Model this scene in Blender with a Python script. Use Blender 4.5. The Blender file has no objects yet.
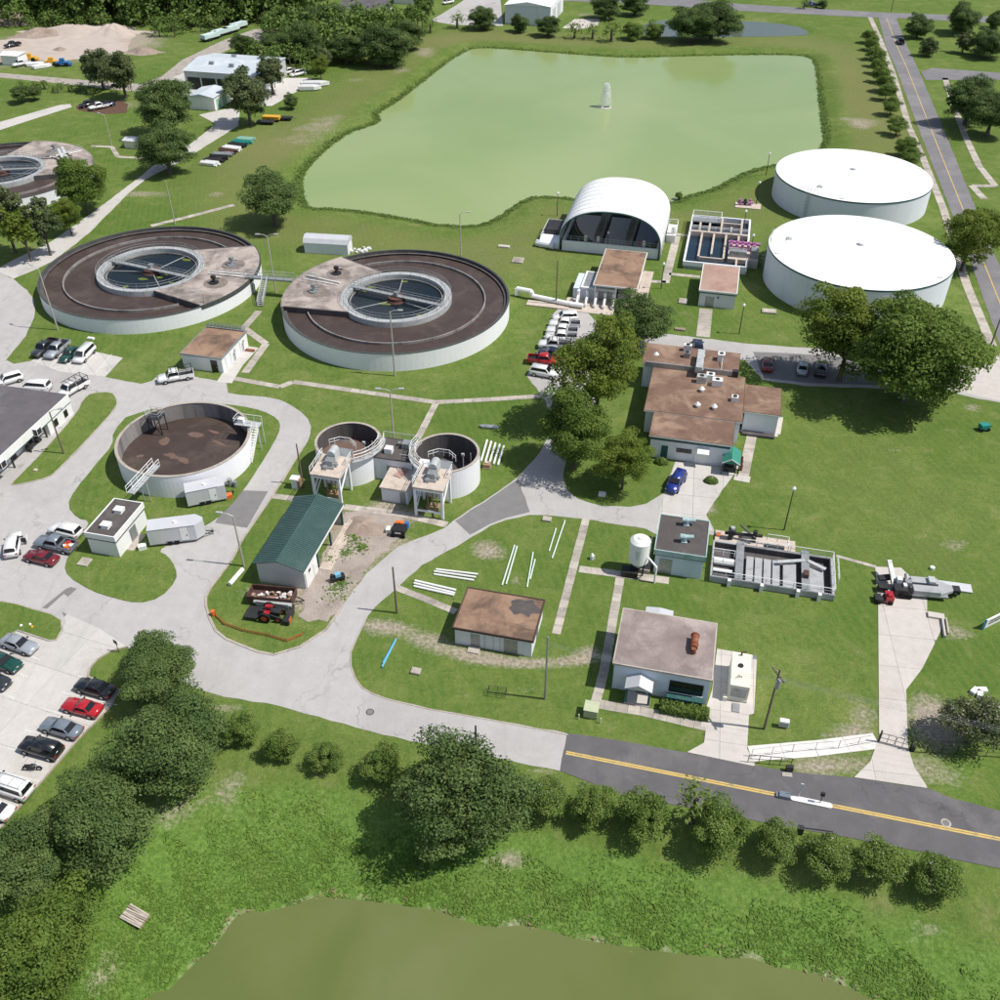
import bpy, bmesh, math, random
import numpy as np
from mathutils import Vector, Matrix
from mathutils.geometry import tessellate_polygon
R = math.radians
random.seed(7); rng = np.random.default_rng(7)
scn = bpy.context.scene
COL = scn.collection
# ------------------------------------------------------------------ camera, sky, sun, exposure
CAM_H, FPX, PITCH = 84.0, 960.0, R(38.6)
cam_d = bpy.data.cameras.new('camera'); cam = bpy.data.objects.new('camera', cam_d); COL.objects.link(cam)
cam.location = (0, 0, CAM_H); cam.rotation_euler = (math.pi/2 - PITCH, 0, 0)
cam_d.sensor_width = 36; cam_d.lens = 36*FPX/1000; cam_d.clip_start = 1; cam_d.clip_end = 4000
scn.camera = cam
scn.cycles.max_bounces = 5; scn.cycles.diffuse_bounces = 3; scn.cycles.glossy_bounces = 2; scn.cycles.transmission_bounces = 2
SUN_EL, SUN_AZ = R(57), R(-9)          # azimuth measured from +X towards +Y
sun_d = bpy.data.lights.new('sun', 'SUN'); sun_d.energy = 5.0; sun_d.angle = R(0.6); sun_d.color = (1, .955, .88)
sun = bpy.data.objects.new('sun', sun_d); COL.objects.link(sun)
sv = Vector((math.cos(SUN_EL)*math.cos(SUN_AZ), math.cos(SUN_EL)*math.sin(SUN_AZ), math.sin(SUN_EL)))
sun.rotation_euler = sv.to_track_quat('Z', 'Y').to_euler(); sun.location = (60, 0, 150)
world = bpy.data.worlds.new('World'); scn.world = world; world.use_nodes = True
nt = world.node_tree; bg = nt.nodes['Background']
sky = nt.nodes.new('ShaderNodeTexSky'); sky.sky_type = 'NISHITA'; sky.sun_disc = False
sky.sun_elevation = SUN_EL; sky.sun_rotation = math.pi/2 - SUN_AZ
sky.air_density = 1.0; sky.dust_density = 1.0; sky.ozone_density = 1.0
tcw = nt.nodes.new('ShaderNodeTexCoord'); nw = nt.nodes.new('ShaderNodeTexNoise'); nw.inputs['Scale'].default_value = 3.2
nw.inputs['Detail'].default_value = 5
rw = nt.nodes.new('ShaderNodeMapRange'); rw.inputs[1].default_value = .52; rw.inputs[2].default_value = .66
mxw = nt.nodes.new('ShaderNodeMix'); mxw.data_type = 'RGBA'; mxw.inputs[7].default_value = (7.5, 8.0, 9.0, 1)
nt.links.new(tcw.outputs['Generated'], nw.inputs['Vector']); nt.links.new(nw.outputs['Fac'], rw.inputs[0])
nt.links.new(rw.outputs[0], mxw.inputs[0]); nt.links.new(sky.outputs[0], mxw.inputs[6])
nt.links.new(mxw.outputs[2], bg.inputs['Color']); bg.inputs['Strength'].default_value = 0.1
scn.view_settings.view_transform = 'Standard'; scn.view_settings.look = 'None'
scn.view_settings.exposure = -0.05; scn.view_settings.gamma = 1.0
try: scn.view_settings.use_curve_mapping = False
except Exception: pass
# ------------------------------------------------------------------ survey: a photo position and a height give the place on site
_s, _c = math.sin(PITCH), math.cos(PITCH)
def G(px, py, z=0.0):
    v = (py-500)/FPX; dx, dy, dz = (px-500)/FPX, _c - v*_s, -_s - v*_c
    t = (CAM_H - z)/-dz
    return Vector((dx*t, dy*t, z))
def scale_at(p):        # metres per pixel there
    return (p.y*_c - (p.z-CAM_H)*_s)/FPX
# ------------------------------------------------------------------ materials
MATS = {}
def lin(c):
    return tuple(((x/12.92) if x <= .04045 else ((x+.055)/1.055)**2.4) for x in c)
def nmat(name):
    m = bpy.data.materials.new(name); m.use_nodes = True; MATS[name] = m
    return m, m.node_tree.nodes, m.node_tree.links, m.node_tree.nodes['Principled BSDF']
def noise(N, L, vec, scale, detail=4, rough=.55, dist=0):
    n = N.new('ShaderNodeTexNoise'); n.inputs['Scale'].default_value = scale; n.inputs['Detail'].default_value = detail
    n.inputs['Roughness'].default_value = rough; n.inputs['Distortion'].default_value = dist
    L.new(vec, n.inputs['Vector']); return n.outputs['Fac']
def rampf(N, L, fac, a, b, lo=0., hi=1.):
    r = N.new('ShaderNodeMapRange'); r.inputs[1].default_value = a; r.inputs[2].default_value = b
    r.inputs[3].default_value = lo; r.inputs[4].default_value = hi; L.new(fac, r.inputs[0]); return r.outputs[0]
def mixc(N, L, fac, a, b):
    m = N.new('ShaderNodeMix'); m.data_type = 'RGBA'
    for sock, v in ((m.inputs[6], a), (m.inputs[7], b)):
        if isinstance(v, tuple): sock.default_value = (*v, 1)
        else: L.new(v, sock)
    if isinstance(fac, float): m.inputs[0].default_value = fac
    else: L.new(fac, m.inputs[0])
    return m.outputs[2]
def math_(N, L, op, a, b=None):
    m = N.new('ShaderNodeMath'); m.operation = op
    for i, v in enumerate((a, b)):
        if v is None: continue
        if isinstance(v, (int, float)): m.inputs[i].default_value = v
        else: L.new(v, m.inputs[i])
    return m.outputs[0]
def bump(N, L, h, strength, dist, bs):
    b = N.new('ShaderNodeBump'); b.inputs['Strength'].default_value = strength; b.inputs['Distance'].default_value = dist
    L.new(h, b.inputs['Height']); L.new(b.outputs[0], bs.inputs['Normal'])
def worn(name, c1, c2=None, scale=1.5, rough=.7, stain=None, sscale=.25, sa=.5, sb=.72, metal=0., bmp=.15, bd=.02, spec=.3, rand=0., fine=None, streak=False, fa=.13, crack=0.):
    """weathered surface: two tones, larger stains, fine grain, slight piece-to-piece difference"""
    m, N, L, B = nmat(name)
    g = N.new('ShaderNodeNewGeometry').outputs['Position']
    if streak:
        mp = N.new('ShaderNodeMapping'); mp.inputs['Scale'].default_value = (1, 1, .12); L.new(g, mp.inputs['Vector']); gs = mp.outputs[0]
    else: gs = g
    if c2 is None: c2 = tuple(x*.82 for x in c1)
    col = mixc(N, L, rampf(N, L, noise(N, L, gs, scale, 4, .6), .3, .7), c1, c2)
    if stain: col = mixc(N, L, rampf(N, L, noise(N, L, gs, sscale, 4, .65, .4), sa, sb), col, stain)
    if crack:
        nd = N.new('ShaderNodeTexNoise'); nd.inputs['Scale'].default_value = .5; nd.inputs['Detail'].default_value = 4; L.new(g, nd.inputs['Vector'])
        va = N.new('ShaderNodeVectorMath'); va.operation = 'MULTIPLY_ADD'; va.inputs[1].default_value = (5, 5, 0); L.new(nd.outputs['Color'], va.inputs[0]); L.new(g, va.inputs[2])
        vo = N.new('ShaderNodeTexVoronoi'); vo.feature = 'DISTANCE_TO_EDGE'; vo.inputs['Scale'].default_value = .085; L.new(va.outputs[0], vo.inputs['Vector'])
        col = mixc(N, L, math_(N, L, 'MULTIPLY', rampf(N, L, vo.outputs['Distance'], .002, .011, crack, 0), rampf(N, L, noise(N, L, g, .13, 2), .42, .6)), col, tuple(x*.42 for x in c1))
        ws = N.new('ShaderNodeMapping'); ws.inputs['Rotation'].default_value = (0, 0, R(20)); ws.inputs['Scale'].default_value = (.9, .06, 1); L.new(g, ws.inputs['Vector'])
        col = mixc(N, L, rampf(N, L, noise(N, L, ws.outputs[0], .8, 4, .6, 1.2), .5, .75, 0, .4), col, tuple(x*.75 for x in c1))
    fn = noise(N, L, g, fine or scale*9, 2, .7)
    mul = N.new('ShaderNodeMix'); mul.data_type = 'RGBA'; mul.blend_type = 'MULTIPLY'; mul.inputs[0].default_value = 1
    L.new(col, mul.inputs[6]); v = rampf(N, L, fn, .25, .75, 1-fa*1.2, 1+fa*.75)
    if rand:
        oi = N.new('ShaderNodeObjectInfo'); v = math_(N, L, 'MULTIPLY', v, rampf(N, L, oi.outputs['Random'], 0, 1, 1-rand, 1+rand*.6))
    cb = N.new('ShaderNodeCombineColor'); [L.new(v, cb.inputs[i]) for i in range(3)]
    L.new(cb.outputs[0], mul.inputs[7]); L.new(mul.outputs[2], B.inputs['Base Color'])
    B.inputs['Roughness'].default_value = rough; B.inputs['Metallic'].default_value = metal; B.inputs['Specular IOR Level'].default_value = spec
    if bmp: bump(N, L, fn, bmp, bd, B)
    return m
def plain(name, c, rough=.5, metal=0., spec=.4, coat=0.):
    m, N, L, B = nmat(name)
    g = N.new('ShaderNodeNewGeometry').outputs['Position']
    col = mixc(N, L, rampf(N, L, noise(N, L, g, 3.0, 4), .3, .7), c, tuple(x*.88 for x in c))
    L.new(col, B.inputs['Base Color']); B.inputs['Roughness'].default_value = rough; B.inputs['Metallic'].default_value = metal
    B.inputs['Specular IOR Level'].default_value = spec; B.inputs['Coat Weight'].default_value = coat; B.inputs['Coat Roughness'].default_value = .08
    return m
def mt(n): return MATS[n]
# ------------------------------------------------------------------ mesh builder
class MB:
    def __init__(s): s.v = []; s.f = []; s.smooth = False
    def add(s, vs, fs):
        o = len(s.v); s.v += [tuple(p) for p in vs]; s.f += [tuple(i+o for i in f) for f in fs]; return s
    def box(s, x0, x1, y0, y1, z0, z1, rz=0., c=None):
        vs = [(x, y, z) for z in (z0, z1) for (x, y) in ((x0, y0), (x1, y0), (x1, y1), (x0, y1))]
        if rz:
            cx, cy = c or ((x0+x1)/2, (y0+y1)/2); k, q = math.cos(rz), math.sin(rz)
            vs = [(cx+(x-cx)*k-(y-cy)*q, cy+(x-cx)*q+(y-cy)*k, z) for x, y, z in vs]
        return s.add(vs, [(0, 3, 2, 1), (4, 5, 6, 7), (0, 1, 5, 4), (1, 2, 6, 5), (2, 3, 7, 6), (3, 0, 4, 7)])
    def cone(s, p0, p1, r0, r1, n=10, cap=True):
        p0, p1 = Vector(p0), Vector(p1); d = (p1-p0).normalized()
        a = d.orthogonal().normalized(); b = d.cross(a)
        vs = []
        for p, r in ((p0, r0), (p1, r1)):
            for i in range(n):
                t = 2*math.pi*i/n; vs.append(p + a*(r*math.cos(t)) + b*(r*math.sin(t)))
        fs = [(i, (i+1) % n, n+(i+1) % n, n+i) for i in range(n)]
        if cap: fs += [tuple(range(n-1, -1, -1)), tuple(range(n, 2*n))]
        return s.add(vs, fs)
    def cyl(s, p0, p1, r, n=10): return s.cone(p0, p1, r, r, n)
    def tube(s, pts, r, n=6):
        for a, b in zip(pts, pts[1:]): s.cyl(a, b, r, n)
        return s
    def bar(s, p0, p1, w, h):
        p0, p1 = Vector(p0), Vector(p1); d = (p1-p0).normalized(); sd = d.cross(Vector((0, 0, 1)))
        if sd.length < 1e-3: sd = Vector((1, 0, 0))
        sd.normalize(); u = sd.cross(d)
        vs = [p + sd*(i*w/2) + u*(j*h/2) for p in (p0, p1) for i, j in ((-1, -1), (1, -1), (1, 1), (-1, 1))]
        return s.add(vs, [(3, 2, 1, 0), (4, 5, 6, 7), (0, 1, 5, 4), (1, 2, 6, 5), (2, 3, 7, 6), (3, 0, 4, 7)])
    def prism(s, poly, z0, z1):
        n = len(poly); area = sum(poly[i][0]*poly[(i+1) % n][1]-poly[(i+1) % n][0]*poly[i][1] for i in range(n))
        if area < 0: poly = poly[::-1]
        tri = tessellate_polygon([[Vector((p[0], p[1], 0)) for p in poly]])
        up = []
        for t in tri:
            a, b, c = (poly[i] for i in t)
            up.append(t if (b[0]-a[0])*(c[1]-a[1])-(b[1]-a[1])*(c[0]-a[0]) > 0 else t[::-1])
        vs = [(p[0], p[1], z0) for p in poly] + [(p[0], p[1], z1) for p in poly]
        fs = [tuple(i+n for i in t) for t in up] + [tuple(t[::-1]) for t in up] + [(i, (i+1) % n, n+(i+1) % n, n+i) for i in range(n)]
        return s.add(vs, fs)
    def sheet(s, poly, z):
        tri = tessellate_polygon([[Vector((p[0], p[1], 0)) for p in poly]]); up = []
        for t in tri:
            a, b, c = (poly[i] for i in t)
            up.append(t if (b[0]-a[0])*(c[1]-a[1])-(b[1]-a[1])*(c[0]-a[0]) > 0 else t[::-1])
        return s.add([(p[0], p[1], z) for p in poly], up)
    def ring(s, r0, r1, z0, z1, n=96, a0=0., a1=2*math.pi, cx=0, cy=0):
        full = a1-a0 > 2*math.pi-1e-4; k = n if full else n+1; vs = []
        for i in range(k):
            t = a0+(a1-a0)*i/n; q, w = math.cos(t), math.sin(t)
            vs += [(cx+r0*q, cy+r0*w, z0), (cx+r1*q, cy+r1*w, z0), (cx+r1*q, cy+r1*w, z1), (cx+r0*q, cy+r0*w, z1)]
        fs = []
        for i in range(n):
            a, b = 4*i, 4*((i+1) % k)
            fs += [(a+1, b+1, b+2, a+2), (a+2, b+2, b+3, a+3), (a+3, b+3, b, a), (a, b, b+1, a+1)]
        if not full: fs += [(0, 1, 2, 3), (4*k-1, 4*k-2, 4*k-3, 4*k-4)]
        return s.add(vs, fs)
    def disc(s, r, z, n=64, cx=0, cy=0, dome=0., rings=1):
        vs = [(cx, cy, z+dome)]; fs = []
        for j in range(1, rings+1):
            q = j/rings
            for i in range(n):
                t = 2*math.pi*i/n; vs.append((cx+r*q*math.cos(t), cy+r*q*math.sin(t), z+dome*(1-q*q)))
        for i in range(n): fs.append((0, 1+i, 1+(i+1) % n))
        for j in range(1, rings):
            for i in range(n):
                a = 1+(j-1)*n; b = 1+j*n; fs.append((a+i, b+i, b+(i+1) % n, a+(i+1) % n))
        return s.add(vs, fs)
    def mesh(s, name, mat):
        me = bpy.data.meshes.new(name); me.from_pydata(s.v, [], s.f)
        if mat: me.materials.append(mt(mat) if isinstance(mat, str) else mat)
        if s.smooth: me.polygons.foreach_set('use_smooth', [True]*len(me.polygons))
        return me
    def build(s, name, mat, parent=None, loc=None, rz=0., bevel=0.):
        me = s.mesh(name, mat); o = link(name, me, parent)
        if loc is not None: o.location = loc
        if rz: o.rotation_euler.z = rz
        if bevel:
            b = o.modifiers.new('bevel', 'BEVEL'); b.width = bevel; b.segments = 2; b.limit_method = 'ANGLE'
        return o
def link(name, data, parent=None):
    o = bpy.data.objects.new(name, data); COL.objects.link(o)
    if parent: o.parent = parent
    return o
def tag(o, label, cat, group=None):
    o['label'] = label; o['category'] = cat
    if group: o['group'] = group
    return o
def thing(name, label, cat, loc=(0, 0, 0), rz=0., group=None):
    o = bpy.data.objects.new(name, None); COL.objects.link(o); o.empty_display_size = .3
    o.location = loc; o.rotation_euler.z = rz; return tag(o, label, cat, group)
def struct(o): o['kind'] = 'structure'; return o
def copy_tree(o, parent=None):
    c = o.copy(); COL.objects.link(c); c.parent = parent
    for ch in list(o.children): copy_tree(ch, c)
    return c
def frame(fl, fr, z):
    """front-left and front-right corner at height z -> place of the base, heading, front length"""
    a, b = G(*fl, z), G(*fr, z); d = b-a
    return Vector((a.x, a.y, 0)), math.atan2(d.y, d.x), d.length
def railing(mb, pts, h=1.05, r=.035, step=1.8, closed=False, mid=True):
    pts = [Vector(p) for p in pts]
    if closed: pts = pts+[pts[0]]
    for a, b in zip(pts, pts[1:]):
        L_ = (b-a).length; n = max(1, round(L_/step)); u = Vector((0, 0, h))
        for i in range(n+1): p = a+(b-a)*(i/n); mb.cyl(p, p+u, r, 5)
        mb.cyl(a+u, b+u, r, 5)
        if mid: mb.cyl(a+u*.55, b+u*.55, r*.8, 5)
    return mb
def jag(poly, step=1.2, amp=.12):
    out = []; n = len(poly)
    for i in range(n):
        a, b = Vector(poly[i][:2]), Vector(poly[(i+1) % n][:2]); k = max(1, int((b-a).length/step)); nn = Vector((-(b-a).y, (b-a).x)).normalized()
        for j in range(k):
            p = a+(b-a)*(j/k)
            if j: p = p+nn*random.uniform(-amp, amp)
            out.append((p.x, p.y))
    return out
def smooth_poly(poly, it=2):
    for _ in range(it):
        q = []; n = len(poly)
        for i in range(n):
            a, b = poly[i], poly[(i+1) % n]
            q += [(a[0]*.75+b[0]*.25, a[1]*.75+b[1]*.25), (a[0]*.25+b[0]*.75, a[1]*.25+b[1]*.75)]
        poly = q
    return poly
def P(pts, z=0.): return [tuple(G(x, y, z)[:2]) for x, y in pts]
# ------------------------------------------------------------------ palette
worn('road_grey', (.455, .44, .43), (.405, .39, .38), .55, .9, (.34, .325, .315), .06, .5, .78, bmp=.1, fine=14, crack=.6)
worn('lot_concrete', (.56, .535, .505), (.50, .475, .45), .7, .9, (.41, .39, .365), .13, .54, .76, rand=.07, fine=11, crack=.35)
worn('walk_concrete', (.50, .455, .40), (.40, .36, .315), 1.3, .9, (.26, .235, .21), .5, .5, .75, rand=.22, fine=14)
worn('new_concrete', (.57, .53, .49), (.50, .465, .43), .8, .9, (.47, .42, .375), .18, .55, .8, rand=.05, fine=12)
worn('asphalt', (.132, .128, .134), (.108, .105, .11), .5, .88, (.175, .165, .165), .2, .5, .72, fine=18, crack=.5)
worn('asphalt_far', (.20, .195, .205), (.17, .165, .175), .3, .9, (.24, .23, .235), .1, .5, .7, fine=10)
worn('asphalt_patch', (.21, .205, .205), (.18, .175, .175), .8, .9, fine=14)
worn('kerb', (.46, .41, .36), (.36, .32, .28), 1.5, .9, (.27, .24, .21), .6)
worn('yellow_paint', (.66, .46, .13), (.56, .40, .14), 2.0, .8, (.28, .25, .19), 1.2, .52, .72)
worn('white_paint', (.72, .71, .68), (.6, .59, .57), 2, .7, (.42, .40, .37), 1.5, .55, .8)
worn('white_wall', (.80, .80, .78), (.74, .745, .735), .6, .75, (.62, .615, .58), .9, .58, .85, streak=True, bmp=.05, fa=.035)
worn('block_wall', (.755, .765, .815), (.705, .715, .765), .8, .8, (.52, .55, .555), .8, .58, .85, streak=True, bmp=.06, fa=.035)
worn('blue_wall', (.62, .695, .79), (.56, .635, .73), .8, .75, (.40, .50, .53), .6, .55, .8, streak=True, fa=.035)
worn('metal_wall', (.60, .61, .63), (.54, .55, .575), .5, .55, (.46, .46, .46), .6, .6, .85, metal=.15, streak=True, fa=.035)
worn('teal_trim', (.03, .11, .105), (.024, .085, .08), 1.5, .6, (.06, .13, .12), .7)
worn('aqua_paint', (.41, .53, .54), (.34, .45, .46), 1.5, .6, (.22, .38, .35), .8)
worn('brown_gravel', (.225, .142, .105), (.155, .095, .07), .45, .95, (.33, .225, .16), .2, .46, .64, fine=7, bmp=.35, fa=.2)
worn('tan_gravel', (.34, .225, .155), (.25, .155, .105), .45, .95, (.14, .092, .068), .22, .47, .64, fine=9, bmp=.35)
worn('grey_gravel', (.30, .243, .226), (.21, .168, .158), .42, .95, (.405, .345, .32), .2, .46, .66, fine=9, bmp=.3)
worn('pink_gravel', (.43, .29, .235), (.36, .24, .195), .5, .95, (.30, .185, .15), .3, .5, .75, fine=9, bmp=.3)
worn('dark_roof', (.105, .092, .088), (.078, .068, .066), .7, .9, (.14, .125, .12), .4, .5, .75, fine=9)
worn('slate_roof', (.135, .125, .135), (.105, .098, .108), .4, .85, (.20, .19, .20), .16, .55, .8, fine=8)
worn('green_metal', (.062, .115, .108), (.05, .097, .092), .5, .5, (.082, .138, .13), .4, metal=.1)
worn('white_membrane', (.88, .88, .88), (.83, .83, .83), .5, .6, (.76, .76, .75), .25, .55, .85, bmp=0, fa=.035)
worn('tank_roof', (.86, .86, .85), (.82, .82, .81), .3, .7, (.77, .765, .75), .12, .55, .8, bmp=0, fa=.035)
worn('tank_wall', (.71, .735, .80), (.67, .695, .76), .3, .7, (.52, .59, .62), .5, .55, .85, streak=True, bmp=.03, fa=.035)
worn('tank_white', (.845, .845, .885), (.805, .805, .85), .4, .75, (.70, .72, .74), .7, .6, .9, streak=True, bmp=.05, fa=.035)
worn('dirty_concrete', (.46, .40, .36), (.37, .315, .285), .5, .92, (.16, .135, .12), .2, .44, .66, fine=6, bmp=.25)
worn('deck_concrete', (.58, .50, .43), (.50, .43, .37), 1.2, .92, (.36, .29, .24), .7, .52, .75)
worn('dark_concrete', (.10, .092, .092), (.075, .07, .072), .6, .9, (.15, .135, .13), .5, .5, .75, streak=True)
worn('inner_concrete', (.30, .28, .27), (.22, .205, .20), .5, .9, (.13, .12, .12), .5, .48, .7, streak=True)
worn('grey_metal', (.40, .42, .43), (.33, .35, .36), 2, .5, (.25, .25, .25), .8, metal=.5)
worn('galvanized', (.58, .60, .60), (.50, .52, .52), 2, .5, (.42, .42, .41), 1, metal=.3)
worn('dark_metal', (.045, .047, .05), (.032, .034, .037), 2, .5, (.08, .06, .05), 1, metal=.3)
worn('wood_pole', (.20, .155, .115), (.155, .12, .09), 3, .9)
worn('concrete_pole', (.46, .42, .37), (.40, .37, .33), 2, .85)
worn('rust', (.26, .085, .045), (.18, .06, .035), 3, .85, (.35, .15, .08), 1.5, .5, .7)
worn('rust_dark', (.105, .055, .045), (.07, .04, .035), 3, .85, (.16, .07, .045), 1.5, .5, .7)
worn('sand', (.50, .43, .375), (.44, .375, .33), .25, .95, (.42, .335, .285), .08, .5, .75, fine=4, bmp=.3)
worn('dirt', (.34, .27, .225), (.27, .21, .175), .8, .95, (.42, .345, .29), .3, .5, .7, fine=6, bmp=.5, bd=.06)
worn('brick_white', (.66, .655, .64), (.58, .575, .56), 2, .85)
worn('pipe_white', (.82, .82, .81), (.76, .76, .75), 1.5, .45, fa=.035)
worn('pipe_pink', (.48, .20, .40), (.38, .15, .32), 2, .5)
worn('generator_cream', (.76, .73, .62), (.70, .67, .56), 1, .6, (.55, .52, .43), 1, .58, .8, fa=.035)
worn('sludge', (.074, .053, .046), (.056, .040, .035), .35, .5, (.105, .08, .068), .2, .5, .72, fine=5, bmp=.5, bd=.05, spec=.3)
worn('sludge_foam', (.17, .112, .09), (.135, .09, .072), .8, .8, fine=7)
worn('orange', (.50, .15, .05), (.40, .12, .04), 2, .7)
worn('wood', (.36, .25, .16), (.28, .19, .12), 3, .9)
worn('bark', (.12, .098, .078), (.085, .07, .055), 4, .95, (.17, .15, .13), 1.5)
worn('mulch', (.13, .075, .05), (.10, .055, .04), 2, .95, fine=6)
plain('glass_dark', (.012, .014, .017), .08, 0, .6); plain('tyre', (.018, .018, .018), .85, 0, .2); plain('rim', (.45, .45, .46), .35, .7)
plain('lamp_clear', (.75, .75, .75), .15, 0, .6); plain('lamp_red', (.35, .01, .01), .2, 0, .5); plain('plastic_black', (.02, .02, .022), .5)
plain('blue_plastic', (.03, .16, .42), .5); plain('red_paint', (.40, .02, .025), .3, 0, .5, .6); plain('orange_plastic', (.80, .16, .03), .5)
plain('sky_blue', (.18, .45, .60), .5); plain('teal_plastic', (.02, .25, .22), .5); plain('pvc_green', (.28, .50, .40), .5); plain('pvc_blue', (.12, .40, .58), .45)
plain('yellow_machine', (.70, .38, .04), .5); plain('white_gloss', (.82, .82, .82), .3, 0, .5, .3); plain('window_blue', (.10, .13, .15), .12, 0, .6)
for nm, c in dict(white=(.80, .80, .80), silver=(.40, .43, .47), steel=(.23, .27, .32), black=(.012, .013, .016), red=(.46, .012, .02), maroon=(.17, .012, .022), green=(.008, .06, .045), charcoal=(.04, .044, .05), blue=(.012, .03, .22), navy=(.012, .02, .06), grey=(.16, .17, .185)).items():
    plain('car_'+nm, c, .28, .25 if nm in ('silver', 'steel', 'grey', 'charcoal') else 0, .5, .8)
# grass sheet: three kinds of turf, mown lines, bare soil and dry patches (all properties of the ground itself)
def grass_mat(name='grass', far=False):
    m, N, L, B = nmat(name)
    g = N.new('ShaderNodeNewGeometry').outputs['Position']
    def att(n):
        a = N.new('ShaderNodeAttribute'); a.attribute_name = n; return a.outputs['Fac']
    n1 = noise(N, L, g, .045, 4, .6, .5); n2 = noise(N, L, g, .30, 5, .68, .6); n3 = noise(N, L, g, 2.2, 3, .7); n4 = noise(N, L, g, 9, 2, .7)
    c = mixc(N, L, rampf(N, L, n1, .34, .68), (.100, .163, .032), (.165, .211, .055))
    c = mixc(N, L, rampf(N, L, n2, .42, .74), c, (.068, .136, .022))
    c = mixc(N, L, rampf(N, L, n2, .42, .26, 0, .6), c, (.235, .225, .11))
    w = N.new('ShaderNodeTexWave'); w.inputs['Scale'].default_value = .26; w.inputs['Distortion'].default_value = 2.2; w.inputs['Detail'].default_value = 2
    mp = N.new('ShaderNodeMapping'); mp.inputs['Rotation'].default_value = (0, 0, R(-12)); L.new(g, mp.inputs['Vector']); L.new(mp.outputs[0], w.inputs['Vector'])
    c = mixc(N, L, rampf(N, L, w.outputs['Fac'], .2, .9, 0, .32), c, (.15, .185, .045))
    lush = rampf(N, L, math_(N, L, 'ADD', att('lush'), math_(N, L, 'MULTIPLY', math_(N, L, 'SUBTRACT', n2, .5), .9)), .35, .75)
    c = mixc(N, L, lush, c, mixc(N, L, rampf(N, L, n3, .35, .68), (.092, .180, .030), (.145, .232, .050)))
    dry = rampf(N, L, math_(N, L, 'ADD', att('dry'), math_(N, L, 'MULTIPLY', math_(N, L, 'SUBTRACT', n2, .5), 1.5)), .3, .95, 0, .8)
    sp = noise(N, L, g, 5.5, 2, .6); c = mixc(N, L, math_(N, L, 'MULTIPLY', rampf(N, L, sp, .60, .70), rampf(N, L, n1, .35, .62, .12, .6)), c, (.30, .30, .18)); c = mixc(N, L, rampf(N, L, noise(N, L, g, 1.1, 3, .7, .5), .54, .68, 0, .5), c, (.062, .118, .026))
    c = mixc(N, L, dry, c, mixc(N, L, n3, (.205, .195, .085), (.165, .18, .065)))
    dirt = rampf(N, L, math_(N, L, 'ADD', att('dirt'), math_(N, L, 'MULTIPLY', math_(N, L, 'SUBTRACT', math_(N, L, 'ADD', n2, math_(N, L, 'MULTIPLY', n3, .7)), .85), 1.25)), .36, 1.0, 0, .92)
    c = mixc(N, L, dirt, c, mixc(N, L, rampf(N, L, n3, .3, .7), (.27, .225, .175), (.42, .365, .30)))
    mul = N.new('ShaderNodeMix'); mul.data_type = 'RGBA'; mul.blend_type = 'MULTIPLY'; mul.inputs[0].default_value = 1; L.new(c, mul.inputs[6])
    v = math_(N, L, 'MULTIPLY', rampf(N, L, n3, .25, .75, .78, 1.16), rampf(N, L, n4, .25, .75, .74, 1.22))
    cb = N.new('ShaderNodeCombineColor'); [L.new(v, cb.inputs[i]) for i in range(3)]; L.new(cb.outputs[0], mul.inputs[7])
    L.new(mul.outputs[2], B.inputs['Base Color']); B.inputs['Roughness'].default_value = .95; B.inputs['Specular IOR Level'].default_value = .1
    h = math_(N, L, 'ADD', math_(N, L, 'MULTIPLY', n3, 1.0), math_(N, L, 'MULTIPLY', n4, .6)); bump(N, L, h, .55, .10, B)
grass_mat()
def leaf_mat(name, c1, c2, c3, trans=.25):
    m, N, L, B = nmat(name)
    a = N.new('ShaderNodeAttribute'); a.attribute_name = 'tint'; oi = N.new('ShaderNodeObjectInfo')
    c = mixc(N, L, rampf(N, L, a.outputs['Fac'], 0, 1), c1, c2)
    c = mixc(N, L, rampf(N, L, oi.outputs['Random'], 0, 1, 0, .55), c, c3)
    L.new(c, B.inputs['Base Color']); B.inputs['Roughness'].default_value = .6; B.inputs['Specular IOR Level'].default_value = .22
    t = N.new('ShaderNodeBsdfTranslucent'); L.new(c, t.inputs['Color']); mx = N.new('ShaderNodeMixShader'); mx.inputs[0].default_value = trans
    L.new(B.outputs[0], mx.inputs[1]); L.new(t.outputs[0], mx.inputs[2]); L.new(mx.outputs[0], N['Material Output'].inputs['Surface'])
leaf_mat('leaf_oak', (.056, .108, .030), (.160, .228, .070), (.115, .175, .048))
leaf_mat('leaf_light', (.088, .148, .020), (.235, .295, .048), (.16, .22, .034), .4)
leaf_mat('leaf_shrub', (.100, .180, .036), (.230, .325, .080), (.20, .27, .06), .4)
leaf_mat('leaf_moss', (.070, .105, .038), (.160, .195, .085), (.12, .15, .055))
leaf_mat('leaf_wood', (.062, .120, .025), (.155, .235, .054), (.13, .20, .042))
leaf_mat('weed_leaf', (.125, .245, .036), (.225, .345, .075), (.165, .29, .05), .5)
leaf_mat('reed_leaf', (.085, .150, .030), (.145, .215, .055), (.12, .19, .04), .3)
leaf_mat('blossom', (.45, .36, .33), (.60, .52, .47), (.5, .42, .38), .2)
leaf_mat('straw', (.22, .17, .09), (.34, .27, .16), (.28, .22, .12), .2)
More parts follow.
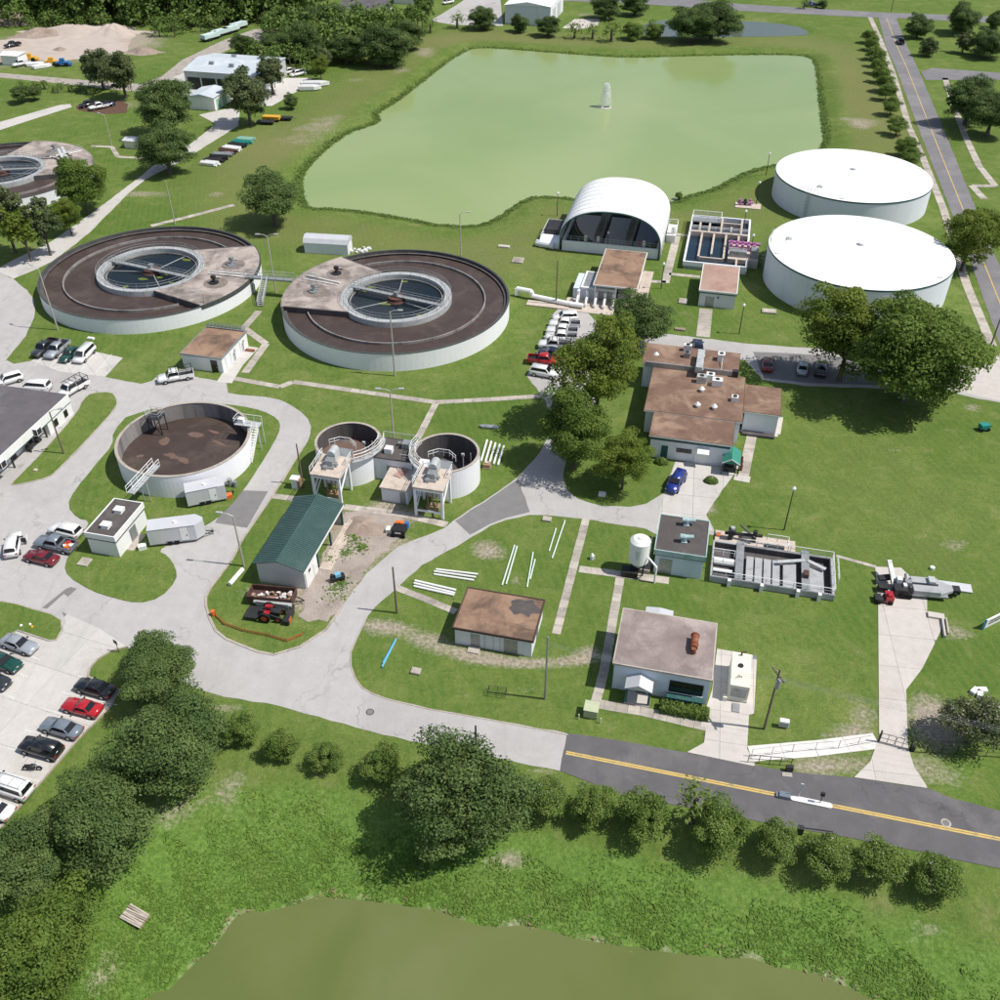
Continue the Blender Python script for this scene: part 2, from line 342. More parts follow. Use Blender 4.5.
def water_mat(name, c1, c2, rough, wave, bd, spec=.5, sc=.02):
    m, N, L, B = nmat(name)
    g = N.new('ShaderNodeNewGeometry').outputs['Position']
    L.new(mixc(N, L, rampf(N, L, noise(N, L, g, sc, 4, .5, .8), .3, .7), c1, c2), B.inputs['Base Color'])
    B.inputs['Roughness'].default_value = rough; B.inputs['Specular IOR Level'].default_value = spec; B.inputs['IOR'].default_value = 1.33
    bump(N, L, noise(N, L, g, wave, 3), .25, bd, B)
water_mat('lake_water', (.232, .312, .118), (.285, .348, .150), .12, 1.1, .02)
water_mat('pond_water', (.108, .138, .038), (.148, .170, .062), .08, 1.2, .008, .5, .05)
water_mat('small_pond_water', (.10, .12, .10), (.12, .14, .12), .08, 1.5, .01)
water_mat('dark_water', (.010, .016, .022), (.013, .02, .024), .06, 2, .005)
water_mat('filter_water', (.014, .028, .045), (.018, .034, .05), .08, 2, .006)
worn('pale_green', (.50, .54, .36), (.44, .48, .32), 1.5, .6); worn('pvc_pale', (.62, .72, .64), (.54, .64, .56), 2, .5); worn('tarp', (.55, .68, .66), (.48, .62, .62), 1, .6, (.70, .75, .74), .4); worn('aqua_roof', (.05, .26, .19), (.04, .21, .16), 1.5, .5)
leaf_mat('spray', (.9, .92, .92), (.95, .95, .95), (.95, .95, .95), .6)
worn('white_concrete', (.72, .70, .67), (.66, .64, .61), 1, .85, (.55, .52, .48), .4, .55, .8, rand=.04); worn('channel_grey', (.40, .41, .42), (.34, .35, .36), 1, .8, (.25, .25, .25), .5, .52, .75, fa=.05)
worn('pale_roof', (.52, .57, .61), (.47, .52, .56), .4, .5, (.62, .66, .68), .15, fa=.04); worn('gravel', (.40, .345, .305), (.33, .285, .25), .8, .95, (.27, .23, .20), .25, .48, .68, fine=5, bmp=.5, bd=.05, fa=.2); worn('brown_trim', (.10, .065, .05), (.08, .05, .04), 2, .8)
leaf_mat('leaf_green', (.074, .145, .024), (.200, .285, .056), (.15, .22, .042), .4)
worn('rail_grey', (.40, .415, .42), (.34, .355, .36), 2, .55, (.28, .28, .275), 1, metal=.3)
# ------------------------------------------------------------------ ground, waters
POND_Z, LAKE_Z = -3.0, -0.9
bank_top = P([(-160, 960), (10, 835), (80, 765), (112, 716), (225, 708), (330, 731), (410, 752), (530, 780), (620, 806), (906, 860), (1000, 882), (1250, 950)])
pond_line = P([(100, 1090), (140, 1015), (153, 992), (169, 990), (187, 971), (216, 945), (234, 919), (250, 910), (266, 912), (297, 904), (318, 896), (345, 899), (370, 901), (406, 906), (443, 912), (474, 925), (500, 927), (524, 925), (547, 930), (581, 940), (620, 945), (672, 953), (711, 957), (750, 958), (774, 966), (818, 974), (857, 992), (875, 1000), (925, 1035), (1010, 1075)], POND_Z)
pond_poly = pond_line + [(60, 5), (-60, 5)]
lake_poly = P([(469, 49), (448, 62), (422, 83), (396, 103), (376.5, 114), (381, 119), (379, 123), (367, 127), (349, 133), (328, 148), (310, 166), (301, 179), (305, 200), (309, 208), (344, 209), (375, 213), (406, 218), (438, 225), (469, 226), (484, 224), (498, 218), (511, 208), (524, 199), (542, 196), (571, 198), (620, 206), (672, 203), (688, 195), (711, 190), (732, 179), (750, 170), (774, 165), (800, 160), (824.5, 148), (820.6, 117), (817, 78), (814, 61), (805, 56), (779, 55), (740, 55), (685, 56.5), (628, 58), (594, 56), (542, 52), (490, 48)], LAKE_Z)
lake_poly = smooth_poly(lake_poly, 1)
pond2_poly = smooth_poly(P([(636, 31), (652, 20), (700, 19), (750, 21), (795, 25), (812, 33), (800, 36), (700, 37), (650, 36)], -.5), 1)
def dist_line(X, Y, line, closed=False):
    d = np.full(X.shape, 1e9); pts = line+[line[0]] if closed else line
    for (ax, ay), (bx, by) in zip(pts, pts[1:]):
        ux, uy = bx-ax, by-ay; l2 = ux*ux+uy*uy+1e-9
        t = np.clip(((X-ax)*ux+(Y-ay)*uy)/l2, 0, 1); d = np.minimum(d, np.hypot(X-ax-t*ux, Y-ay-t*uy))
    return d
def inside(X, Y, poly):
    r = np.zeros(X.shape, bool); n = len(poly)
    for i in range(n):
        (ax, ay), (bx, by) = poly[i], poly[i-1]
        c = ((ay > Y) != (by > Y)) & (X < (bx-ax)*(Y-ay)/(by-ay+1e-12)+ax); r ^= c
    return r
def sstep(t): t = np.clip(t, 0, 1); return t*t*(3-2*t)
def height(X, Y):
    X = np.asarray(X, float); Y = np.asarray(Y, float); Z = np.zeros(X.shape)
    dt, dp = dist_line(X, Y, bank_top), dist_line(X, Y, pond_line)
    low = inside(X, Y, bank_top+[(200, -40), (-200, -40)]); inp = inside(X, Y, pond_poly)
    t = dt/(dt+dp+1e-6); Z = np.where(low, POND_Z*sstep(t*.93+.035)*1.0, Z); Z = np.where(inp, POND_Z-np.minimum(1.6, .05+.35*dp), Z)
    near = (np.abs(X) < 240) & (Y > 150)
    dl = dist_line(X, Y, lake_poly, True); il = inside(X, Y, lake_poly)
    Z = np.where(near & ~il & (dl < 6), LAKE_Z*(1-sstep(dl/6)), Z); Z = np.where(il, LAKE_Z-np.minimum(1.5, .05+.4*dl), Z)
    d2 = dist_line(X, Y, pond2_poly, True); i2 = inside(X, Y, pond2_poly)
    Z = np.where(~i2 & (d2 < 3), -.5*(1-sstep(d2/3)), Z); Z = np.where(i2, -.55-np.minimum(1, .3*d2), Z)
    return Z, low, t, dp, dl, il
def hz(x, y): return float(height(np.array([x]), np.array([y]))[0][0])
xs = np.concatenate([np.arange(-1500, -230, 90), np.arange(-230, 230, 1.05), np.arange(230, 1500, 90)])
ys = [2.0]
while ys[-1] < 2600:
    y = ys[-1]; ys.append(y + (.75 if 20 < y < 125 else .75+(y-125)*.0085 if 125 <= y < 520 else 2.5 if y <= 20 else 60))
ys = np.array(ys); X, Y = np.meshgrid(xs, ys); Z, low, tb, dpw, dlw, inl = height(X, Y)
# soil / dry / lush masks: (px, py, rx m, ry m, strength)
def blobs(lst, X, Y, z=0):
    A = np.zeros(X.shape)
    for px, py, rx, ry, s in lst:
        c = G(px, py, z); A += s*np.exp(-(((X-c.x)/rx)**2+((Y-c.y)/ry)**2))
    return A
dirt = blobs([(375, 625, 2.2, 1.5, .8), (400, 630, 2.5, 1.3, .9), (430, 640, 3, 1.2, .95), (455, 650, 3, 1.0, .95), (478, 657, 3, .9, .9), (505, 662, 3, .8, .9), (540, 664, 3, .8, .95), (575, 660, 3, .9, .95), (590, 652, 1.6, 1.3, .9),
    (345, 525, 3, 3, 1), (370, 530, 4, 4, 1), (362, 545, 3, 3, 1), (335, 575, 3, 4, 1), (312, 600, 4, 3, 1), (330, 595, 3, 3, .95), (355, 560, 3, 3, .9), (265, 590, 3, 2.0, .8), (405, 545, 3, 2, .6), (385, 505, 2.5, 2, .9), (410, 515, 4, 2.5, .7),
    (160, 512, 2.5, 1.5, .9), (120, 590, 6, 2, .35), (12, 600, 3, 4, .85), (483, 548, 2.5, 2, .75), (495, 555, 2, 1.4, .6), (517, 580, 1, 1.2, .8),
    (935, 710, 3, 2.5, .8), (955, 735, 3, 2, .7), (925, 727, 2, 3, .75), (860, 715, 2, 3, .75), (845, 735, 3, 1.4, .7), (845, 765, 6, 1.5, .75), (812, 765, 3, 1.5, .5), (925, 765, 3, 2, .55), (947, 780, 3, 1.3, .4),
    (700, 500, 1.2, 3, .5), (712, 508, 1.2, 2.5, .6), (905, 390, 2, 1.5, .5), (972, 408, 1.6, 1.2, .9), (898, 450, 1.3, .8, .6), (955, 545, 2.5, 2, .6), (945, 625, 2, 1.5, .6), (963, 635, 2.5, 1.4, .6),
    (862, 123, 5, 5, 1.0), (842, 118, 2, 1.5, .6), (300, 140, 9, 5, .55), (318, 128, 8, 5, .7), (330, 118, 6, 5, .6), (425, 52, 5, 8, .8), (400, 70, 4, 5, .7), (355, 80, 5, 3, .6), (145, 194, 6, 2.2, .9), (216, 194, 2.5, 1.8, .6), (760, 20, 8, 8, .5), (590, 15, 9, 6, .6),
    (62, 45, 34, 16, 1.2), (15, 60, 20, 10, .9), (125, 40, 10, 14, .9), (110, 105, 12, 5, .8), (60, 800, .1, .1, 0), (175, 805, 3, 2, .3), (225, 783, 3, 1.5, .3), (235, 775, 2, 1.5, .35), (105, 945, 1.6, 2, .7), (92, 970, 1.5, 1.5, .6), (150, 810, 3, 3, .25), (215, 800, 3, 2, .25),
    (495, 852, 3, 1.0, .5), (510, 848, 2, .8, .4), (930, 925, 2, 1.2, .5), (520, 690, 1.5, .8, .5), (690, 660, 1.5, 1, .4), (815, 590, 2, 2, .4), (560, 690, 2, 1, .3), (760, 690, 1.5, 2, .5), (255, 615, 3, 1, .3), (390, 450, 1, 1, .3), (430, 360, 4, 2, .25),
    (175, 655, 2, 1, .6), (222, 708, 2.5, .8, .8), (300, 718, 4, .8, .4), (545, 773, 2.5, .8, .7), (590, 785, 2, .6, .6), (240, 640, 2, 1, .3)], X, Y)
dirt += blobs([(230, 770, 3, 2, .1), (495, 870, 4, 1, .1)], X, Y, -1.5)
pond_edge = np.where(low, np.exp(-(dpw/.8)**2)*(.42+.25*np.sin(X*.9)), 0); dirt += pond_edge
lush = np.where(low, sstep((tb-.18)/.3)*.75, 0)+blobs([(60, 640, 3, 3, .3), (330, 250, 8, 8, .15), (720, 640, 9, 8, .25), (850, 640, 8, 10, .3), (950, 770, 12, 6, .5), (260, 560, 3, 6, .5), (50, 440, 9, 12, .5), (760, 250, 12, 25, .35), (720, 330, 15, 10, .35), (130, 230, 1, 1, 0), (560, 490, 8, 8, .4)], X, Y)
lush += np.where(~inl, np.exp(-(dlw/2.2)**2)*.5, 0)
dry = np.where(~inl & (dlw < 60), sstep((dlw-3)/6)*np.exp(-((dlw-14)/16)**2)*.62, 0)*(Y > 175)+blobs([(850, 90, 12, 60, .35), (300, 150, 20, 14, .4), (480, 40, 40, 10, .35), (120, 585, 8, 3, .3), (470, 560, 10, 8, .25), (860, 450, 25, 14, .25), (930, 560, 14, 16, .35), (450, 270, 14, 10, .3), (540, 350, 6, 18, .25), (180, 790, 12, 5, .4)], X, Y)
dirt[Y > 470] = 0
nx, ny = len(xs), len(ys); me = bpy.data.meshes.new('ground')
me.vertices.add(nx*ny); me.vertices.foreach_set('co', np.stack([X, Y, Z], -1).astype(np.float32).ravel())
i0 = (np.arange(ny-1)[:, None]*nx+np.arange(nx-1)[None]).ravel(); quad = np.stack([i0, i0+1, i0+nx+1, i0+nx], -1).astype(np.int32)
me.loops.add(quad.size); me.loops.foreach_set('vertex_index', quad.ravel()); me.polygons.add(len(quad))
me.polygons.foreach_set('loop_start', np.arange(0, quad.size, 4, dtype=np.int32)); me.polygons.foreach_set('use_smooth', np.ones(len(quad), bool))
me.update(); me.materials.append(mt('grass'))
for n_, a_ in (('dirt', dirt), ('lush', lush), ('dry', dry)):
    at = me.attributes.new(n_, 'FLOAT', 'POINT'); at.data.foreach_set('value', a_.astype(np.float32).ravel())
struct(link('ground', me))
def water(name, poly, z, mat): return struct(MB().sheet(poly, z).build(name, mat))
water('lake', lake_poly, LAKE_Z, 'lake_water'); water('pond', pond_poly, POND_Z, 'pond_water'); water('roadside_pond', pond2_poly, -.55, 'small_pond_water')
# ------------------------------------------------------------------ roads
def pave(name, px, z, mat, amp=.10, step=1.3, pts=None):
    poly = pts or P(px); return struct(MB().prism(jag(poly, step, amp) if amp else poly, z-.1, z).build(name, mat))
yard = [(-140, 310), (-5, 270), (13, 279), (27, 290), (34, 300), (35, 310), (34, 318), (26, 336), (6, 360), (14, 364), (31, 361), (60, 346), (96, 352), (123, 358), (105, 377), (141, 384), (152, 381), (160, 374), (178, 374), (218, 381), (226, 381), (228, 393), (240, 395), (266, 397), (280, 400), (292, 406), (301, 412), (308, 419), (311, 427), (310, 435), (305, 446), (274, 495), (244, 539), (231, 563), (211, 588), (207, 597), (207, 606), (210, 618), (216, 630), (226, 638), (240, 644), (258, 651), (274, 654), (288, 652), (300, 646), (314, 638), (326, 629), (336, 617), (344, 604), (366, 574), (398, 547), (445, 528), (453, 521), (490, 497), (518, 477), (537, 456), (550, 434), (552, 420), (545, 400), (527, 376), (540, 345), (554, 313), (560, 307), (583, 307), (600, 326), (628, 338), (667, 334), (750, 344), (789, 347), (860, 350), (945, 352), (985, 366), (1003, 352), (1080, 390), (1010, 404), (979, 399), (943, 390), (867, 388), (805, 386), (763, 380), (745, 360), (656, 350), (622, 362), (595, 400), (577, 440), (566, 462), (563, 477), (568, 491), (578, 499), (590, 503), (602, 506), (630, 507), (646, 504), (664, 493), (675, 462), (741, 462), (735, 473), (722, 490), (706, 515), (716, 535), (655, 534), (646, 529), (584, 519), (555, 516), (529, 515), (506, 520), (490, 526), (464, 542), (422, 565), (396, 589), (375, 607), (367, 617), (357, 638), (351, 652), (351, 665), (355, 677), (362, 687), (373, 693), (386, 698), (427, 708), (490, 719), (567, 733.5), (560, 771), (532, 766), (409, 741), (331, 721), (279, 706), (240, 699), (224, 697), (190, 686), (160, 672), (140, 655), (127, 647), (110, 652), (97, 660), (90, 669), (88, 677), (120, 690), (112, 706), (78, 740), (10, 818), (-40, 872), (-260, 1010), (-240, 310)]
yard_o = pave('plant_road', yard, .03, 'road_grey')
pave('access_road', [(-5, 270), (20, 257), (49, 243), (70, 229), (99, 208), (140, 177), (160, 160), (192, 143), (216, 124), (199, 115), (231, 108), (240, 112), (238, 126), (198, 151), (182, 161), (146, 179), (130, 192), (88, 234), (55, 260), (30, 272), (13, 279)], .05, 'lot_concrete')
pave('asphalt_road', [(567, 733.5), (615, 740), (687, 753), (750, 765), (792, 772), (854, 778), (930, 789), (950, 798), (1000, 811), (1300, 868), (1300, 945), (1000, 869), (906, 849), (620, 795), (560, 771)], .055, 'asphalt', .05)
pave('county_road', [(878, 15), (886, 47), (896, 68), (922, 138), (948, 203), (971, 263), (998, 340), (1030, 430), (1110, 600), (1200, 600), (1110, 470), (1060, 380), (1000, 268), (969, 192), (948, 140), (922, 78), (904, 39), (896, 17)], .03, 'asphalt_far', .08)
pave('cross_road', [(420, -12), (660, -3), (740, 4), (870, 12), (1000, 17), (1200, 24), (1200, 31), (1000, 23.5), (905, 18.5), (870, 17.5), (740, 11), (640, 4), (420, -5)], .05, 'asphalt_far', 0)
pave('side_road', [(921, 72), (932, 68), (1000, 73), (1100, 77), (1100, 86), (1000, 80), (926, 80)], .045, 'asphalt_far', 0)
pave('gravel_track', [(-60, 72), (0, 73), (83, 80), (140, 84), (161, 77), (182, 60), (224, 40), (255, 29), (275, 30), (285, 38), (268, 42), (240, 45), (200, 62), (176, 82), (150, 93), (120, 90), (83, 86), (0, 77.5), (-60, 76)], .03, 'walk_concrete')
pave('field_path', [(-40, 134), (0, 122), (60, 105), (70, 104), (72, 107), (62, 110), (0, 130), (-40, 142)], .03, 'lot_concrete')
pave('depot_yard', [(158, 84), (186, 72), (200, 86), (190, 96), (160, 92)], .045, 'lot_concrete')
pave('storage_apron', [(262, 92), (285, 78), (312, 78), (309, 84), (296, 92), (272, 106), (262, 106)], .03, 'lot_concrete')
pave('far_apron', [(575, 19), (600, 19), (598, 26), (577, 30), (562, 28)], .03, 'new_concrete')
pave('far_car_park', [(430, 21), (455, 6), (470, -4), (500, -4), (503, 26), (455, 25)], .03, 'road_grey', 0)
pave('patched_asphalt', [(233, 490), (268, 491.5), (247, 528), (215, 523)], .036, 'asphalt_patch', .03)
pave('road_repair_strip', [(66, 589), (71, 587), (77, 589), (68, 597), (64, 594), (47, 609), (42, 608)], .036, 'asphalt_patch', .02)
pave('worn_asphalt', [(455, 521), (492, 497), (518, 479), (530, 512), (506, 518), (490, 524), (470, 535)], .036, 'asphalt_patch', .1)
pave('back_asphalt', [(753, 352), (800, 354), (900, 362), (960, 372), (940, 386), (867, 385), (805, 383), (764, 378)], .038, 'asphalt_patch', .06)
pave('footbridge_apron', [(950, 362), (984, 366), (1003, 353), (1080, 391), (1010, 403), (980, 397), (945, 387)], .042, 'new_concrete', .03)
pave('gravel_yard', [(298, 616), (310, 585), (322, 560), (333, 540), (345, 512), (372, 507), (392, 511), (404, 522), (399, 538), (382, 553), (362, 573), (343, 602), (328, 622), (308, 622)], .034, 'gravel', .45, .9)
# slabs: a lot cut into cast panels
def clip(poly, nx, ny, d):
    out = []; n = len(poly)
    for i in range(n):
        a, b = poly[i], poly[(i+1) % n]; da, db = a[0]*nx+a[1]*ny-d, b[0]*nx+b[1]*ny-d
        if da >= 0: out.append(a)
        if da*db < 0: t = da/(da-db); out.append((a[0]+(b[0]-a[0])*t, a[1]+(b[1]-a[1])*t))
    return out
def slabs(name, px, z, mat, sx, sy, ang, gap=.03, off=(0, 0)):
    poly = P(px); root = struct(MB().prism(poly, z-.05, z-.02).build(name, 'asphalt_patch'))
    k, q = math.cos(ang), math.sin(ang); u = [p[0]*k+p[1]*q-off[0] for p in poly]; w = [-p[0]*q+p[1]*k-off[1] for p in poly]
    for i in range(math.floor(min(u)/sx), math.ceil(max(u)/sx)):
        for j in range(math.floor(min(w)/sy), math.ceil(max(w)/sy)):
            c = poly; a0, a1, b0, b1 = i*sx+gap/2+off[0], (i+1)*sx-gap/2+off[0], j*sy+gap/2+off[1], (j+1)*sy-gap/2+off[1]
            for nx_, ny_, d in ((k, q, a0), (-k, -q, -a1), (-q, k, b0), (q, -k, -b1)):
                if len(c) > 2: c = clip(c, nx_, ny_, d)
            if len(c) < 3: continue
            cc = [c[0]]
            for p in c[1:]:
                if abs(p[0]-cc[-1][0])+abs(p[1]-cc[-1][1]) > .01: cc.append(p)
            if len(cc) < 3: continue
            ar = abs(sum(cc[m][0]*cc[(m+1) % len(cc)][1]-cc[(m+1) % len(cc)][0]*cc[m][1] for m in range(len(cc))))/2
            if ar < .3: continue
            MB().prism(cc, z-.04, z).build('slab', mat, root)
    return root
slabs('car_park', [(62, 612), (66, 622), (62, 634), (57, 641), (49, 642.5), (17, 632), (4, 641), (-60, 690), (-200, 800), (-230, 960), (-30, 862), (10, 817), (78, 739), (111, 706), (118, 691), (88, 678), (89.5, 669), (97, 659.5), (110, 651.5), (126, 646.5), (100, 629)], .06, 'lot_concrete', 5.2, 5.2, R(-20))
slabs('house_driveway', [(656, 529), (664, 493), (676, 462), (741, 462), (735, 473), (722, 490), (706, 514), (712, 531)], .05, 'lot_concrete', 4.2, 4.2, R(-10))
slabs('generator_driveway', [(717, 649), (757, 656), (754, 714), (749, 715), (747, 749), (757, 767), (687, 752.5), (704, 743), (706, 728), (700, 727), (712, 690)], .07, 'new_concrete', 3.6, 4.2, R(-11))
slabs('press_driveway', [(875, 567), (901, 568), (927, 594), (927, 612), (945, 621), (936, 641), (922, 669), (906, 690), (908, 748), (914, 767), (928, 788.5), (854, 777.5), (870, 762), (879, 738), (878, 602)], .065, 'new_concrete', 5, 5, R(-8))
slabs('parking_apron', [(31, 361), (60, 346), (96, 352), (123, 358), (105, 377), (60, 372)], .05, 'lot_concrete', 3.0, 5.5, R(35))
# walkways of cast slabs
def walk(name, px, w, mat='walk_concrete', z=.045, L_=1.5):
    pts = [G(x, y) for x, y in px]; root = None
    for n_, (a, b) in enumerate(zip(pts, pts[1:])):
        d = b-a; ln = d.length; d.normalize(); nn = Vector((-d.y, d.x, 0)); k = max(1, round(ln/L_)); zz = z+.004*n_
        if root is None: root = struct(MB().prism([(a+nn*(w*.46))[:2], (a-nn*(w*.46))[:2], (b-nn*(w*.46))[:2], (b+nn*(w*.46))[:2]], -.05, .012).build(name, 'dirt'))
        for i in range(k):
            p, q = a+d*(ln*i/k+.015), a+d*(ln*(i+1)/k-.015); j = [random.uniform(-.02, .02) for _ in range(2)]
            MB().prism([(p+nn*(w/2+j[0]))[:2], (p-nn*(w/2+j[1]))[:2], (q-nn*(w/2+j[1]))[:2], (q+nn*(w/2+j[0]))[:2]], zz-.07, zz).build('slab', mat, root)
for nm, px, w in [('lawn_walk', [(586, 519), (556, 634)], 1.05), ('silo_walk', [(579, 569), (640, 577), (669, 581)], 1.25), ('office_walk', [(620, 578), (604, 672), (595, 704)], 1.1), ('front_walk', [(592, 703), (640, 711), (708, 727)], 1.3), ('shed_walk', [(397, 588), (425, 599), (456, 612)], 1.0),
    ('clarifier_walk', [(226, 377), (258, 383), (280, 387), (293, 382), (436, 402.5), (500, 399), (545, 396)], 1.15), ('thickener_walk', [(436, 403), (418, 438)], 1.05), ('stair_walk', [(259, 311), (244, 328), (266, 344), (245, 373)], 1.3), ('digester_walk', [(344, 507), (400, 514), (447, 525)], 1.2), ('barn_walk', [(272, 496), (296, 499)], 1.1),
    ('basin_walk', [(677, 236), (665, 283)], 1.6), ('canopy_walk', [(640, 281), (666, 282)], 1.1), ('filter_walk', [(669, 274), (700, 277)], 1.1), ('dome_walk', [(667, 233), (690, 236)], .9), ('pump_house_walk', [(706, 309), (703, 337)], 2.4), ('kitchen_walk', [(752, 434), (743, 479)], 1.5),
    ('upper_clarifier_walk', [(91, 146), (112, 147), (118, 157), (156, 159)], 1.2), ('drain_strip', [(151, 226), (188, 217), (234, 205)], 1.3), ('headworks_strip', [(836, 556), (876, 567)], .5), ('county_sidewalk', [(868, 13), (880, 39), (893, 73), (909, 127), (922, 156), (943, 208), (967, 286), (992, 346)], 1.7), ('park_sidewalk', [(945, 78), (953, 104), (966, 138), (979, 166), (995, 186), (972, 186), (984, 199)], 1.7)]:
    walk(nm, px, w, L_=1.5 if w < 2 else 2.2)
walk('terrace', [(737, 429), (778, 435)], 1.2, 'new_concrete', .05); walk('terrace_side', [(776, 434), (779, 417)], 1.3, 'new_concrete', .06); walk('carport_pad', [(734, 477), (750, 480)], 1.5, 'new_concrete', .055)
walk('pump_house_apron', [(224, 383), (236, 364), (252, 347)], 2.6, 'lot_concrete', .05, 2.4); walk('ramp_walk', [(750, 754), (815, 748.5), (877, 741)], 2.0, 'white_concrete', .05, 3); walk('office_side_walk', [(25, 474), (60, 438), (77, 418)], 1.2, 'walk_concrete', .05)
# kerbed lawns inside the paved yard
def lawn(name, px, kerb=True, h=.12, sm=1, w=.16):
    poly = P(px); poly = smooth_poly(poly, sm) if sm else poly
    o = struct(MB().prism(jag(poly, 1.0, .05), -.05, h-.015).build(name, 'grass'))
    if kerb:
        n = len(poly); area = sum(poly[i][0]*poly[(i+1) % n][1]-poly[(i+1) % n][0]*poly[i][1] for i in range(n)); sg = 1 if area > 0 else -1; ou = []; ins = []
        for i in range(n):
            a, b, c = Vector(poly[i-1]), Vector(poly[i]), Vector(poly[(i+1) % n]); d = (c-a).normalized(); nn = Vector((-d.y, d.x))*sg
            ou.append(b-nn*.02); ins.append(b+nn*w)
        mb = MB(); vs = []
        for a, b in zip(ou, ins): vs += [(a.x, a.y, -.04), (a.x, a.y, h), (b.x, b.y, h), (b.x, b.y, -.04)]
        fs = []
        for i in range(n):
            a, b = 4*i, 4*((i+1) % n)
            for k in range(4): fs.append((a+k, b+k, b+(k+1) % 4, a+(k+1) % 4) if sg > 0 else (a+(k+1) % 4, b+(k+1) % 4, b+k, a+k))
        mb.add(vs, fs).build('kerb', 'kerb', o)
    return o
lawn('aeration_lawn', [(200, 402), (240, 406), (263, 411), (278, 419), (281, 428), (274, 443), (258, 469), (244, 490), (224, 513), (208, 525), (172, 543), (158, 551), (168, 556), (176, 568), (177, 580), (161, 598), (138, 604), (112, 598), (91, 591), (68, 577), (64, 565), (75, 545), (84, 532), (90, 521), (78, 519), (67, 506), (75, 490), (99, 461), (113, 445), (113, 432), (130, 413)], kerb=False, h=.09, sm=1)
lawn('verge_lawn', [(8, 487), (30, 483), (49, 478), (57, 472), (90, 438), (118, 407), (117, 398), (112, 392), (92, 393), (83, 399), (76, 414), (40, 455), (20, 475)])
lawn('corner_lawn', [(-80, 660), (-80, 590), (0, 601), (18, 604), (33, 609), (52, 614), (62, 620), (63, 630), (57, 640.5), (49, 641.5), (17, 631), (4, 640), (-20, 655)], sm=0)
# kerb line of the car park, painted bays
mb = MB()
kl = [G(x, y) for x, y in [(127, 647), (110, 652), (97, 660), (90, 669), (88, 677), (119, 690), (112, 706), (78, 740), (10, 818), (-40, 872)]]
for a, b in zip(kl, kl[1:]): mb.bar(a+Vector((0, 0, .08)), b+Vector((0, 0, .08)), .17, .2)
struct(mb.build('car_park_kerb', 'kerb')); mb = MB()
kl = [G(x, y) for x, y in [(344, 605), (326, 630), (300, 647), (274, 655), (258, 652), (240, 645), (226, 639), (216, 631), (210, 619), (206, 606), (206, 597), (210.5, 588), (230.5, 562), (243.5, 538), (273, 495), (304, 446)]]
for a, b in zip(kl, kl[1:]): mb.bar(a+Vector((0, 0, .05)), b+Vector((0, 0, .05)), .3, .14)
struct(mb.build('barn_kerb', 'kerb')); mb = MB()
kl = [G(x, y) for x, y in [(568, 735), (490, 720), (427, 709), (386, 699), (373, 694), (362, 688), (355, 678), (351, 666), (351, 652), (357, 638), (367, 617)]]
for a, b in zip(kl, kl[1:]): mb.bar(a+Vector((0, 0, .03)), b+Vector((0, 0, .03)), .16, .1)
struct(mb.build('lawn_kerb', 'kerb'))
mb = MB()
for (a, b) in [((108, 683), (78, 676)), ((117, 705), (62, 692)), ((95, 722), (44, 709)), ((78, 740), (24, 730)), ((60, 760), (8, 748)), ((42, 782), (-12, 768)), ((22, 803), (-30, 790)), ((4, 645), (40, 660)), ((-12, 660), (28, 677)), ((-30, 678), (14, 698))]:
    mb.bar(G(*a, .064), G(*b, .064), .10, .006)
struct(mb.build('bay_lines', 'white_paint')); mb = MB()
for i in range(5): mb.bar(G(34+i*15.5, 366+i*1.5, .053), G(50+i*15.5, 348+i*1.5, .053), .1, .006)
struct(mb.build('bay_lines', 'white_paint'))
a, b = G(566, 752.5, .06), G(1150, 869, .06); d = (b-a).normalized(); nn = Vector((-d.y, d.x, 0)); mb = MB()
for s in (-1, 1): mb.bar(a+nn*(.13*s), b+nn*(.13*s), .19, .008)
struct(mb.build('centre_line', 'yellow_paint')); mb = MB()
cl = [((878+893)/2, 15), ((886+906)/2, 44), ((896+918)/2, 68), ((922+947)/2, 138), ((948+973)/2, 203), ((971+997)/2, 263), (1015, 340), (1045, 420)]
cl = [G(x, y, .036) for x, y in cl]
for a, b in zip(cl, cl[1:]): mb.bar(a, b, .2, .008)
struct(mb.build('centre_line', 'yellow_paint'))
# ------------------------------------------------------------------ vegetation
def quads_mesh(name, C, N_, S, tint, mat, asp=.62, rnd=None):
    """one small four-cornered leaf spray per row: centre, facing, size"""
    rnd = rnd or rng; n = len(C); N_ = N_/(np.linalg.norm(N_, axis=1, keepdims=True)+1e-9)
    A = rnd.normal(size=(n, 3)); U = np.cross(N_, A); U /= np.linalg.norm(U, axis=1, keepdims=True)+1e-9; V = np.cross(N_, U)
    S = S[:, None]; k = N_*S*.22
    v = np.stack([C-U*S, C-V*S*asp+k, C+U*S, C+V*S*asp+k], 1).reshape(-1, 3).astype(np.float32)
    me = bpy.data.meshes.new(name); me.vertices.add(4*n); me.vertices.foreach_set('co', v.ravel())
    me.loops.add(4*n); me.loops.foreach_set('vertex_index', np.arange(4*n, dtype=np.int32)); me.polygons.add(n)
    me.polygons.foreach_set('loop_start', np.arange(0, 4*n, 4, dtype=np.int32)); me.update()
    at = me.attributes.new('tint', 'FLOAT', 'POINT'); at.data.foreach_set('value', np.repeat(tint, 4).astype(np.float32))
    me.materials.append(mt(mat)); return me
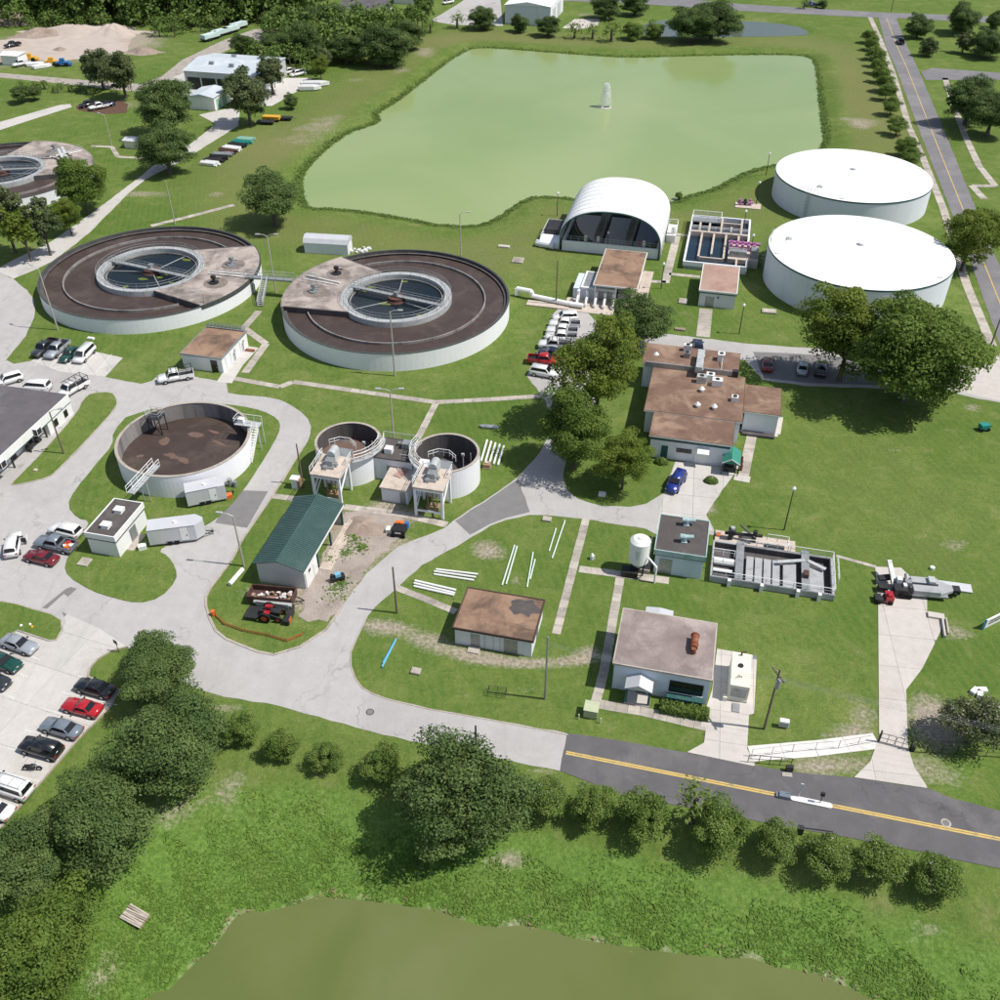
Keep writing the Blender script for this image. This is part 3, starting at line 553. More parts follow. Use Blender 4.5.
def crown_points(r, nc, nl, cr, flat=.75, low=-.45, leaf=.05, hollow=.5, gap=0., sep=.62):
    cs = []; tries = 0; ph = r.uniform(0, 6.28, 3)
    while len(cs) < nc:
        d = r.normal(size=3); d /= np.linalg.norm(d); lob = .80+.26*math.sin(d[0]*3.1+ph[0])*math.sin(d[1]*2.7+ph[1])+.14*math.sin(d[2]*6+ph[2]+d[0]*4); q = d*(hollow+(1-hollow)*r.random()**.6)*(1-cr*.6)*lob
        if q[2] < low: continue
        if gap and r.random() < gap*(math.sin(q[0]*5)+math.cos(q[1]*6)+1)/3: continue
        if len(cs) and tries < 4000 and min(np.linalg.norm(np.array(cs)-q, axis=1)) < cr*sep: tries += 1; continue
        cs.append(q)
    cs = np.array(cs); C = []; N_ = []; T = []; S = []
    for c in cs:
        k = int(nl*r.uniform(.7, 1.3)); d = r.normal(size=(k, 3)); d /= np.linalg.norm(d, axis=1, keepdims=True); d[:, 2] = np.where(d[:, 2] < -.3, -d[:, 2], d[:, 2])
        rad = cr*r.uniform(.65, 1.25); p = c+d*(rad*(.55+.5*r.random((k, 1))))*np.array([1, 1, .75])
        C.append(p); N_.append(d+r.normal(size=(k, 3))*.55+np.array([0, 0, .35])); t0 = r.random(); T.append(np.clip(t0*.72+r.random(k)*.28, 0, 1)); S.append(leaf*r.uniform(.6, 1.35, k))
    C = np.concatenate(C); C[:, 2] *= flat
    return C, np.concatenate(N_), np.concatenate(S), np.concatenate(T), cs*np.array([1, 1, flat])
PROTO = {}
def tree_proto(key, seed, nc, nl, cr, leaf, mat, hc, flat=.75, low=-.45, hollow=.5, trunk=.075, strands=0, flowers=None, limbs=7, gap=0., asp=.62):
    r = np.random.default_rng(seed); C, N_, S, T, cs = crown_points(r, nc, nl, cr, flat, low, leaf, hollow, gap)
    if strands:      # hanging moss under the outer limbs
        for c in cs[r.permutation(len(cs))[:strands]]:
            if c[2] > .35: continue
            k = 26; z = np.linspace(0, r.uniform(.25, .5), k); p = np.stack([c[0]*1.08+r.normal(size=k)*.03, c[1]*1.08+r.normal(size=k)*.03, c[2]-.05-z], 1)
            C = np.concatenate([C, p]); nn = r.normal(size=(k, 3)); nn[:, 2] = 0; N_ = np.concatenate([N_, nn]); S = np.concatenate([S, np.full(k, leaf*.8)]); T = np.concatenate([T, np.full(k, .95)])
    crown = quads_mesh('crown', C, N_, S, T, mat, asp, r)
    mb = MB(); top = Vector((0, 0, -.05)); base = Vector((0, 0, -hc)); fork = base+(top-base)*.45
    mb.cone(base+Vector((0, 0, -.05)), base+Vector((0, 0, .06)), trunk*1.5, trunk*1.05, 8); mb.cone(base+Vector((0, 0, .06)), fork, trunk*1.05, trunk*.8, 8); mb.cone(fork, top, trunk*.8, trunk*.3, 7)
    for i in range(limbs):
        c = Vector(cs[r.integers(len(cs))])*.9; m = fork.lerp(c, .5)+Vector((0, 0, .08)); mb.cone(fork, m, trunk*.5, trunk*.32, 6); mb.cone(m, c, trunk*.32, trunk*.1, 5)
    bl = None
    if flowers:
        k = flowers; d = r.normal(size=(k, 3)); d /= np.linalg.norm(d, axis=1, keepdims=True); d[:, 2] = np.abs(d[:, 2])*.9
        j = r.integers(len(cs), size=k); p = cs[j]+d*cr*1.0*np.array([1, 1, flat]); bl = quads_mesh('blossom', p, d, np.full(k, leaf*.75), r.random(k), 'blossom', .8, r)
    PROTO[key] = (crown, mb.mesh('trunk', 'bark'), hc, bl)
for i in range(3): tree_proto('oak%d' % i, 11+i, 92, 470, .25, .0215, 'leaf_oak', .86, .80, -.62, .5)
for i in range(2): tree_proto('light%d' % i, 31+i, 95, 270, .22, .0235, 'leaf_light', 1.2, 1.02, -.85, .3, .042, limbs=16, gap=.3)
for i in range(2): tree_proto('moss%d' % i, 51+i, 60, 170, .25, .042, 'leaf_moss', 1.15, 1.0, -.6, .45, .07, strands=26, limbs=10, gap=.3)
for i in range(3): tree_proto('shrub%d' % i, 71+i, 46, 300, .31, .033, 'leaf_shrub', .78, .85, -.6, .5, .05)
for i in range(2): tree_proto('flower%d' % i, 81+i, 46, 280, .31, .033, 'leaf_shrub', .85, .8, -.55, .5, .05, flowers=170)
tree_proto('flower2', 85, 44, 200, .30, .034, 'leaf_moss', .85, .8, -.55, .4, .05, flowers=700, gap=.35)
for i in range(2): tree_proto('green%d' % i, 131+i, 100, 330, .23, .023, 'leaf_green', 1.0, .95, -.8, .4, .045, limbs=12, gap=.2)
tree_proto('slim0', 91, 42, 110, .25, .06, 'leaf_light', 1.8, 1.25, -.9, .4, .06, gap=.3); tree_proto('slim1', 92, 40, 105, .25, .06, 'leaf_moss', 1.8, 1.2, -.9, .4, .06, gap=.3)
# cabbage palm: trunk and a burst of folded fronds
r = np.random.default_rng(5); C, N_, S, T = [], [], [], []
for i in range(30):
    az, el = r.uniform(0, 2*math.pi), r.uniform(-.5, 1.2); d = np.array([math.cos(az)*math.cos(el), math.sin(az)*math.cos(el), math.sin(el)])
    for k in range(9):
        q = .5+.5*k/9; fan = r.normal(size=3)*.13*k/4; C.append(d*q*.9+fan-np.array([0, 0, .32*q*q])); N_.append(r.normal(size=3)*.5+np.array([0, 0, 1])); S.append(.15); T.append(.75 if i % 3 else .1)
pm = quads_mesh('crown', np.array(C), np.array(N_), np.array(S), np.array(T), 'leaf_shrub', .28, r)
mbp = MB().cone((0, 0, -1.9), (0, 0, -.1), .14, .11, 8); PROTO['palm0'] = (pm, mbp.mesh('trunk', 'bark'), 1.85, None)
def tree(key, cx, cy, rpx, label, name='tree', cat='tree', group=None, sq=1.0, lift=1.0):
    crown, trunk, hc, bl = PROTO[key]; hc *= lift
    p = G(cx, cy, 4)
    for _ in range(4):
        r_ = rpx*scale_at(p); p = G(cx, cy, hc*r_)
        z0 = hz(p.x, p.y); p = G(cx, cy, hc*r_+z0)
    o = thing(name, label, cat, (p.x, p.y, z0), random.uniform(0, 6.28), group); s = (r_*random.uniform(.9, 1.14), r_*random.uniform(.9, 1.14), r_*sq*random.uniform(.86, 1.12))
    for nm, me in (('trunk', trunk), ('crown', crown)):
        c = link(nm, me, o); c.scale = s; c.location = (0, 0, hc*r_ if nm == 'crown' else hc*r_)
        if nm == 'trunk': c.scale = (r_, r_, r_*lift)
        elif bl: k = link('blossom', bl, c)
    return o
FG = [('oak0', 155, 668, 43, 'dark round oak at the car park entrance, topmost of the lower left cluster'), ('oak1', 168, 742, 62, 'broad dark oak below the car park entrance, second of the left cluster'), ('oak2', 96, 822, 66, 'wide dark green oak beside the white van in the car park'), ('oak0', 22, 862, 52, 'dark oak at the left edge of the picture beneath the car park'),
      ('green0', 40, 948, 70, 'leafy olive green tree in the bottom left corner'), ('oak1', 462, 792, 72, 'largest dark oak standing alone between the road and the pond'),
      ('oak2', 640, 320, 34, 'dark grey green oak behind the mid plant parked vans'), ('light0', 600, 368, 55, 'tall yellow green tree beside the row of parked white trucks'), ('green0', 575, 430, 47, 'leafy tree in the bend of the plant road, left of the brown roofed office'), ('light1', 625, 458, 33, 'small bright yellow green tree on the lawn beside the blue car'),
      ('light0', 852, 330, 62, 'bright spreading tree in front of the nearer white tank'), ('green1', 918, 350, 76, 'largest spreading tree over the back drive right of the tanks'), ('light0', 972, 236, 40, 'leafy tree between the nearer white tank and the county road'),
      ('oak2', 271, 196, 36, 'round oak with hanging moss on the lake shore above the left clarifier'),
      ('moss0', 98, 66, 20, 'tall mossy tree in front of the sand heap, left crown'), ('moss1', 120, 72, 22, 'drooping mossy tree beside the parked cars near the sand heap'), ('oak0', 163, 106, 36, 'big dark oak left of the small white garage'), ('oak1', 165, 148, 30, 'spreading oak overhanging the access road by the white box'),
      ('moss1', 246, 96, 25, 'mossy tree in front of the long white roofed depot'), ('moss0', 236, 86, 17, 'dark mossy tree at the corner of the white roofed depot'), ('moss0', 270, 72, 19, 'thin mossy tree beside the storage apron'), ('oak2', 291, 101, 9, 'small bushy tree beside the storage apron boats'), ('green1', 80, 182, 32, 'bushy tree covering the rim of the far left clarifier'),
      ('light1', 66, 214, 18, 'small pale tree right of three by the far left clarifier'), ('slim1', 40, 220, 21, 'slim pale cypress in the middle of the group by the access road'), ('slim0', 20, 226, 21, 'slim green cypress left of the pale one by the access road'), ('slim1', 2, 212, 24, 'pale drooping cypress at the left edge below the far clarifier'),
      ('oak0', 20, 93, 11, 'small dark tree on the left meadow, left of a pair'), ('oak1', 33, 92, 9, 'small dark tree on the left meadow, right of a pair'),
      ('oak0', 386, 47, 28, 'dark tree nearest the lake at the far tree belt'), ('oak2', 408, 34, 22, 'tall dark tree at the right end of the far tree belt'), ('oak1', 302, 42, 26, 'broad tree in the belt behind the depot'), ('oak0', 330, 22, 24, 'bright tree in the belt left of the grey roofed house'), ('oak2', 345, 48, 22, 'tree left of the shore oak in the far belt'), ('oak1', 362, 40, 20, 'tree tucked between two shore oaks in the far belt'), ('oak2', 275, 48, 18, 'tree with bare top directly behind the depot roof'), ('oak0', 243, 44, 14, 'small dark tree at the depot back corner'), ('moss1', 322, 58, 12, 'low pale tree left of the far belt by the storage yard'), ('light0', 320, 66, 12, 'light green bush edge of the far belt'), ('oak2', 365, 8, 7, 'small round tree beside the grey roofed house'), ('oak0', 313, 20, 18, 'tree in the belt above the depot'), ('oak1', 352, 25, 14, 'tree below the grey roofed house'),
      ('palm0', 457, 18, 8, 'small palm left of the far round trees behind the lake'), ('oak1', 482, 18, 14, 'round dark tree behind the lake by the far car park'), ('palm0', 430, 24, 8, 'palm at the corner of the far car park'), ('oak0', 425, 4, 13, 'dark tree behind the far car park drive'), ('oak2', 375, 6, 11, 'dark tree right of the grey roofed house'),
      ('oak0', 520, 24, 10, 'small tree left of the far white warehouse front'), ('oak2', 548, 26, 13, 'round tree in front of the far white warehouse'), ('palm0', 575, 28, 8, 'bushy palm before the far concrete apron, first of two'), ('palm0', 593, 29, 8, 'bushy palm before the far concrete apron, second of two'), ('palm0', 612, 29, 10, 'wide clump palm between the far apron and the roadside pond'), ('shrub0', 634, 31, 11, 'low bush at the left end of the roadside pond'), ('shrub1', 655, 31, 10, 'low bush on the near bank of the roadside pond'), ('oak1', 690, 24, 22, 'dark thicket tree on the roadside pond bank, left half'), ('oak0', 713, 22, 24, 'dark thicket tree on the roadside pond bank, right half'), ('oak2', 738, 27, 7, 'small bush at the right end of the roadside pond thicket'), ('oak2', 606, 7, 15, 'dark tree behind the roadside pond, left of a pair'), ('oak1', 635, 4, 14, 'dark tree behind the roadside pond, right of a pair'), ('palm0', 722, 3, 8, 'palm standing beside the cross road behind the pond thicket'),
      ('oak2', 919, 27, 16, 'round dark tree at the right of the road junction'), ('moss0', 930, 47, 10, 'drooping mossy tree beside the county road'), ('oak0', 963, 20, 20, 'large dark tree on the park lawn at the upper right'), ('moss1', 965, 42, 12, 'small mossy tree under the large park tree'), ('oak1', 990, 44, 20, 'dark tree at the right edge above the side road'), ('oak2', 996, 20, 12, 'dark tree in the upper right corner'), ('oak0', 972, 100, 28, 'broad dark oak over the park sidewalk below the side road'), ('oak2', 994, 112, 28, 'oak at the right edge over the park sidewalk'), ('oak1', 823, 4, 6, 'small round tree beyond the cross road'), ('palm0', 805, 2, 6, 'small palm beside the blue truck on the cross road')]
for key, x, y, rp, lab in FG: tree(key, x, y, rp*(1.15 if y < 50 and 440 < x < 760 else 1), lab, 'palm_tree' if key == 'palm0' else 'tree', lift=(.55 if key == 'palm0' else .75) if y < 50 else .78 if key in ('light0', 'light1', 'green1') and x > 800 else 1)
for i, (key, x, y, rp, w) in enumerate([('shrub0', 241, 727, 21, 'nearest the oak cluster'), ('shrub1', 281, 745, 19, 'second from the oak cluster'), ('shrub2', 327, 757, 18, 'with yellow tips, third from the oak cluster'), ('shrub0', 382, 764, 24, 'touching the left side of the lone oak')]):
    tree(key, x, y, rp*random.uniform(1.0, 1.25), 'small bushy shrub on the pond bank %s' % w, 'shrub', 'shrub', 'shrubs along the pond bank')
for i, (key, x, y, rp, w) in enumerate([('flower0', 546, 797, 25, 'beside the right of the lone oak'), ('shrub2', 594, 805, 25, 'thin one at the start of the asphalt'), ('shrub0', 645, 817, 31, 'rounded one left of the palm'), ('shrub1', 722, 828, 32, 'rounded one right of the palm'), ('flower1', 776, 842, 27, 'fourth from the right end of the row'), ('flower0', 829, 855, 28, 'third from the right end of the row'), ('flower1', 881, 862, 27, 'second from the right end of the row'), ('flower0', 938, 876, 29, 'last at the right end of the row')]):
    tree(key, x, y, rp*random.uniform(.95, 1.15), 'roadside shrub above the pond, %s' % w, 'shrub', 'shrub', 'shrubs along the asphalt road')
tree('palm0', 697, 797, 24, 'palm with drooping fronds between two roadside shrubs', 'palm_tree', 'palm'); tree('flower2', 977, 722, 38, 'large pale flowering shrub beside the fence at the right edge', 'shrub', 'shrub')
row = [(869, 36), (872, 43), (874, 52), (877.5, 59), (880, 66), (881.5, 74), (885, 83), (887, 91), (892, 106), (898, 126), (906, 146), (912, 157)]; om = ['first', 'second', 'third', 'fourth', 'fifth', 'sixth', 'seventh', 'eighth', 'ninth', 'tenth', 'eleventh', 'twelfth']
for i, (x, y) in enumerate(row): tree('shrub%d' % (i % 3), x, y, 8.5+i*.4, 'small street tree by the county sidewalk, %s counted from the junction' % om[i], 'street_tree', 'tree', 'small trees along the county sidewalk')
tree('shrub1', 679, 196, 4.5, 'small round bush on the lake shore beside the arched canopy', 'shrub', 'shrub')
tree('shrub0', 735, 478, .1+4, 'clipped bush at the office front beside the green shelter', 'shrub', 'shrub') if False else None
# far woodland: one mass of crowns
r = np.random.default_rng(99); C, N_, S, T = [], [], [], []; tk = MB()
def wood_patch(pxs, n, rad, hgt, k=230):
    poly = P(pxs); bx = [p[0] for p in poly]; by = [p[1] for p in poly]; m = 0
    while m < n:
        x, y = r.uniform(min(bx), max(bx)), r.uniform(min(by), max(by))
        if not inside(np.array([x]), np.array([y]), poly)[0]: continue
        m += 1; R_ = rad*r.uniform(.7, 1.3); h = hgt*r.uniform(.7, 1.25)
        tk.cone((x, y, 0), (x, y, h), .25, .1, 5)
        t0 = r.random()
        for j in range(9):
            d = r.normal(size=3); d /= np.linalg.norm(d); d[2] = abs(d[2])*1.0-.15; c = np.array([x, y, h-R_*.5])+d*R_*.65*np.array([1, 1, 1.25]); kk = k//9
            e = r.normal(size=(kk, 3)); e /= np.linalg.norm(e, axis=1, keepdims=True); e[:, 2] = np.abs(e[:, 2])*1.1-.25
            C.append(c+e*R_*.45*(.6+.5*r.random((kk, 1)))); N_.append(e+r.normal(size=(kk, 3))*.4+np.array([0, 0, .3])); S.append(R_*.105*r.uniform(.6, 1.4, kk)); T.append(np.clip(t0*.7+r.random(kk)*.15+r.random()*.2, 0, 1))
wood_patch([(-90, 20), (60, 24), (120, 25), (165, 28), (215, 22), (262, 22), (300, 30), (318, 16), (326, 2), (330, -18), (-90, -18)], 560, 6.5, 11, 190)
wood_patch([(120, 25), (215, 22), (228, 32), (150, 40)], 22, 3, 3.5, 160); wood_patch([(-40, 22), (40, 20), (112, 21), (110, 27), (30, 30), (-40, 30)], 30, 3.2, 3, 140)
wood_patch([(268, 32), (330, 30), (425, 26), (428, 42), (398, 62), (352, 64), (300, 62), (270, 50)], 60, 5, 7, 220); wood_patch([(20, 86), (95, 90), (100, 96), (20, 92)], 16, 1.8, 1.6, 120); wood_patch([(-60, 10), (318, 8), (318, 24), (300, 28), (-60, 27)], 90, 5, 5, 170); wood_patch([(255, 62), (318, 60), (330, 70), (300, 75), (260, 72)], 14, 3.5, 5, 160)
o = link('woodland', quads_mesh('woodland', np.concatenate(C), np.concatenate(N_), np.concatenate(S), np.concatenate(T), 'leaf_wood', .7, r)); o['kind'] = 'stuff'; tag(o, 'dense green woodland mass across the top left horizon', 'woodland')
tk.build('trunks', 'bark', o)
# scrub, reeds and tall weeds
def blades(name, label, cat, pts, hgt, wid, mat, lean=.42, clumpy=.7, asp=.45):
    r = np.random.default_rng(len(pts)+3); n = len(pts); z, *_ = height(pts[:, 0], pts[:, 1])
    cl = .5+.5*np.sin(pts[:, 0]*1.1+np.sin(pts[:, 1]*.7)*2)*np.cos(pts[:, 1]*1.3+pts[:, 0]*.4)
    h = hgt*(1-clumpy+clumpy*cl)*r.uniform(.6, 1.3, n); C = np.stack([pts[:, 0], pts[:, 1], z+h*.45], 1)
    N_ = np.stack([r.normal(size=n)*lean, r.normal(size=n)*lean-.1, np.ones(n)*1.5], 1)
    o = link(name, quads_mesh(name, C, N_, wid*r.uniform(.6, 1.4, n)*(.7+.5*cl), np.clip(cl*.35+(.5+.5*np.sin(pts[:, 0]*.23+1)*np.sin(pts[:, 1]*.31+pts[:, 0]*.11))*.35+r.random(n)*.3, 0, 1), mat, asp, r)); o['kind'] = 'stuff'; tag(o, label, cat)
n = 420000; bx = rng.uniform(-75, 75, n); by = rng.uniform(12, 75, n); Zb, lo, tt, dp, *_ = height(bx, by); inp = inside(bx, by, pond_poly)
vis = lo & ~inp & (tt > .50+.12*np.sin(bx*.35)+.08*np.sin(bx*1.1+by)) & (dp > .2+.5*np.sin(bx*1.7)) & (rng.random(n) < np.clip((tt-.3)*2.0, 0, 1)) & (rng.random(n) < .5+.5*np.sin(bx*.5+by*.3)*np.sin(by*.6)+.35)
blades('bank_weeds', 'lush bright green weeds covering the slope down to the near pond', 'weeds', np.stack([bx, by], 1)[vis], .2, .2, 'weed_leaf', asp=.24)
n = 9000; bx = rng.uniform(-60, 60, n); by = rng.uniform(15, 60, n); _, lo, tt, dp, *_ = height(bx, by); vis = lo & (dp < .9) & (rng.random(n) < .5+.5*np.sin(bx*.7))
blades('dead_reeds', 'straw coloured dead reeds along the near pond waterline', 'reeds', np.stack([bx, by], 1)[vis], .4, .2, 'straw')
pts = []; lp = lake_poly+[lake_poly[0]]
for (ax, ay), (bx_, by_) in zip(lp, lp[1:]):
    L_ = math.hypot(bx_-ax, by_-ay); k = int(L_*(40 if min(ay, by_) < 300 else 20)); t = rng.random(k); pts.append(np.stack([ax+(bx_-ax)*t+rng.normal(size=k)*.75, ay+(by_-ay)*t+rng.normal(size=k)*.75], 1))
pts = np.concatenate(pts); ctr = np.array([np.mean([p[0] for p in lake_poly]), np.mean([p[1] for p in lake_poly])]); pts += (pts-ctr)/np.linalg.norm(pts-ctr, axis=1, keepdims=True)*.7
blades('lake_reeds', 'belt of green reeds around the large lake', 'reeds', pts, .55, .26, 'reed_leaf')
pts = []
for x, y, k, q in [(353, 540, 130, .5), (346, 553, 90, .4), (362, 548, 70, .4), (336, 592, 120, .6), (342, 583, 60, .4), (330, 560, 40, .3)]: c = G(x, y); pts.append(np.stack([c.x+rng.normal(size=k)*q*1.3, c.y+rng.normal(size=k)*q*1.6], 1))
blades('yard_weeds', 'ragged green weed tufts on the gravel beside the barn', 'weeds', np.concatenate(pts), .4, .22, 'weed_leaf', asp=.3)
# ------------------------------------------------------------------ tanks
SA = R(-13.3)          # heading of the whole plant
def pol(r_, deg, z=0.): return Vector((r_*math.cos(R(deg)), r_*math.sin(R(deg)), z))
def arc(r_, a0, a1, n=24): return [(r_*math.cos(R(a0+(a1-a0)*i/n)), r_*math.sin(R(a0+(a1-a0)*i/n))) for i in range(n+1)]
def blobpoly(cx, cy, rx, ry, n=14, seed=0, rot=0.):
    r_ = random.Random(seed); o = []
    for i in range(n):
        t = 2*math.pi*i/n; k = r_.uniform(.6, 1.25); x, y = rx*k*math.cos(t), ry*k*math.sin(t); o.append((cx+x*math.cos(rot)-y*math.sin(rot), cy+x*math.sin(rot)+y*math.cos(rot)))
    return smooth_poly(o, 1)
def clarifier(label, cx, cy, h, rim, well, flip, seed, bridge_deg=(178, 358), algae=True):
    t = thing('clarifier', label, 'clarifier', (cx, cy, 0), SA)
    RO = 20.7
    w = MB().ring(RO-.3, RO, -.1, h, 128); w.smooth = False; w = w.build('wall', 'tank_white', t)
    MB().ring(RO-.34, RO+.05, h, h+.10, 128).build('rim', 'rim_dark', w)
    MB().ring(RO-.345, RO-.3, 0, h-.005, 128).build('dark_inner_face', 'dark_concrete', w); MB().ring(RO-.9, RO-.35, h-.5, h-.42, 128).build('inner_ledge', 'dark_concrete', w)
    MB().ring(10.1, RO-.31, -.05, h-.75, 128).build('sludge_channel', 'sludge', t)
    a0, a1 = rim; b0, b1 = well
    n = 90; MB().ring(16.15, 16.38, 0, h-.3, n, R(a1+8 if not flip else a1+6), R(a0+360-8)).build('baffle_wall', 'inner_concrete', t)
    MB().ring(8.9, 10.15, 0, h+.28, 96).build('well_wall', 'galvanized', t)
    MB().disc(8.91, h-.55, 64).build('water', 'dark_water', t)
    MB().ring(8.35, 8.55, h-.62, h-.35, 80).build('weir', 'inner_concrete', t)
    rl = MB()
    for rr in (9.0, 10.05):
        k = 56; pts = [pol(rr, 360*i/k, h+.28) for i in range(k)]
        for i in range(k):
            p, q = pts[i], pts[(i+1) % k]; u = Vector((0, 0, 1.05)); rl.cyl(p+u, q+u, .034, 4); rl.cyl(p+u*.5, q+u*.5, .026, 4)
            if i % 2 == 0: rl.cyl(p, p+u, .03, 4)
    rl.build('railing', 'rail_grey', t)
    bA, bB = pol(9.4, bridge_deg[0], h+.3), pol(9.4, bridge_deg[1], h+.3); br = MB().bar(bA, bB, .95, .16); br = br.build('bridge', 'rail_grey', t)
    d = (bB-bA).normalized(); sd = Vector((-d.y, d.x, 0))*.45; rr = MB(); [railing(rr, [bA+s, bB+s], 1.0, .03, 1.6) for s in (sd, -sd)]; rr.build('bridge_railing', 'rail_grey', br)
    MB().cyl((0, 0, h-1.2), (0, 0, h+.2), 1.5, 20).cone((0, 0, h-.6), (0, 0, h-.3), 1.9, 1.7, 20).build('feed_well', 'rust_dark', t)
    m = MB().cyl((0, 0, h+.38), (0, 0, h+1.1), .45, 12).box(-.3, .3, -.25, .8, h+.4, h+.9); m.build('drive_unit', 'grey_metal', t)
    for k in range(3): MB().bar(pol(1.5, 40+120*k+seed*30, h-.5), pol(8.2, 40+120*k+seed*30, h-.5), .12, .1).build('scum_skimmer', 'galvanized', t)
    if algae:
        for k in range(7):
            rn = random.Random(seed*20+k); aa, r_ = rn.uniform(0, 360), rn.choice([2.6, 3.2, 7.4, 7.6, 7.2]); c = pol(r_, aa); MB().sheet(blobpoly(c.x, c.y, rn.uniform(.5, 1.3), rn.uniform(.3, .7), 12, seed*9+k), h-.535+.004*k).build('algae_mat', 'algae', t)
    # concrete deck over part of the channel
    poly = arc(RO-.1, a0, a1, 26)+arc(10.1, b1, b0, 26)
    MB().prism(poly, h-.12, h+.30).build('deck', 'dirty_concrete', t)
    MB().ring(RO-.05, RO+.09, h-.45, h+.33, 40, R(a0), R(a1)).build('deck_fascia', 'rim_dark' if not flip else 'dirty_concrete', t)
    e0 = [pol(RO-.4, a0), pol(10.3, b0)]; e1 = [pol(RO-.4, a1), pol(10.3, b1)]
    for e in (e0, e1): MB().bar(e[0]+Vector((0, 0, h-.32)), e[1]+Vector((0, 0, h-.32)), .3, 1.3).build('deck_edge_shade', 'dark_concrete', t)  # dark bars stand in for the shadow under the deck edges
    mid = (a0+a1)/2
    for k, (dr, da) in enumerate(((15.2, -16), (15.4, 15))):
        c = pol(dr, mid+da, h+.3); mb = MB().cyl(c, c+Vector((0, 0, .25)), .9, 12).cyl(c+Vector((0, 0, .25)), c+Vector((0, 0, 1.3)), .28, 10).box(c.x-.4, c.x+.4, c.y-.3, c.y+.3, h+1.3, h+1.8).cyl(c+Vector((0, 0, .9)), c+Vector((1.1, .4, .9)), .13, 8)
        mb.build('aerator_drive', 'grey_metal' if k else 'dark_metal', t)
        MB().disc(2.3, h+.312, 24, c.x+.3, c.y).build('splash_stain', 'dark_stain', t)
    rl2 = MB(); railing(rl2, [pol(13, mid-6, h+.3), pol(20.3, mid-2, h+.3)], 1.0, .035, 1.6); railing(rl2, [pol(13, mid+6, h+.3), pol(20.3, mid+3, h+.3)], 1.0, .035, 1.6); rl2.build('deck_railing', 'galvanized', t)
    pp = MB().cyl(pol(12, mid-3, h+.5), pol(19.5, mid-3.5, h+.5), .13, 8).cyl(pol(12, mid+1, h+.45), pol(19.5, mid+.5, h+.45), .1, 8); pp.build('pipe', 'pipe_white', t)
    return t
worn('rim_dark', (.05, .06, .06), (.08, .085, .08), 1.5, .8); worn('dark_stain', (.20, .165, .145), (.27, .225, .20), .7, .95, (.13, .11, .10), .5, .45, .7)
worn('algae', (.17, .22, .03), (.12, .16, .025), 2.5, .8, (.09, .10, .03), 1.2)
clarifier('round clarifier left of the small tan roofed pump house, concrete deck on its right', -67.6, 173.4, 2.8, (-36, 44), (-58, 67), False, 1, (172, -12))
clarifier('round clarifier nearest the plant centre, concrete deck on its left', -19.0, 160.6, 3.3, (139, 205), (122, 231), True, 2, (168, -10))
t3 = clarifier('round clarifier cut by the left edge of the picture behind small trees', -118.5, 227.0, 2.8, (10, 104), (-10, 120), True, 3, (200, 20), False)
zz = MB(); k = G(54, 163, 3.1); a = Matrix.Rotation(-SA, 3, 'Z') @ (k-Vector((-118.5, 227, 0)))
for s in (0, .5): zz.bar(a+Vector((-5, 2+s*3, 0)), a+Vector((0, 3+s*3, 2.4)), .7, .2); zz.bar(a+Vector((0, 3+s*3, 2.4)), a+Vector((4, -1+s*3, 0)), .7, .2)
zz.build('folded_stair', 'galvanized', t3)
# footbridge and stair between the two clarifiers
a, b = Vector((-48.3, 169.2, 3.3)), Vector((-39.0, 167.3, 3.45)); d = (b-a).normalized(); sd = Vector((-d.y, d.x, 0))*.6
fb = thing('footbridge', 'grey footbridge with a stair between the two large clarifiers', 'footbridge', (a.x, a.y, 0))
L0 = lambda v: v-Vector((a.x, a.y, 0))
MB().bar(L0(a), L0(b), 1.2, .3).build('walkway', 'grey_metal', fb); rr = MB(); [railing(rr, [L0(a)+s+Vector((0, 0, .15)), L0(b)+s+Vector((0, 0, .15))], 1.05, .04, 1.5) for s in (sd, -sd)]; rr.build('railing', 'galvanized', fb)
st = a.lerp(b, .42); sb = Vector((st.x-.6, st.y-5.0, .05)); stair = MB()
for s in (-.5, .5): stair.bar(L0(st)+Vector((s, -.6, -.1)), L0(sb)+Vector((s, 0, 0)), .08, .3)
stair = stair.build('stair', 'grey_metal', fb)
for i in range(14):
    p = (L0(st)+Vector((0, -.6, -.1))).lerp(L0(sb), (i+.5)/14); MB().box(p.x-.48, p.x+.48, p.y-.14, p.y+.14, p.z-.02, p.z+.03).build('tread', 'galvanized', stair)
rr = MB()
for s in (-.5, .5): railing(rr, [L0(st)+Vector((s, -.6, -.05)), L0(sb)+Vector((s, 0, .1))], 1.0, .04, 1.2)
rr.build('stair_railing', 'galvanized', fb)
for p in (a.lerp(b, .03), a.lerp(b, .97)): q = L0(p); MB().box(q.x-.12, q.x+.12, q.y-.12, q.y+.12, 0, 3.2).build('support', 'grey_metal', fb)
vp = MB(); q = L0(a)+Vector((.9, -.2, 0)); vp.tube([q+Vector((0, 0, -3.3)), q+Vector((0, 0, -1.6)), q+Vector((.5, -.5, -1.2)), q+Vector((.5, -.5, -2.9))], .16, 8); vp.build('valve_pipe', 'grey_metal', fb)
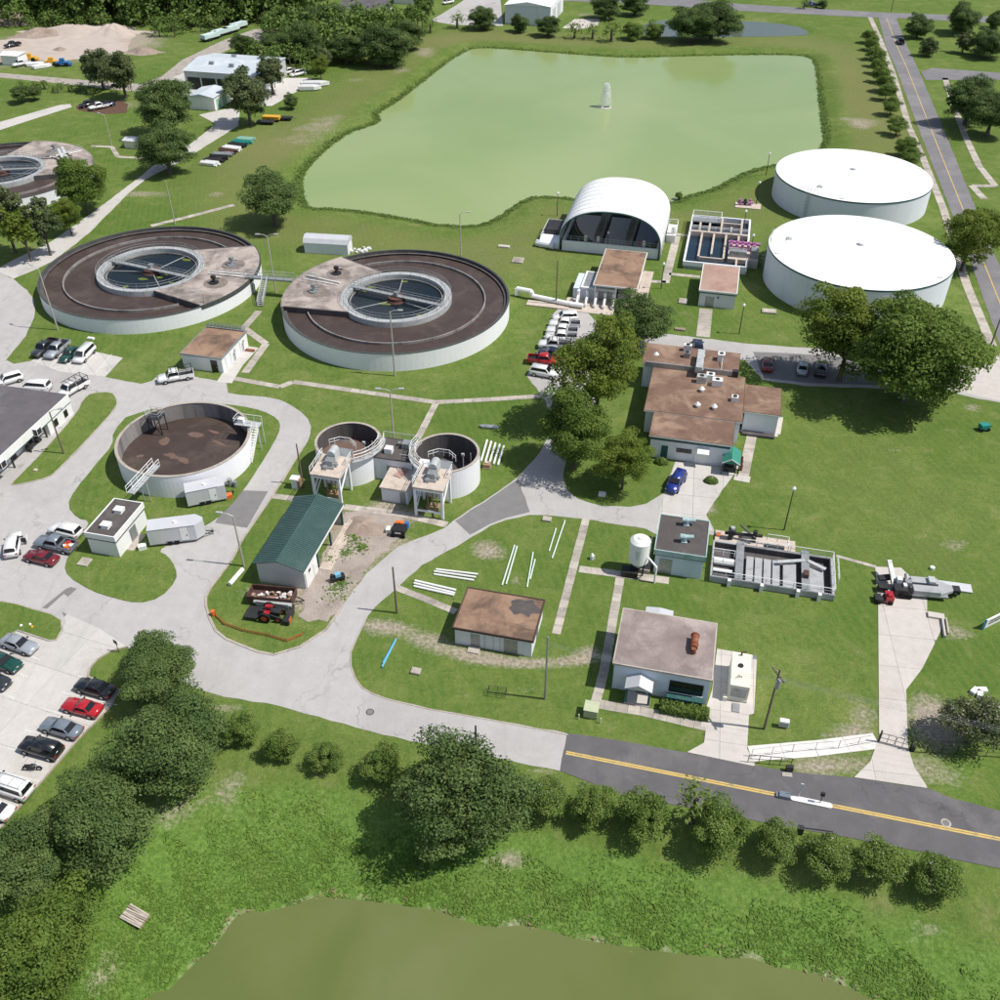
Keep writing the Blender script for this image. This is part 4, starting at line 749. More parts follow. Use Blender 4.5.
# storage tanks
def storage(label, cx, cy, h, r_, lad):
    t = thing('storage_tank', label, 'tank', (cx, cy, 0), SA)
    w = MB().ring(r_-.35, r_, -.1, h, 160); w.smooth = True; w = w.build('wall', 'tank_wall', t); m = w.modifiers.new('e', 'EDGE_SPLIT')
    MB().ring(r_-.3, r_+.07, h, h+.32, 160).build('rim_band', 'teal_trim', t)
    d = MB().disc(r_+.02, h+.33, 128, dome=1.1, rings=10); d.smooth = True; d.build('roof', 'tank_roof', t)
    MB().cyl((0, 0, h+1.3), (0, 0, h+1.9), .5, 16).cone((0, 0, h+1.9), (0, 0, h+2.1), .75, .3, 16).build('roof_vent', 'tank_roof', t)
    q = pol(r_*.78, lad); hb = MB().box(q.x-.5, q.x+.5, q.y-.5, q.y+.5, h+.5, h+.95); hb.build('hatch', 'galvanized', t)
    ld = MB(); c = pol(r_+.28, lad); tn = Vector((-math.sin(R(lad)), math.cos(R(lad)), 0))
    for s in (-.28, .28): ld.cyl(c+tn*s+Vector((0, 0, .1)), c+tn*s+Vector((0, 0, h+1.3)), .035, 5)
    for i in range(int(h/.3)): ld.cyl(c-tn*.28+Vector((0, 0, .3+i*.3)), c+tn*.28+Vector((0, 0, .3+i*.3)), .02, 4)
    for i in range(6):
        z = 1.8+i*.8
        if z < h+1: ld.tube([c+tn*.38*math.cos(R(th))+pol(.65*math.sin(R(th)), lad)+Vector((0, 0, z)) for th in range(0, 181, 30)], .03, 4)
    ld.build('ladder', 'grey_metal', t)
    rl = MB(); aa = [pol(r_-.3, lad+x, h+.34) for x in (-9, -6, -3, 0, 3, 6, 9)]; railing(rl, aa, 1.05, .035, 1.6); railing(rl, [pol(r_-3.6, lad-7, h+.6), pol(r_-3.6, lad+7, h+.6)], 1.0, .035, 1.5); rl.build('roof_railing', 'galvanized', t)
    for aa in (lad+24, lad+150): p = pol(r_-.8, aa, h+.35); MB().box(p.x-.4, p.x+.4, p.y-.25, p.y+.25, p.z, p.z+.3).build('overflow_box', 'tank_roof', t)
storage('white domed storage tank farther away beside the lake', 80.2, 216.5, 5.5, 17.1, -125)
storage('white domed storage tank nearer the camera, partly behind trees', 68.9, 173.3, 6.5, 17.1, 175)
# open aeration tank
t = thing('aeration_tank', 'open white round tank with dark sludge inside the road loop', 'tank', (-46.2, 115.2, 0), SA)
RO, H_ = 9.6, 3.7
MB().ring(RO-.12, RO, -.05, H_, 96).build('wall', 'tank_white', t); MB().ring(RO-.36, RO-.12, 0, H_, 96).build('dark_inner_face', 'inner_concrete', t); MB().ring(RO-.4, RO+.03, H_, H_+.07, 96).build('rim', 'kerb', t)
MB().disc(RO-.3, 1.15, 64).build('sludge', 'sludge', t)
for k, (x, y, rx, ry, ro) in enumerate([(-1.6, -1.5, 1.5, .6, -.25), (.6, -2.1, 1.3, .5, -.35), (3.8, 3.0, 1.9, .35, -.3), (-.8, 4.3, 1.5, .7, .2), (-4.7, 1.6, 1.1, 1.0, .9), (-6.2, -2.6, .7, .5, 0.5), (1.5, 5.6, 1.2, .3, -.2), (3.2, -5.2, .6, .4, 1.2)]):
    MB().sheet(blobpoly(x, y, rx, ry, 14, 40+k, ro), 1.162+.004*k).build('foam_patch', 'sludge_foam', t)
pf = MB(); c = pol(7.6, 150); pf.box(c.x-1.1, c.x+1.1, c.y-.9, c.y+.9, H_+.2, H_+.3)
for sx in (-1, 1):
    for sy in (-.8, .8): pf.cyl((c.x+sx, c.y+sy, 1), (c.x+sx, c.y+sy, H_+.2), .09, 6)
pf.cyl((c.x-1, c.y-.8, 1.2), (c.x+1, c.y-.8, H_), .06, 5).cyl((c.x+1, c.y-.8, 1.2), (c.x-1, c.y-.8, H_), .06, 5)
pf = pf.build('mixer_platform', 'dark_metal', t); rl = MB(); railing(rl, [(c.x-1.1, c.y-.9, H_+.3), (c.x+1.1, c.y-.9, H_+.3), (c.x+1.1, c.y+.9, H_+.3), (c.x-1.1, c.y+.9, H_+.3)], 1.0, .035, 1.1, True); rl.build('railing', 'galvanized', pf)
c = pol(9.4, 34); pf = MB().box(c.x-1.9, c.x+1.9, c.y-.75, c.y+.75, H_+.12, H_+.26); rl = MB(); z = H_+.26
for q in ((c.x+1.8, c.y-.7), (c.x+1.8, c.y+.7)): pf.box(q[0]-.07, q[0]+.07, q[1]-.07, q[1]+.07, 0, H_+.12)
pf = pf.build('access_platform', 'galvanized', t)
railing(rl, [(c.x-1.9, c.y-.75, z), (c.x+1.1, c.y-.75, z)], 1.05, .04, 1.2); railing(rl, [(c.x+1.9, c.y+.75, z), (c.x-1.9, c.y+.75, z), (c.x-1.9, c.y-.75, z)], 1.05, .04, 1.2); rl.build('railing', 'pipe_white', pf)
sd = MB()
for i in range(13): p = Vector((c.x+1.5, c.y-.9-i*.26, H_+.1-i*.29)); sd.box(p.x-.4, p.x+.4, p.y-.13, p.y+.13, p.z, p.z+.04)
for s in (-.42, .42): sd.bar((c.x+1.5+s, c.y-.75, H_+.1), (c.x+1.5+s, c.y-4.3, .1), .06, .25)
railing(sd, [(c.x+1.92, c.y-.75, H_+.2), (c.x+1.92, c.y-4.3, .2)], 1.0, .04, 1.2); railing(sd, [(c.x+1.08, c.y-.75, H_+.2), (c.x+1.08, c.y-4.3, .2)], 1.0, .04, 1.2); sd.build('stair', 'pipe_white', t)
MB().box(c.x-1.5, c.x-.7, c.y-.3, c.y+.4, H_+.26, H_+1.0).build('mixer_motor', 'pipe_white', t)
pf = MB().bar((-.9, -13.4, H_-.3), (-.3, -7.2, H_+.15), 1.1, .14); rl = MB()
for s in (-.5, .5): railing(rl, [(-.9+s, -13.4, H_-.25), (-.3+s, -7.2, H_+.2)], 1.05, .045, 1.2)
for s in (-.5, .5): pf.box(-.6+s-.06, -.6+s+.06, -10.8, -10.68, 0, H_)
pf = pf.build('access_bridge', 'galvanized', t); rl.build('railing', 'pipe_white', pf)
v = MB(); q = pol(RO+.7, -28); v.cyl((q.x, q.y, .1), (q.x, q.y, 1.3), .35, 10).cyl((q.x-.6, q.y-.3, .6), (q.x+.9, q.y+.3, .6), .25, 10).cyl((q.x+.8, q.y, .1), (q.x+.8, q.y, 1.0), .3, 10); v.build('valve_manifold', 'grey_metal', t)
# thickeners with drive platforms
def thickener(label, cx, cy, level, mat, sgn):
    t = thing('thickener_tank', label, 'tank', (cx, cy, 0), SA); RO, H_ = 4.75, 4.7
    MB().ring(RO-.1, RO, -.05, H_, 64).build('wall', 'tank_white', t); MB().ring(RO-.32, RO-.1, 0, H_, 64).build('dark_inner_face', 'dark_concrete', t); MB().ring(RO-.36, RO+.03, H_, H_+.07, 64).build('rim', 'kerb', t)
    MB().disc(RO-.25, level, 48).build('sludge', mat, t)
    dk = MB().box(-2.15, 2.15, -9.15, -4.3, H_+.1, H_+.38).build('platform', 'deck_concrete', t)
    MB().box(-2.05, 2.05, -9.05, -8.85, H_-.25, H_+.1).box(-2.05, 2.05, -5.0, -4.8, H_-.25, H_+.1).box(-2.0, -1.8, -8.85, -5, H_-.25, H_+.1).box(1.8, 2.0, -8.85, -5, H_-.25, H_+.1).build('beam', 'tank_white', t)
    for x in (-1.9, 1.9):
        for y in (-8.9, -5.2): MB().box(x-.16, x+.16, y-.16, y+.16, 0, H_-.25).build('leg', 'tank_white', t)
    MB().bar((-1.9, -8.7, 2.2), (-1.9, -5.4, H_-.3), .16, .18).bar((1.9, -8.7, 2.2), (1.9, -5.4, H_-.3), .16, .18).bar((-1.7, -8.9, 1.0), (1.7, -8.9, 1.0), .18, .22).bar((-1.9, -8.7, 1.0), (-1.9, -5.3, 3.0), .14, .14).build('brace', 'tank_white', t)
    m = MB().box(-.9, .7, -7.6, -6.0, H_+.38, H_+.7).box(-.6, .5, -7.3, -6.2, H_+.7, H_+1.5).cyl((-1.2, -6.8, H_+.8), (1.1, -6.8, H_+.8), .18, 8).box(-.7, -.2, -7.9, -7.3, H_+.4, H_+.9); m.build('pump', 'grey_metal', t)
    hp = MB().cyl((-.1, -6.1, H_+1.7), (-.1, -4.4, H_+1.7), .62, 14).box(-.7, .5, -6.1, -4.4, H_+.6, H_+1.4); hp.build('hood', 'galvanized', t)
    pp = MB()
    for x in (-.7, 0, .6): pp.cyl((x, -7.2, .2), (x, -7.2, H_+.1), .1, 8)
    pp.box(-.9, .9, -7.5, -6.6, .05, .7).build('suction_pipe', 'wood', t)
    rl = MB(); z = H_+.38; railing(rl, [(-2.1, -4.4, z), (-2.1, -9.1, z)], 1.05, .045, 1.2); railing(rl, [(2.1, -4.4, z), (2.1, -6.2, z)], 1.05, .045, 1.0); railing(rl, [pol(2.3, 150, H_+.2)+Vector((0, -3.2, 0)), pol(2.3, 110, H_+.2)+Vector((0, -3.2, 0)), pol(2.3, 70, H_+.2)+Vector((0, -3.2, 0)), pol(2.3, 30, H_+.2)+Vector((0, -3.2, 0))], 1.05, .045, 1.0)
    aa = [pol(RO+.4, x, H_-.1) for x in (range(-60, 21, 16) if sgn > 0 else range(160, 241, 16))]; railing(rl, aa, 1.1, .045, 1.3); ab = [pol(RO-.35, x, H_-.1) for x in (range(-60, 21, 16) if sgn > 0 else range(160, 241, 16))]; railing(rl, ab, 1.1, .045, 1.3); rl.build('railing', 'pipe_white', t)
    a0, a1 = (R(-64), R(22)) if sgn > 0 else (R(158), R(242)); MB().ring(RO-.4, RO+.55, H_-.2, H_-.1, 20, a0, a1).build('catwalk', 'galvanized', t)
    pm = MB().box(-1.3, 1.6, -4.4, -2.2, H_+.12, H_+.24); pm.build('grating', 'grey_metal', t)
    MB().cyl((2.6, -.5, level), (2.6, -.5, H_+.3), .09, 6).box(2.4, 2.8, -.7, -.4, H_+.2, H_+.6).cyl((3.4, .6, level), (3.4, .6, H_), .07, 6).build('level_probe', 'galvanized', t)
thickener('open thickener tank with brown sludge, left of the pair', -21.8, 113.0, 1.9, 'sludge_foam', 1)
thickener('deep empty thickener tank with black interior, right of the pair', -7.6, 110.1, .5, 'dark_concrete', -1)
t = thing('control_block', 'pale concrete block with a railed roof between the two thickener tanks', 'building', (-14.7, 112.0, 0), SA)
MB().box(-2.9, 2.9, -2.4, 2.5, 0, 3.7).build('wall', 'block_wall', t); MB().box(-3.0, 3.0, -2.5, 2.6, 3.7, 3.86).build('roof', 'dark_roof', t); rl = MB(); railing(rl, [(-2.9, 2.5, 3.86), (2.9, 2.5, 3.86)], 1.05, .045, 1.4); railing(rl, [(1.2, -2.4, 3.86), (2.9, -2.4, 3.86)], 1.05, .045, 1.2); rl.build('railing', 'galvanized', t)
MB().box(-1.5, -.4, -1.4, -.4, 3.86, 4.7).build('roof_cabinet', 'pipe_white', t); MB().box(.6, 2.0, .2, 1.4, 3.86, 4.8).box(-.2, .2, .8, 1.3, 3.86, 4.4).build('control_panel', 'grey_metal', t); MB().box(-.9, .4, -2.46, -2.38, 1.7, 2.6).build('louvre', 'grey_metal', t)
t = thing('pump_hut', 'small flat roofed hut with a pale roof between the thickener platforms', 'building', (-16.5, 105.1, 0), SA)
MB().box(0, 3.8, 0, 5.6, 0, 2.3).build('wall', 'block_wall', t); MB().box(-.2, 4.0, -.2, 5.4, 2.3, 2.5).build('roof', 'deck_concrete', t); MB().box(2.7, 3.5, -.06, -.003, 0, 2.0).build('door', 'grey_metal', t); MB().box(3.8, 5.2, 2.2, 6.4, 0, 3.4).build('stair_tower', 'block_wall', t); MB().box(1.2, 2.4, 2.5, 4.6, 2.5, 2.62, -.3).build('hatch', 'pink_gravel', t)
# ------------------------------------------------------------------ buildings
def win(root, face, u, w, z0, z1, dims, mat='glass_dark', frame='dark_metal', name='window'):
    """face: F front, B back, L left, R right; u = position along that wall"""
    W, D = dims; e = .06
    def bx(a, b, zz0, zz1, out, dep):
        if face == 'F': return MB().box(a, b, -out, -out+dep, zz0, zz1)
        if face == 'R': return MB().box(W+out-dep, W+out, a, b, zz0, zz1)
        if face == 'L': return MB().box(-out, -out+dep, a, b, zz0, zz1)
        return MB().box(a, b, D+out-dep, D+out, zz0, zz1)
    o = bx(u, u+w, z0, z1, .05, .12).build(name, frame, root)
    if name == 'window': bx(u+e, u+w-e, z0+e, z1-e, .062, .03).build('pane', mat, o); bx(u-.08, u+w+.08, z0-.1, z0-.01, .12, .12).build('sill', 'white_wall', o)
    elif name == 'door': bx(u+w*.82, u+w*.9, z0+.9, z0+1.05, .09, .035).build('handle', 'galvanized', o)
    return o
def flat(name, label, fl, fr, h, D, wall, roof, fascia='white_wall', over=.25, thick=.32, lip=.0, W=None, cat='building', rim=None):
    p, a, w = frame(fl, fr, h); W = W or w-2*over; k, q = math.cos(SA), math.sin(SA)
    p = Vector((p.x+over*k-over*q, p.y+over*q+over*k, 0)); t = thing(name, label, cat, p, SA)
    MB().box(0, W, 0, D, -.1, h-thick-.01).build('wall', wall, t)
    rf = MB().box(-over, W+over, -over, D+over, h-thick, h).build('roof', fascia, t)
    MB().box(-over+.14, W+over-.14, -over+.14, D+over-.14, h-.05, h+.012).build('roof_covering', roof, rf)
    if lip:
        MB().box(-over, W+over, -over, -over+.14, h, h+lip).box(-over, W+over, D+over-.14, D+over, h, h+lip).box(-over, -over+.14, -over+.14, D+over-.14, h, h+lip).box(W+over-.14, W+over, -over+.14, D+over-.14, h, h+lip).build('parapet', rim or fascia, rf)
    return t, W, D
t, W, D = flat('storage_building', 'low block building with a tan gravel roof on the centre lawn', (452, 628), (534, 641), 2.8, 6.5, 'block_wall', 'tan_gravel', 'brown_trim', .25, .2, .12)
MB().sheet(blobpoly(7.2, 5.0, 2.0, 1.5, 16, 77), 2.818).build('damp_patch', 'dark_roof', t)
win(t, 'F', 1.9, 1.1, .02, 2.1, (W, D), frame='grey_metal', name='door'); win(t, 'F', 5.9, 1.6, .02, 2.2, (W, D), frame='grey_metal', name='door'); win(t, 'R', 2.6, 1.0, .02, 2.1, (W, D), frame='grey_metal', name='door'); MB().box(1.7, 3.1, -1.1, -.1, 0, .18).build('step', 'walk_concrete', t)
MB().box(W-.9, W-.02, -.06, -.01, 0, 2.58).build('corner_board', 'block_wall', t); mb = MB()
for x in (3.6, 4.6, 5.4): mb.box(x, x+.03, -.03, -.01, 0, 2.55)
mb.build('wall_joint', 'grey_metal', t)
t, W, D = flat('lab_building', 'block office with a mottled grey pink roof and gabled entrance porch', (612.5, 663), (713, 681), 4.3, 8.4, 'blue_wall', 'grey_gravel', 'walk_concrete', .2, .25)
win(t, 'F', 6.2, 3.7, 1.2, 3.0, (W, D)); MB().box(6.1, 10.0, -.9, -.1, .3, 1.15).build('window_planter', 'teal_trim', t); win(t, 'F', 2.7, 1.1, .02, 2.3, (W, D), frame='window_blue', name='door'); win(t, 'L', 2, 1.2, 1.2, 2.2, (W, D)); win(t, 'R', 2, 1.0, .02, 2.1, (W, D), frame='grey_metal', name='door')
po = MB(); po.add([(1.5, -1.9, 2.5), (4.5, -1.9, 2.5), (4.5, 0, 2.5), (1.5, 0, 2.5), (3.0, -1.9, 3.25), (3.0, 0, 3.25)], [(0, 4, 5, 3), (4, 1, 2, 5), (0, 1, 4), (0, 3, 2, 1)]); po = po.build('porch_roof', 'metal_wall', t)
for x in (1.75, 4.25): MB().box(x-.13, x+.13, -1.8, -1.54, 0, 2.5).build('porch_post', 'teal_trim', t)
MB().box(1.6, 4.4, -1.9, -.1, 0, .16).build('porch_slab', 'new_concrete', t)
s = MB(); s.add([(2.4, D+.25, 4.0), (5.6, D+.25, 4.0), (5.6, D+1.6, 3.7), (2.4, D+1.6, 3.7), (4, D+.25, 4.2), (4, D+1.6, 3.9)], [(0, 4, 5, 3), (4, 1, 2, 5), (3, 5, 2), (0, 3, 2, 1)]); s.build('rear_canopy', 'metal_wall', t)
v = MB().cyl((8.3, 3.5, 4.9), (8.3, 5.4, 4.9), .42, 14).cyl((8.3, 5.4, 4.9), (8.3, 5.5, 4.9), .5, 14).cyl((8.3, 4.0, 4.9), (8.3, 4.1, 4.9), .47, 14).cyl((8.3, 3.3, 4.4), (8.3, 3.3, 5.1), .3, 10).box(8.0, 8.6, 3.2, 5.3, 4.31, 4.55); v.smooth = False; v.build('roof_tank', 'rust', t)
hg = []
# clipped hedge before the lab
o = t; r_ = np.random.default_rng(4); n = 2600; f = r_.random((n, 3)); c = np.stack([5.7+f[:, 0]*5.0, -2.35+f[:, 1]*1.2, f[:, 2]*1.0], 1); side = r_.integers(0, 4, n); c[side == 0, 2] = 1.0; c[side == 1, 1] = -2.35; c[side == 2, 0] = 5.7; c[side == 3, 0] = 10.7
nn = np.zeros((n, 3)); nn[:, 2] = .6; nn[side == 1, 1] = -1; nn[side == 2, 0] = -1; nn[side == 3, 0] = 1; nn += r_.normal(size=(n, 3))*.5
hg = link('hedge', quads_mesh('hedge', c+r_.normal(size=(n, 3))*.06, nn, np.full(n, .14), r_.random(n), 'leaf_shrub', .7, r_)); hg.location = t.location; hg.rotation_euler.z = SA; tag(hg, 'clipped boxy hedge under the wide window of the lab building', 'hedge')
MB().box(5.85, 10.55, -2.2, -1.3, 0, .9).build('hedge_core', 'leaf_shrub', hg)
# steel barn with green ribbed roof
p, a, w = frame((254, 562), (305, 570), 3.4); W, D = 6.6, 13.6; t = thing('steel_barn', 'grey steel barn with a dark green ribbed metal roof', 'building', p, SA); he, hr = 3.35, 4.35
MB().box(.15, W-.15, .15, 3.9, -.1, he-.06).box(.15, .4, 3.9, D-.2, -.1, he-.06).box(.4, W-.15, D-.45, D-.2, -.1, he-.06).build('wall', 'metal_wall', t)
g = MB(); g.add([(.15, .14, he-.06), (W-.15, .14, he-.06), (W/2, .14, hr-.08), (.15, .4, he-.06), (W-.15, .4, he-.06), (W/2, .4, hr-.08)], [(0, 1, 2), (5, 4, 3), (0, 2, 5, 3), (2, 1, 4, 5)]); g.build('gable', 'metal_wall', t)
MB().box(W-.16, W-.02, .3, 3.85, 0, he-.5).build('sunlit_side', 'white_wall', t)  # whiter panel puts the sunlit look of the right wall into its colour
for s in (0, 1):
    x0, x1 = (-.15, W/2) if s == 0 else (W+.15, W/2); rp = MB(); rp.add([(x0, -.3, he), (x1, -.3, hr), (x1, D, hr), (x0, D, he), (x0, -.3, he-.06), (x1, -.3, hr-.06), (x1, D, hr-.06), (x0, D, he-.06)], [(0, 1, 2, 3), (7, 6, 5, 4), (0, 4, 5, 1), (2, 6, 7, 3), (1, 5, 6, 2), (3, 7, 4, 0)]); rp = rp.build('roof', 'green_metal', t)
    for i in range(40):
        y = -.25+i*(D+.2)/40; MB().bar((x0, y, he+.03), (x1, y, hr+.03), .1, .07).build('roof_rib', 'green_metal', rp)
MB().bar((W/2, -.3, hr+.05), (W/2, D, hr+.05), .3, .05).build('ridge_cap', 'green_metal', t); MB().box(W+.02, W+.12, -.28, D, he-.52, he-.04).build('eave_fascia', 'white_wall', t)
for y in (4.2, 8.6, 12.9): MB().box(W-.25, W-.02, y, y+.22, 0, he-.1).build('post', 'teal_trim', t)
win(t, 'R', 1.2, .5, 1.9, 2.3, (W, D)); win(t, 'R', 2.6, .9, .02, 2.1, (W, D), frame='white_wall', name='door'); MB().box(W, W+1.6, 4, D-.2, -.03, .12).build('side_slab', 'deck_concrete', t)
mb = MB()
for y in (5.0, 7.2, 9.6): mb.box(1.2, 3.0, y, y+1.4, 0, 1.2)
mb.build('workbench', 'wood', t)
# small dark roofed control building
t, W, D = flat('control_building', 'small white building with a dark flat roof and two roof boxes', (83.7, 533), (115, 537), 3.5, 7.1, 'white_wall', 'dark_roof', 'white_wall', .12, .75, .12)
MB().box(-.13, W+.13, -.13, D+.13, 2.6, 2.75).build('trim_band', 'dark_metal', t); win(t, 'R', 3.0, 1.5, .02, 2.2, (W, D), frame='grey_metal', name='door')
for y in (1.7, 4.9): MB().cone((W/2, y, 3.5), (W/2, y, 3.85), .75, .62, 4).box(W/2-.62, W/2+.62, y-.5, y+.5, 3.85, 4.05).build('roof_box', 'pipe_white', t)
MB().box(W, W+1.0, 1.5, 4.8, 0, .12).build('step', 'walk_concrete', t)
# pump house by the clarifiers
t, W, D = flat('pump_house', 'white pump house with a tan gravel roof beside the left clarifier', (179.5, 353.5), (220.5, 358), 2.9, 9.6, 'white_wall', 'tan_gravel', 'grey_metal', .15, .22, .05, W=7.3)
win(t, 'F', 5.2, 1.2, .02, 2.3, (W, D), frame='glass_dark', name='door')
for y in (1.2, 3.0, 4.6, 6.6): MB().box(W-.01, W+.1, y, y+.35, 0, 2.4).build('pilaster', 'block_wall', t)
mb = MB()
for y in (4.0, 7.4): mb.tube([(W+.25, y, .3), (W+.25, y, 1.6), (W+.25, y+.5, 2.0), (W+.1, y+.5, 2.0)], .09, 6)
mb.build('wall_pipe', 'grey_metal', t); rk = MB(); railing(rk, [(.2, D-.4, 2.9), (W-.2, D-.4, 2.9)], .75, .05, .7); railing(rk, [(.2, D+.1, 2.9), (W-.2, D+.1, 2.9)], .75, .05, .7); rk.box(.2, W-.2, D-.45, D+.1, 3.0, 3.08); rk.build('pipe_rack', 'grey_metal', t)
MB().box(W+.3, W+1.9, D-2, D-1.4, 0, .3).build('bench', 'rust', t)
# left office
A_, B_ = G(67.6, 394, 3.6), G(0, 447, 3.6); k, q = math.cos(SA), math.sin(SA); D = 30.; W = 13.5
org = Vector((A_.x-W*k+D*q, A_.y-W*q-D*k, 0)); t = thing('workshop_building', 'long white building with a slate grey flat roof at the left edge', 'building', org, SA)
MB().box(0, W-1.6, 0, D, -.1, 3.5).build('wall', 'white_wall', t); MB().box(0, W, D-6.2, D-.05, -.1, 2.0).build('end_wall', 'white_wall', t); rf = MB().box(-.1, W+.02, -.1, D+.05, 2.15, 3.55).build('roof', 'white_wall', t); MB().box(0, W-.08, 0, D-.05, 3.5, 3.6).build('roof_covering', 'slate_roof', rf)
MB().box(W-.02, W+.04, -.1, D, 2.08, 2.2).build('drip_edge', 'teal_trim', t)
for y in (D-9.5, D-18): MB().box(W+.05, W+.75, y, y+1.1, 2.1, 3.3).build('wall_air_conditioner', 'block_wall', t); MB().box(W+.1, W+.76, y-.02, y, 2.2, 3.2).box(W+.752, W+.77, y+.1, y+1.0, 2.25, 3.15).build('condenser_grille', 'dark_metal', t)
for y in (D-4.8, D-2.2): win(t, 'R', y, .9, .5, 1.7, (W, D))
for y in (D-7, D-11, D-15, D-19, D-23): MB().box(W-.3, W-.1, y, y+.2, 0, 2.15).build('post', 'dark_metal', t)
for y in (D-9.6, D-13.5, D-17.5): win(t, 'R', y, 1.1, .02, 2.1, (W-1.6, D), frame='dark_metal', name='door')
for y in (D-8.6, D-10.8): MB().box(W-1.1, W-.5, y, y+.9, 0, .45).box(W-1.1, W-1.0, y, y+.9, .45, .95).build('porch_chair', 'dark_metal', t)
# blue headworks building
t, W, D = flat('screen_house', 'pale blue building with a dark roof carrying two green vents', (654, 550), (706.5, 558), 3.9, 6.8, 'blue_wall', 'dark_roof', 'aqua_paint', .25, .75, .1)
MB().box(-.26, W+.26, -.26, D+.26, 3.12, 3.2).build('trim_band', 'dark_metal', t); win(t, 'F', .6, 1.6, .02, 2.5, (W, D), frame='grey_metal', name='door'); win(t, 'F', 3.6, 2.3, .02, 2.6, (W, D), frame='blue_wall', name='panel')
for y in (2.2, 5.6): v = MB().cyl((3.3, y, 3.9), (3.3, y, 4.9), .32, 12).cyl((3.3, y, 4.75), (4.4, y+.2, 4.75), .28, 12).cyl((2.7, y-.05, 4.75), (3.3, y, 4.75), .36, 12).box(2.9, 3.7, y-.4, y+.4, 3.9, 4.1); v.build('roof_vent', 'aqua_paint', t)
MB().box(-1.8, -.4, -.6, 1.2, 0, .6).build('side_pad', 'walk_concrete', t)
# hypochlorite house and filter basin
t, W, D = flat('chlorine_building', 'small pale building with a pinkish roof beside the filter basin', (699, 290), (737, 294), 3.3, 11.2, 'block_wall', 'pink_gravel', 'white_wall', .2, .3, .05, W=6.6)
MB().box(-.22, W+.22, -.22, D+.2, 2.78, 2.98).build('trim_band', 'teal_trim', t); win(t, 'F', 1.2, 1.6, .02, 2.1, (W, D), frame='grey_metal', name='door'); MB().box(3.3, 3.6, -.25, 0, 2.0, 2.2).build('wall_lamp', 'dark_metal', t)
p = G(682, 268.5); t = thing('filter_basin', 'open concrete filter basin with dark water between white walls', 'basin', p, SA); W, D, h = 12.6, 24.5, 1.6
MB().box(0, W, 0, D, -.1, .7).build('water', 'filter_water', t); w = MB()
for x in (0, W-.35): w.box(x, x+.35, 0, D, -.1, h)
w.box(.35, W-.35, 0, .35, -.1, h).box(.35, W-.35, D-.35, D, -.1, h).build('wall', 'tank_white', t)
for x in (2.6, 7.6): MB().box(x, x+.4, 3.2, 15.2, .3, h-.05).build('divider_wall', 'deck_concrete', t)
MB().box(5.1, 5.5, 4.8, 15.2, .3, h-.05).build('divider_wall', 'deck_concrete', t); MB().box(3.0, 7.6, 2.8, 3.2, .3, h-.05).build('divider_wall', 'deck_concrete', t); MB().box(10.2, 10.6, .4, 15.2, .3, h-.05).build('divider_wall', 'deck_concrete', t)
MB().box(.36, W-.36, 15.2, 16.1, .3, h+.05).build('cross_walk', 'deck_concrete', t)
for x in (1.9, 3.9, 6.4, 10.6): MB().box(x, x+.4, 16.1, D-.4, .3, h-.05).build('divider_wall', 'deck_concrete', t)
MB().box(6.8, 10.6, D-3.2, D-2.8, .3, h-.05).box(8.5, 8.9, 17, D-5, .3, h-.05).build('divider_wall', 'deck_concrete', t)
MB().box(.4, 6.2, D-3.6, D-.4, h-.2, h+.1).build('grating', 'grey_metal', t); rl = MB(); railing(rl, [(.2, 13.5, h), (.2, D-.2, h), (6.3, D-.2, h), (6.3, D-3.8, h), (.3, D-3.8, h)], 1.1, .06, 1.6); railing(rl, [(.4, 15.3, h), (W-.4, 15.3, h)], 1.1, .05, 1.8); railing(rl, [(.4, 16.0, h), (W-.4, 16.0, h)], 1.1, .05, 1.8); rl.build('railing', 'pipe_white', t)
t = thing('pump_skid', 'bank of pink purple pipework at the filter basin corner', 'pipework', p+Vector((math.cos(SA)*8.6-math.sin(SA)*7.8, math.sin(SA)*8.6+math.cos(SA)*7.8, 0)), SA)
MB().box(0, 6.0, -4.6, 3.6, 0, 1.62).build('slab', 'deck_concrete', t)
for i in range(5): x = .4+i*1.15; MB().cyl((x, 0, 1.6), (x, 0, 2.9), .33, 10).cyl((x, -.3, 2.6), (x, 1.6, 2.6), .22, 8).cyl((x, .9, 1.6), (x, .9, 3.2), .2, 8).build('pump', 'pipe_pink', t)
MB().cyl((-.2, 1.6, 2.5), (6.2, 1.6, 2.5), .36, 10).build('header_pipe', 'pipe_pink', t); MB().box(.2, 3.6, -3.6, -2.2, 1.62, 2.8).box(4.4, 5.8, -3.4, -1.4, 1.62, 3.2).build('control_cabinet', 'grey_metal', t); rl = MB(); railing(rl, [(0, -1.6, 1.62), (6, -1.6, 1.62)], 1.1, .05, 1.2); rl.build('railing', 'pipe_white', t)
for j, (x, y, nm) in enumerate([(745, 206, 'purple valve cluster on a small pad near the farther white tank'), (757, 252, 'small pink valve standing on the lawn beside the nearer white tank')]):
    q_ = G(x, y); t = thing('valve_station', nm, 'valve', q_, SA)
    if j == 0: MB().box(-2.2, 3.5, -1.6, 1.6, 0, .18).build('pad', 'deck_concrete', t)
    for i in range(3 if j == 0 else 1): MB().cyl((-1.2+i*1.1, .2*i, .15), (-1.2+i*1.1, .2*i, 1.5), .3, 10).cyl((-1.8+i*1.1, 0, .8), (-.5+i*1.1, .3, .8), .28, 10).build('valve', 'pipe_pink' if i != 1 else 'dark_metal', t)
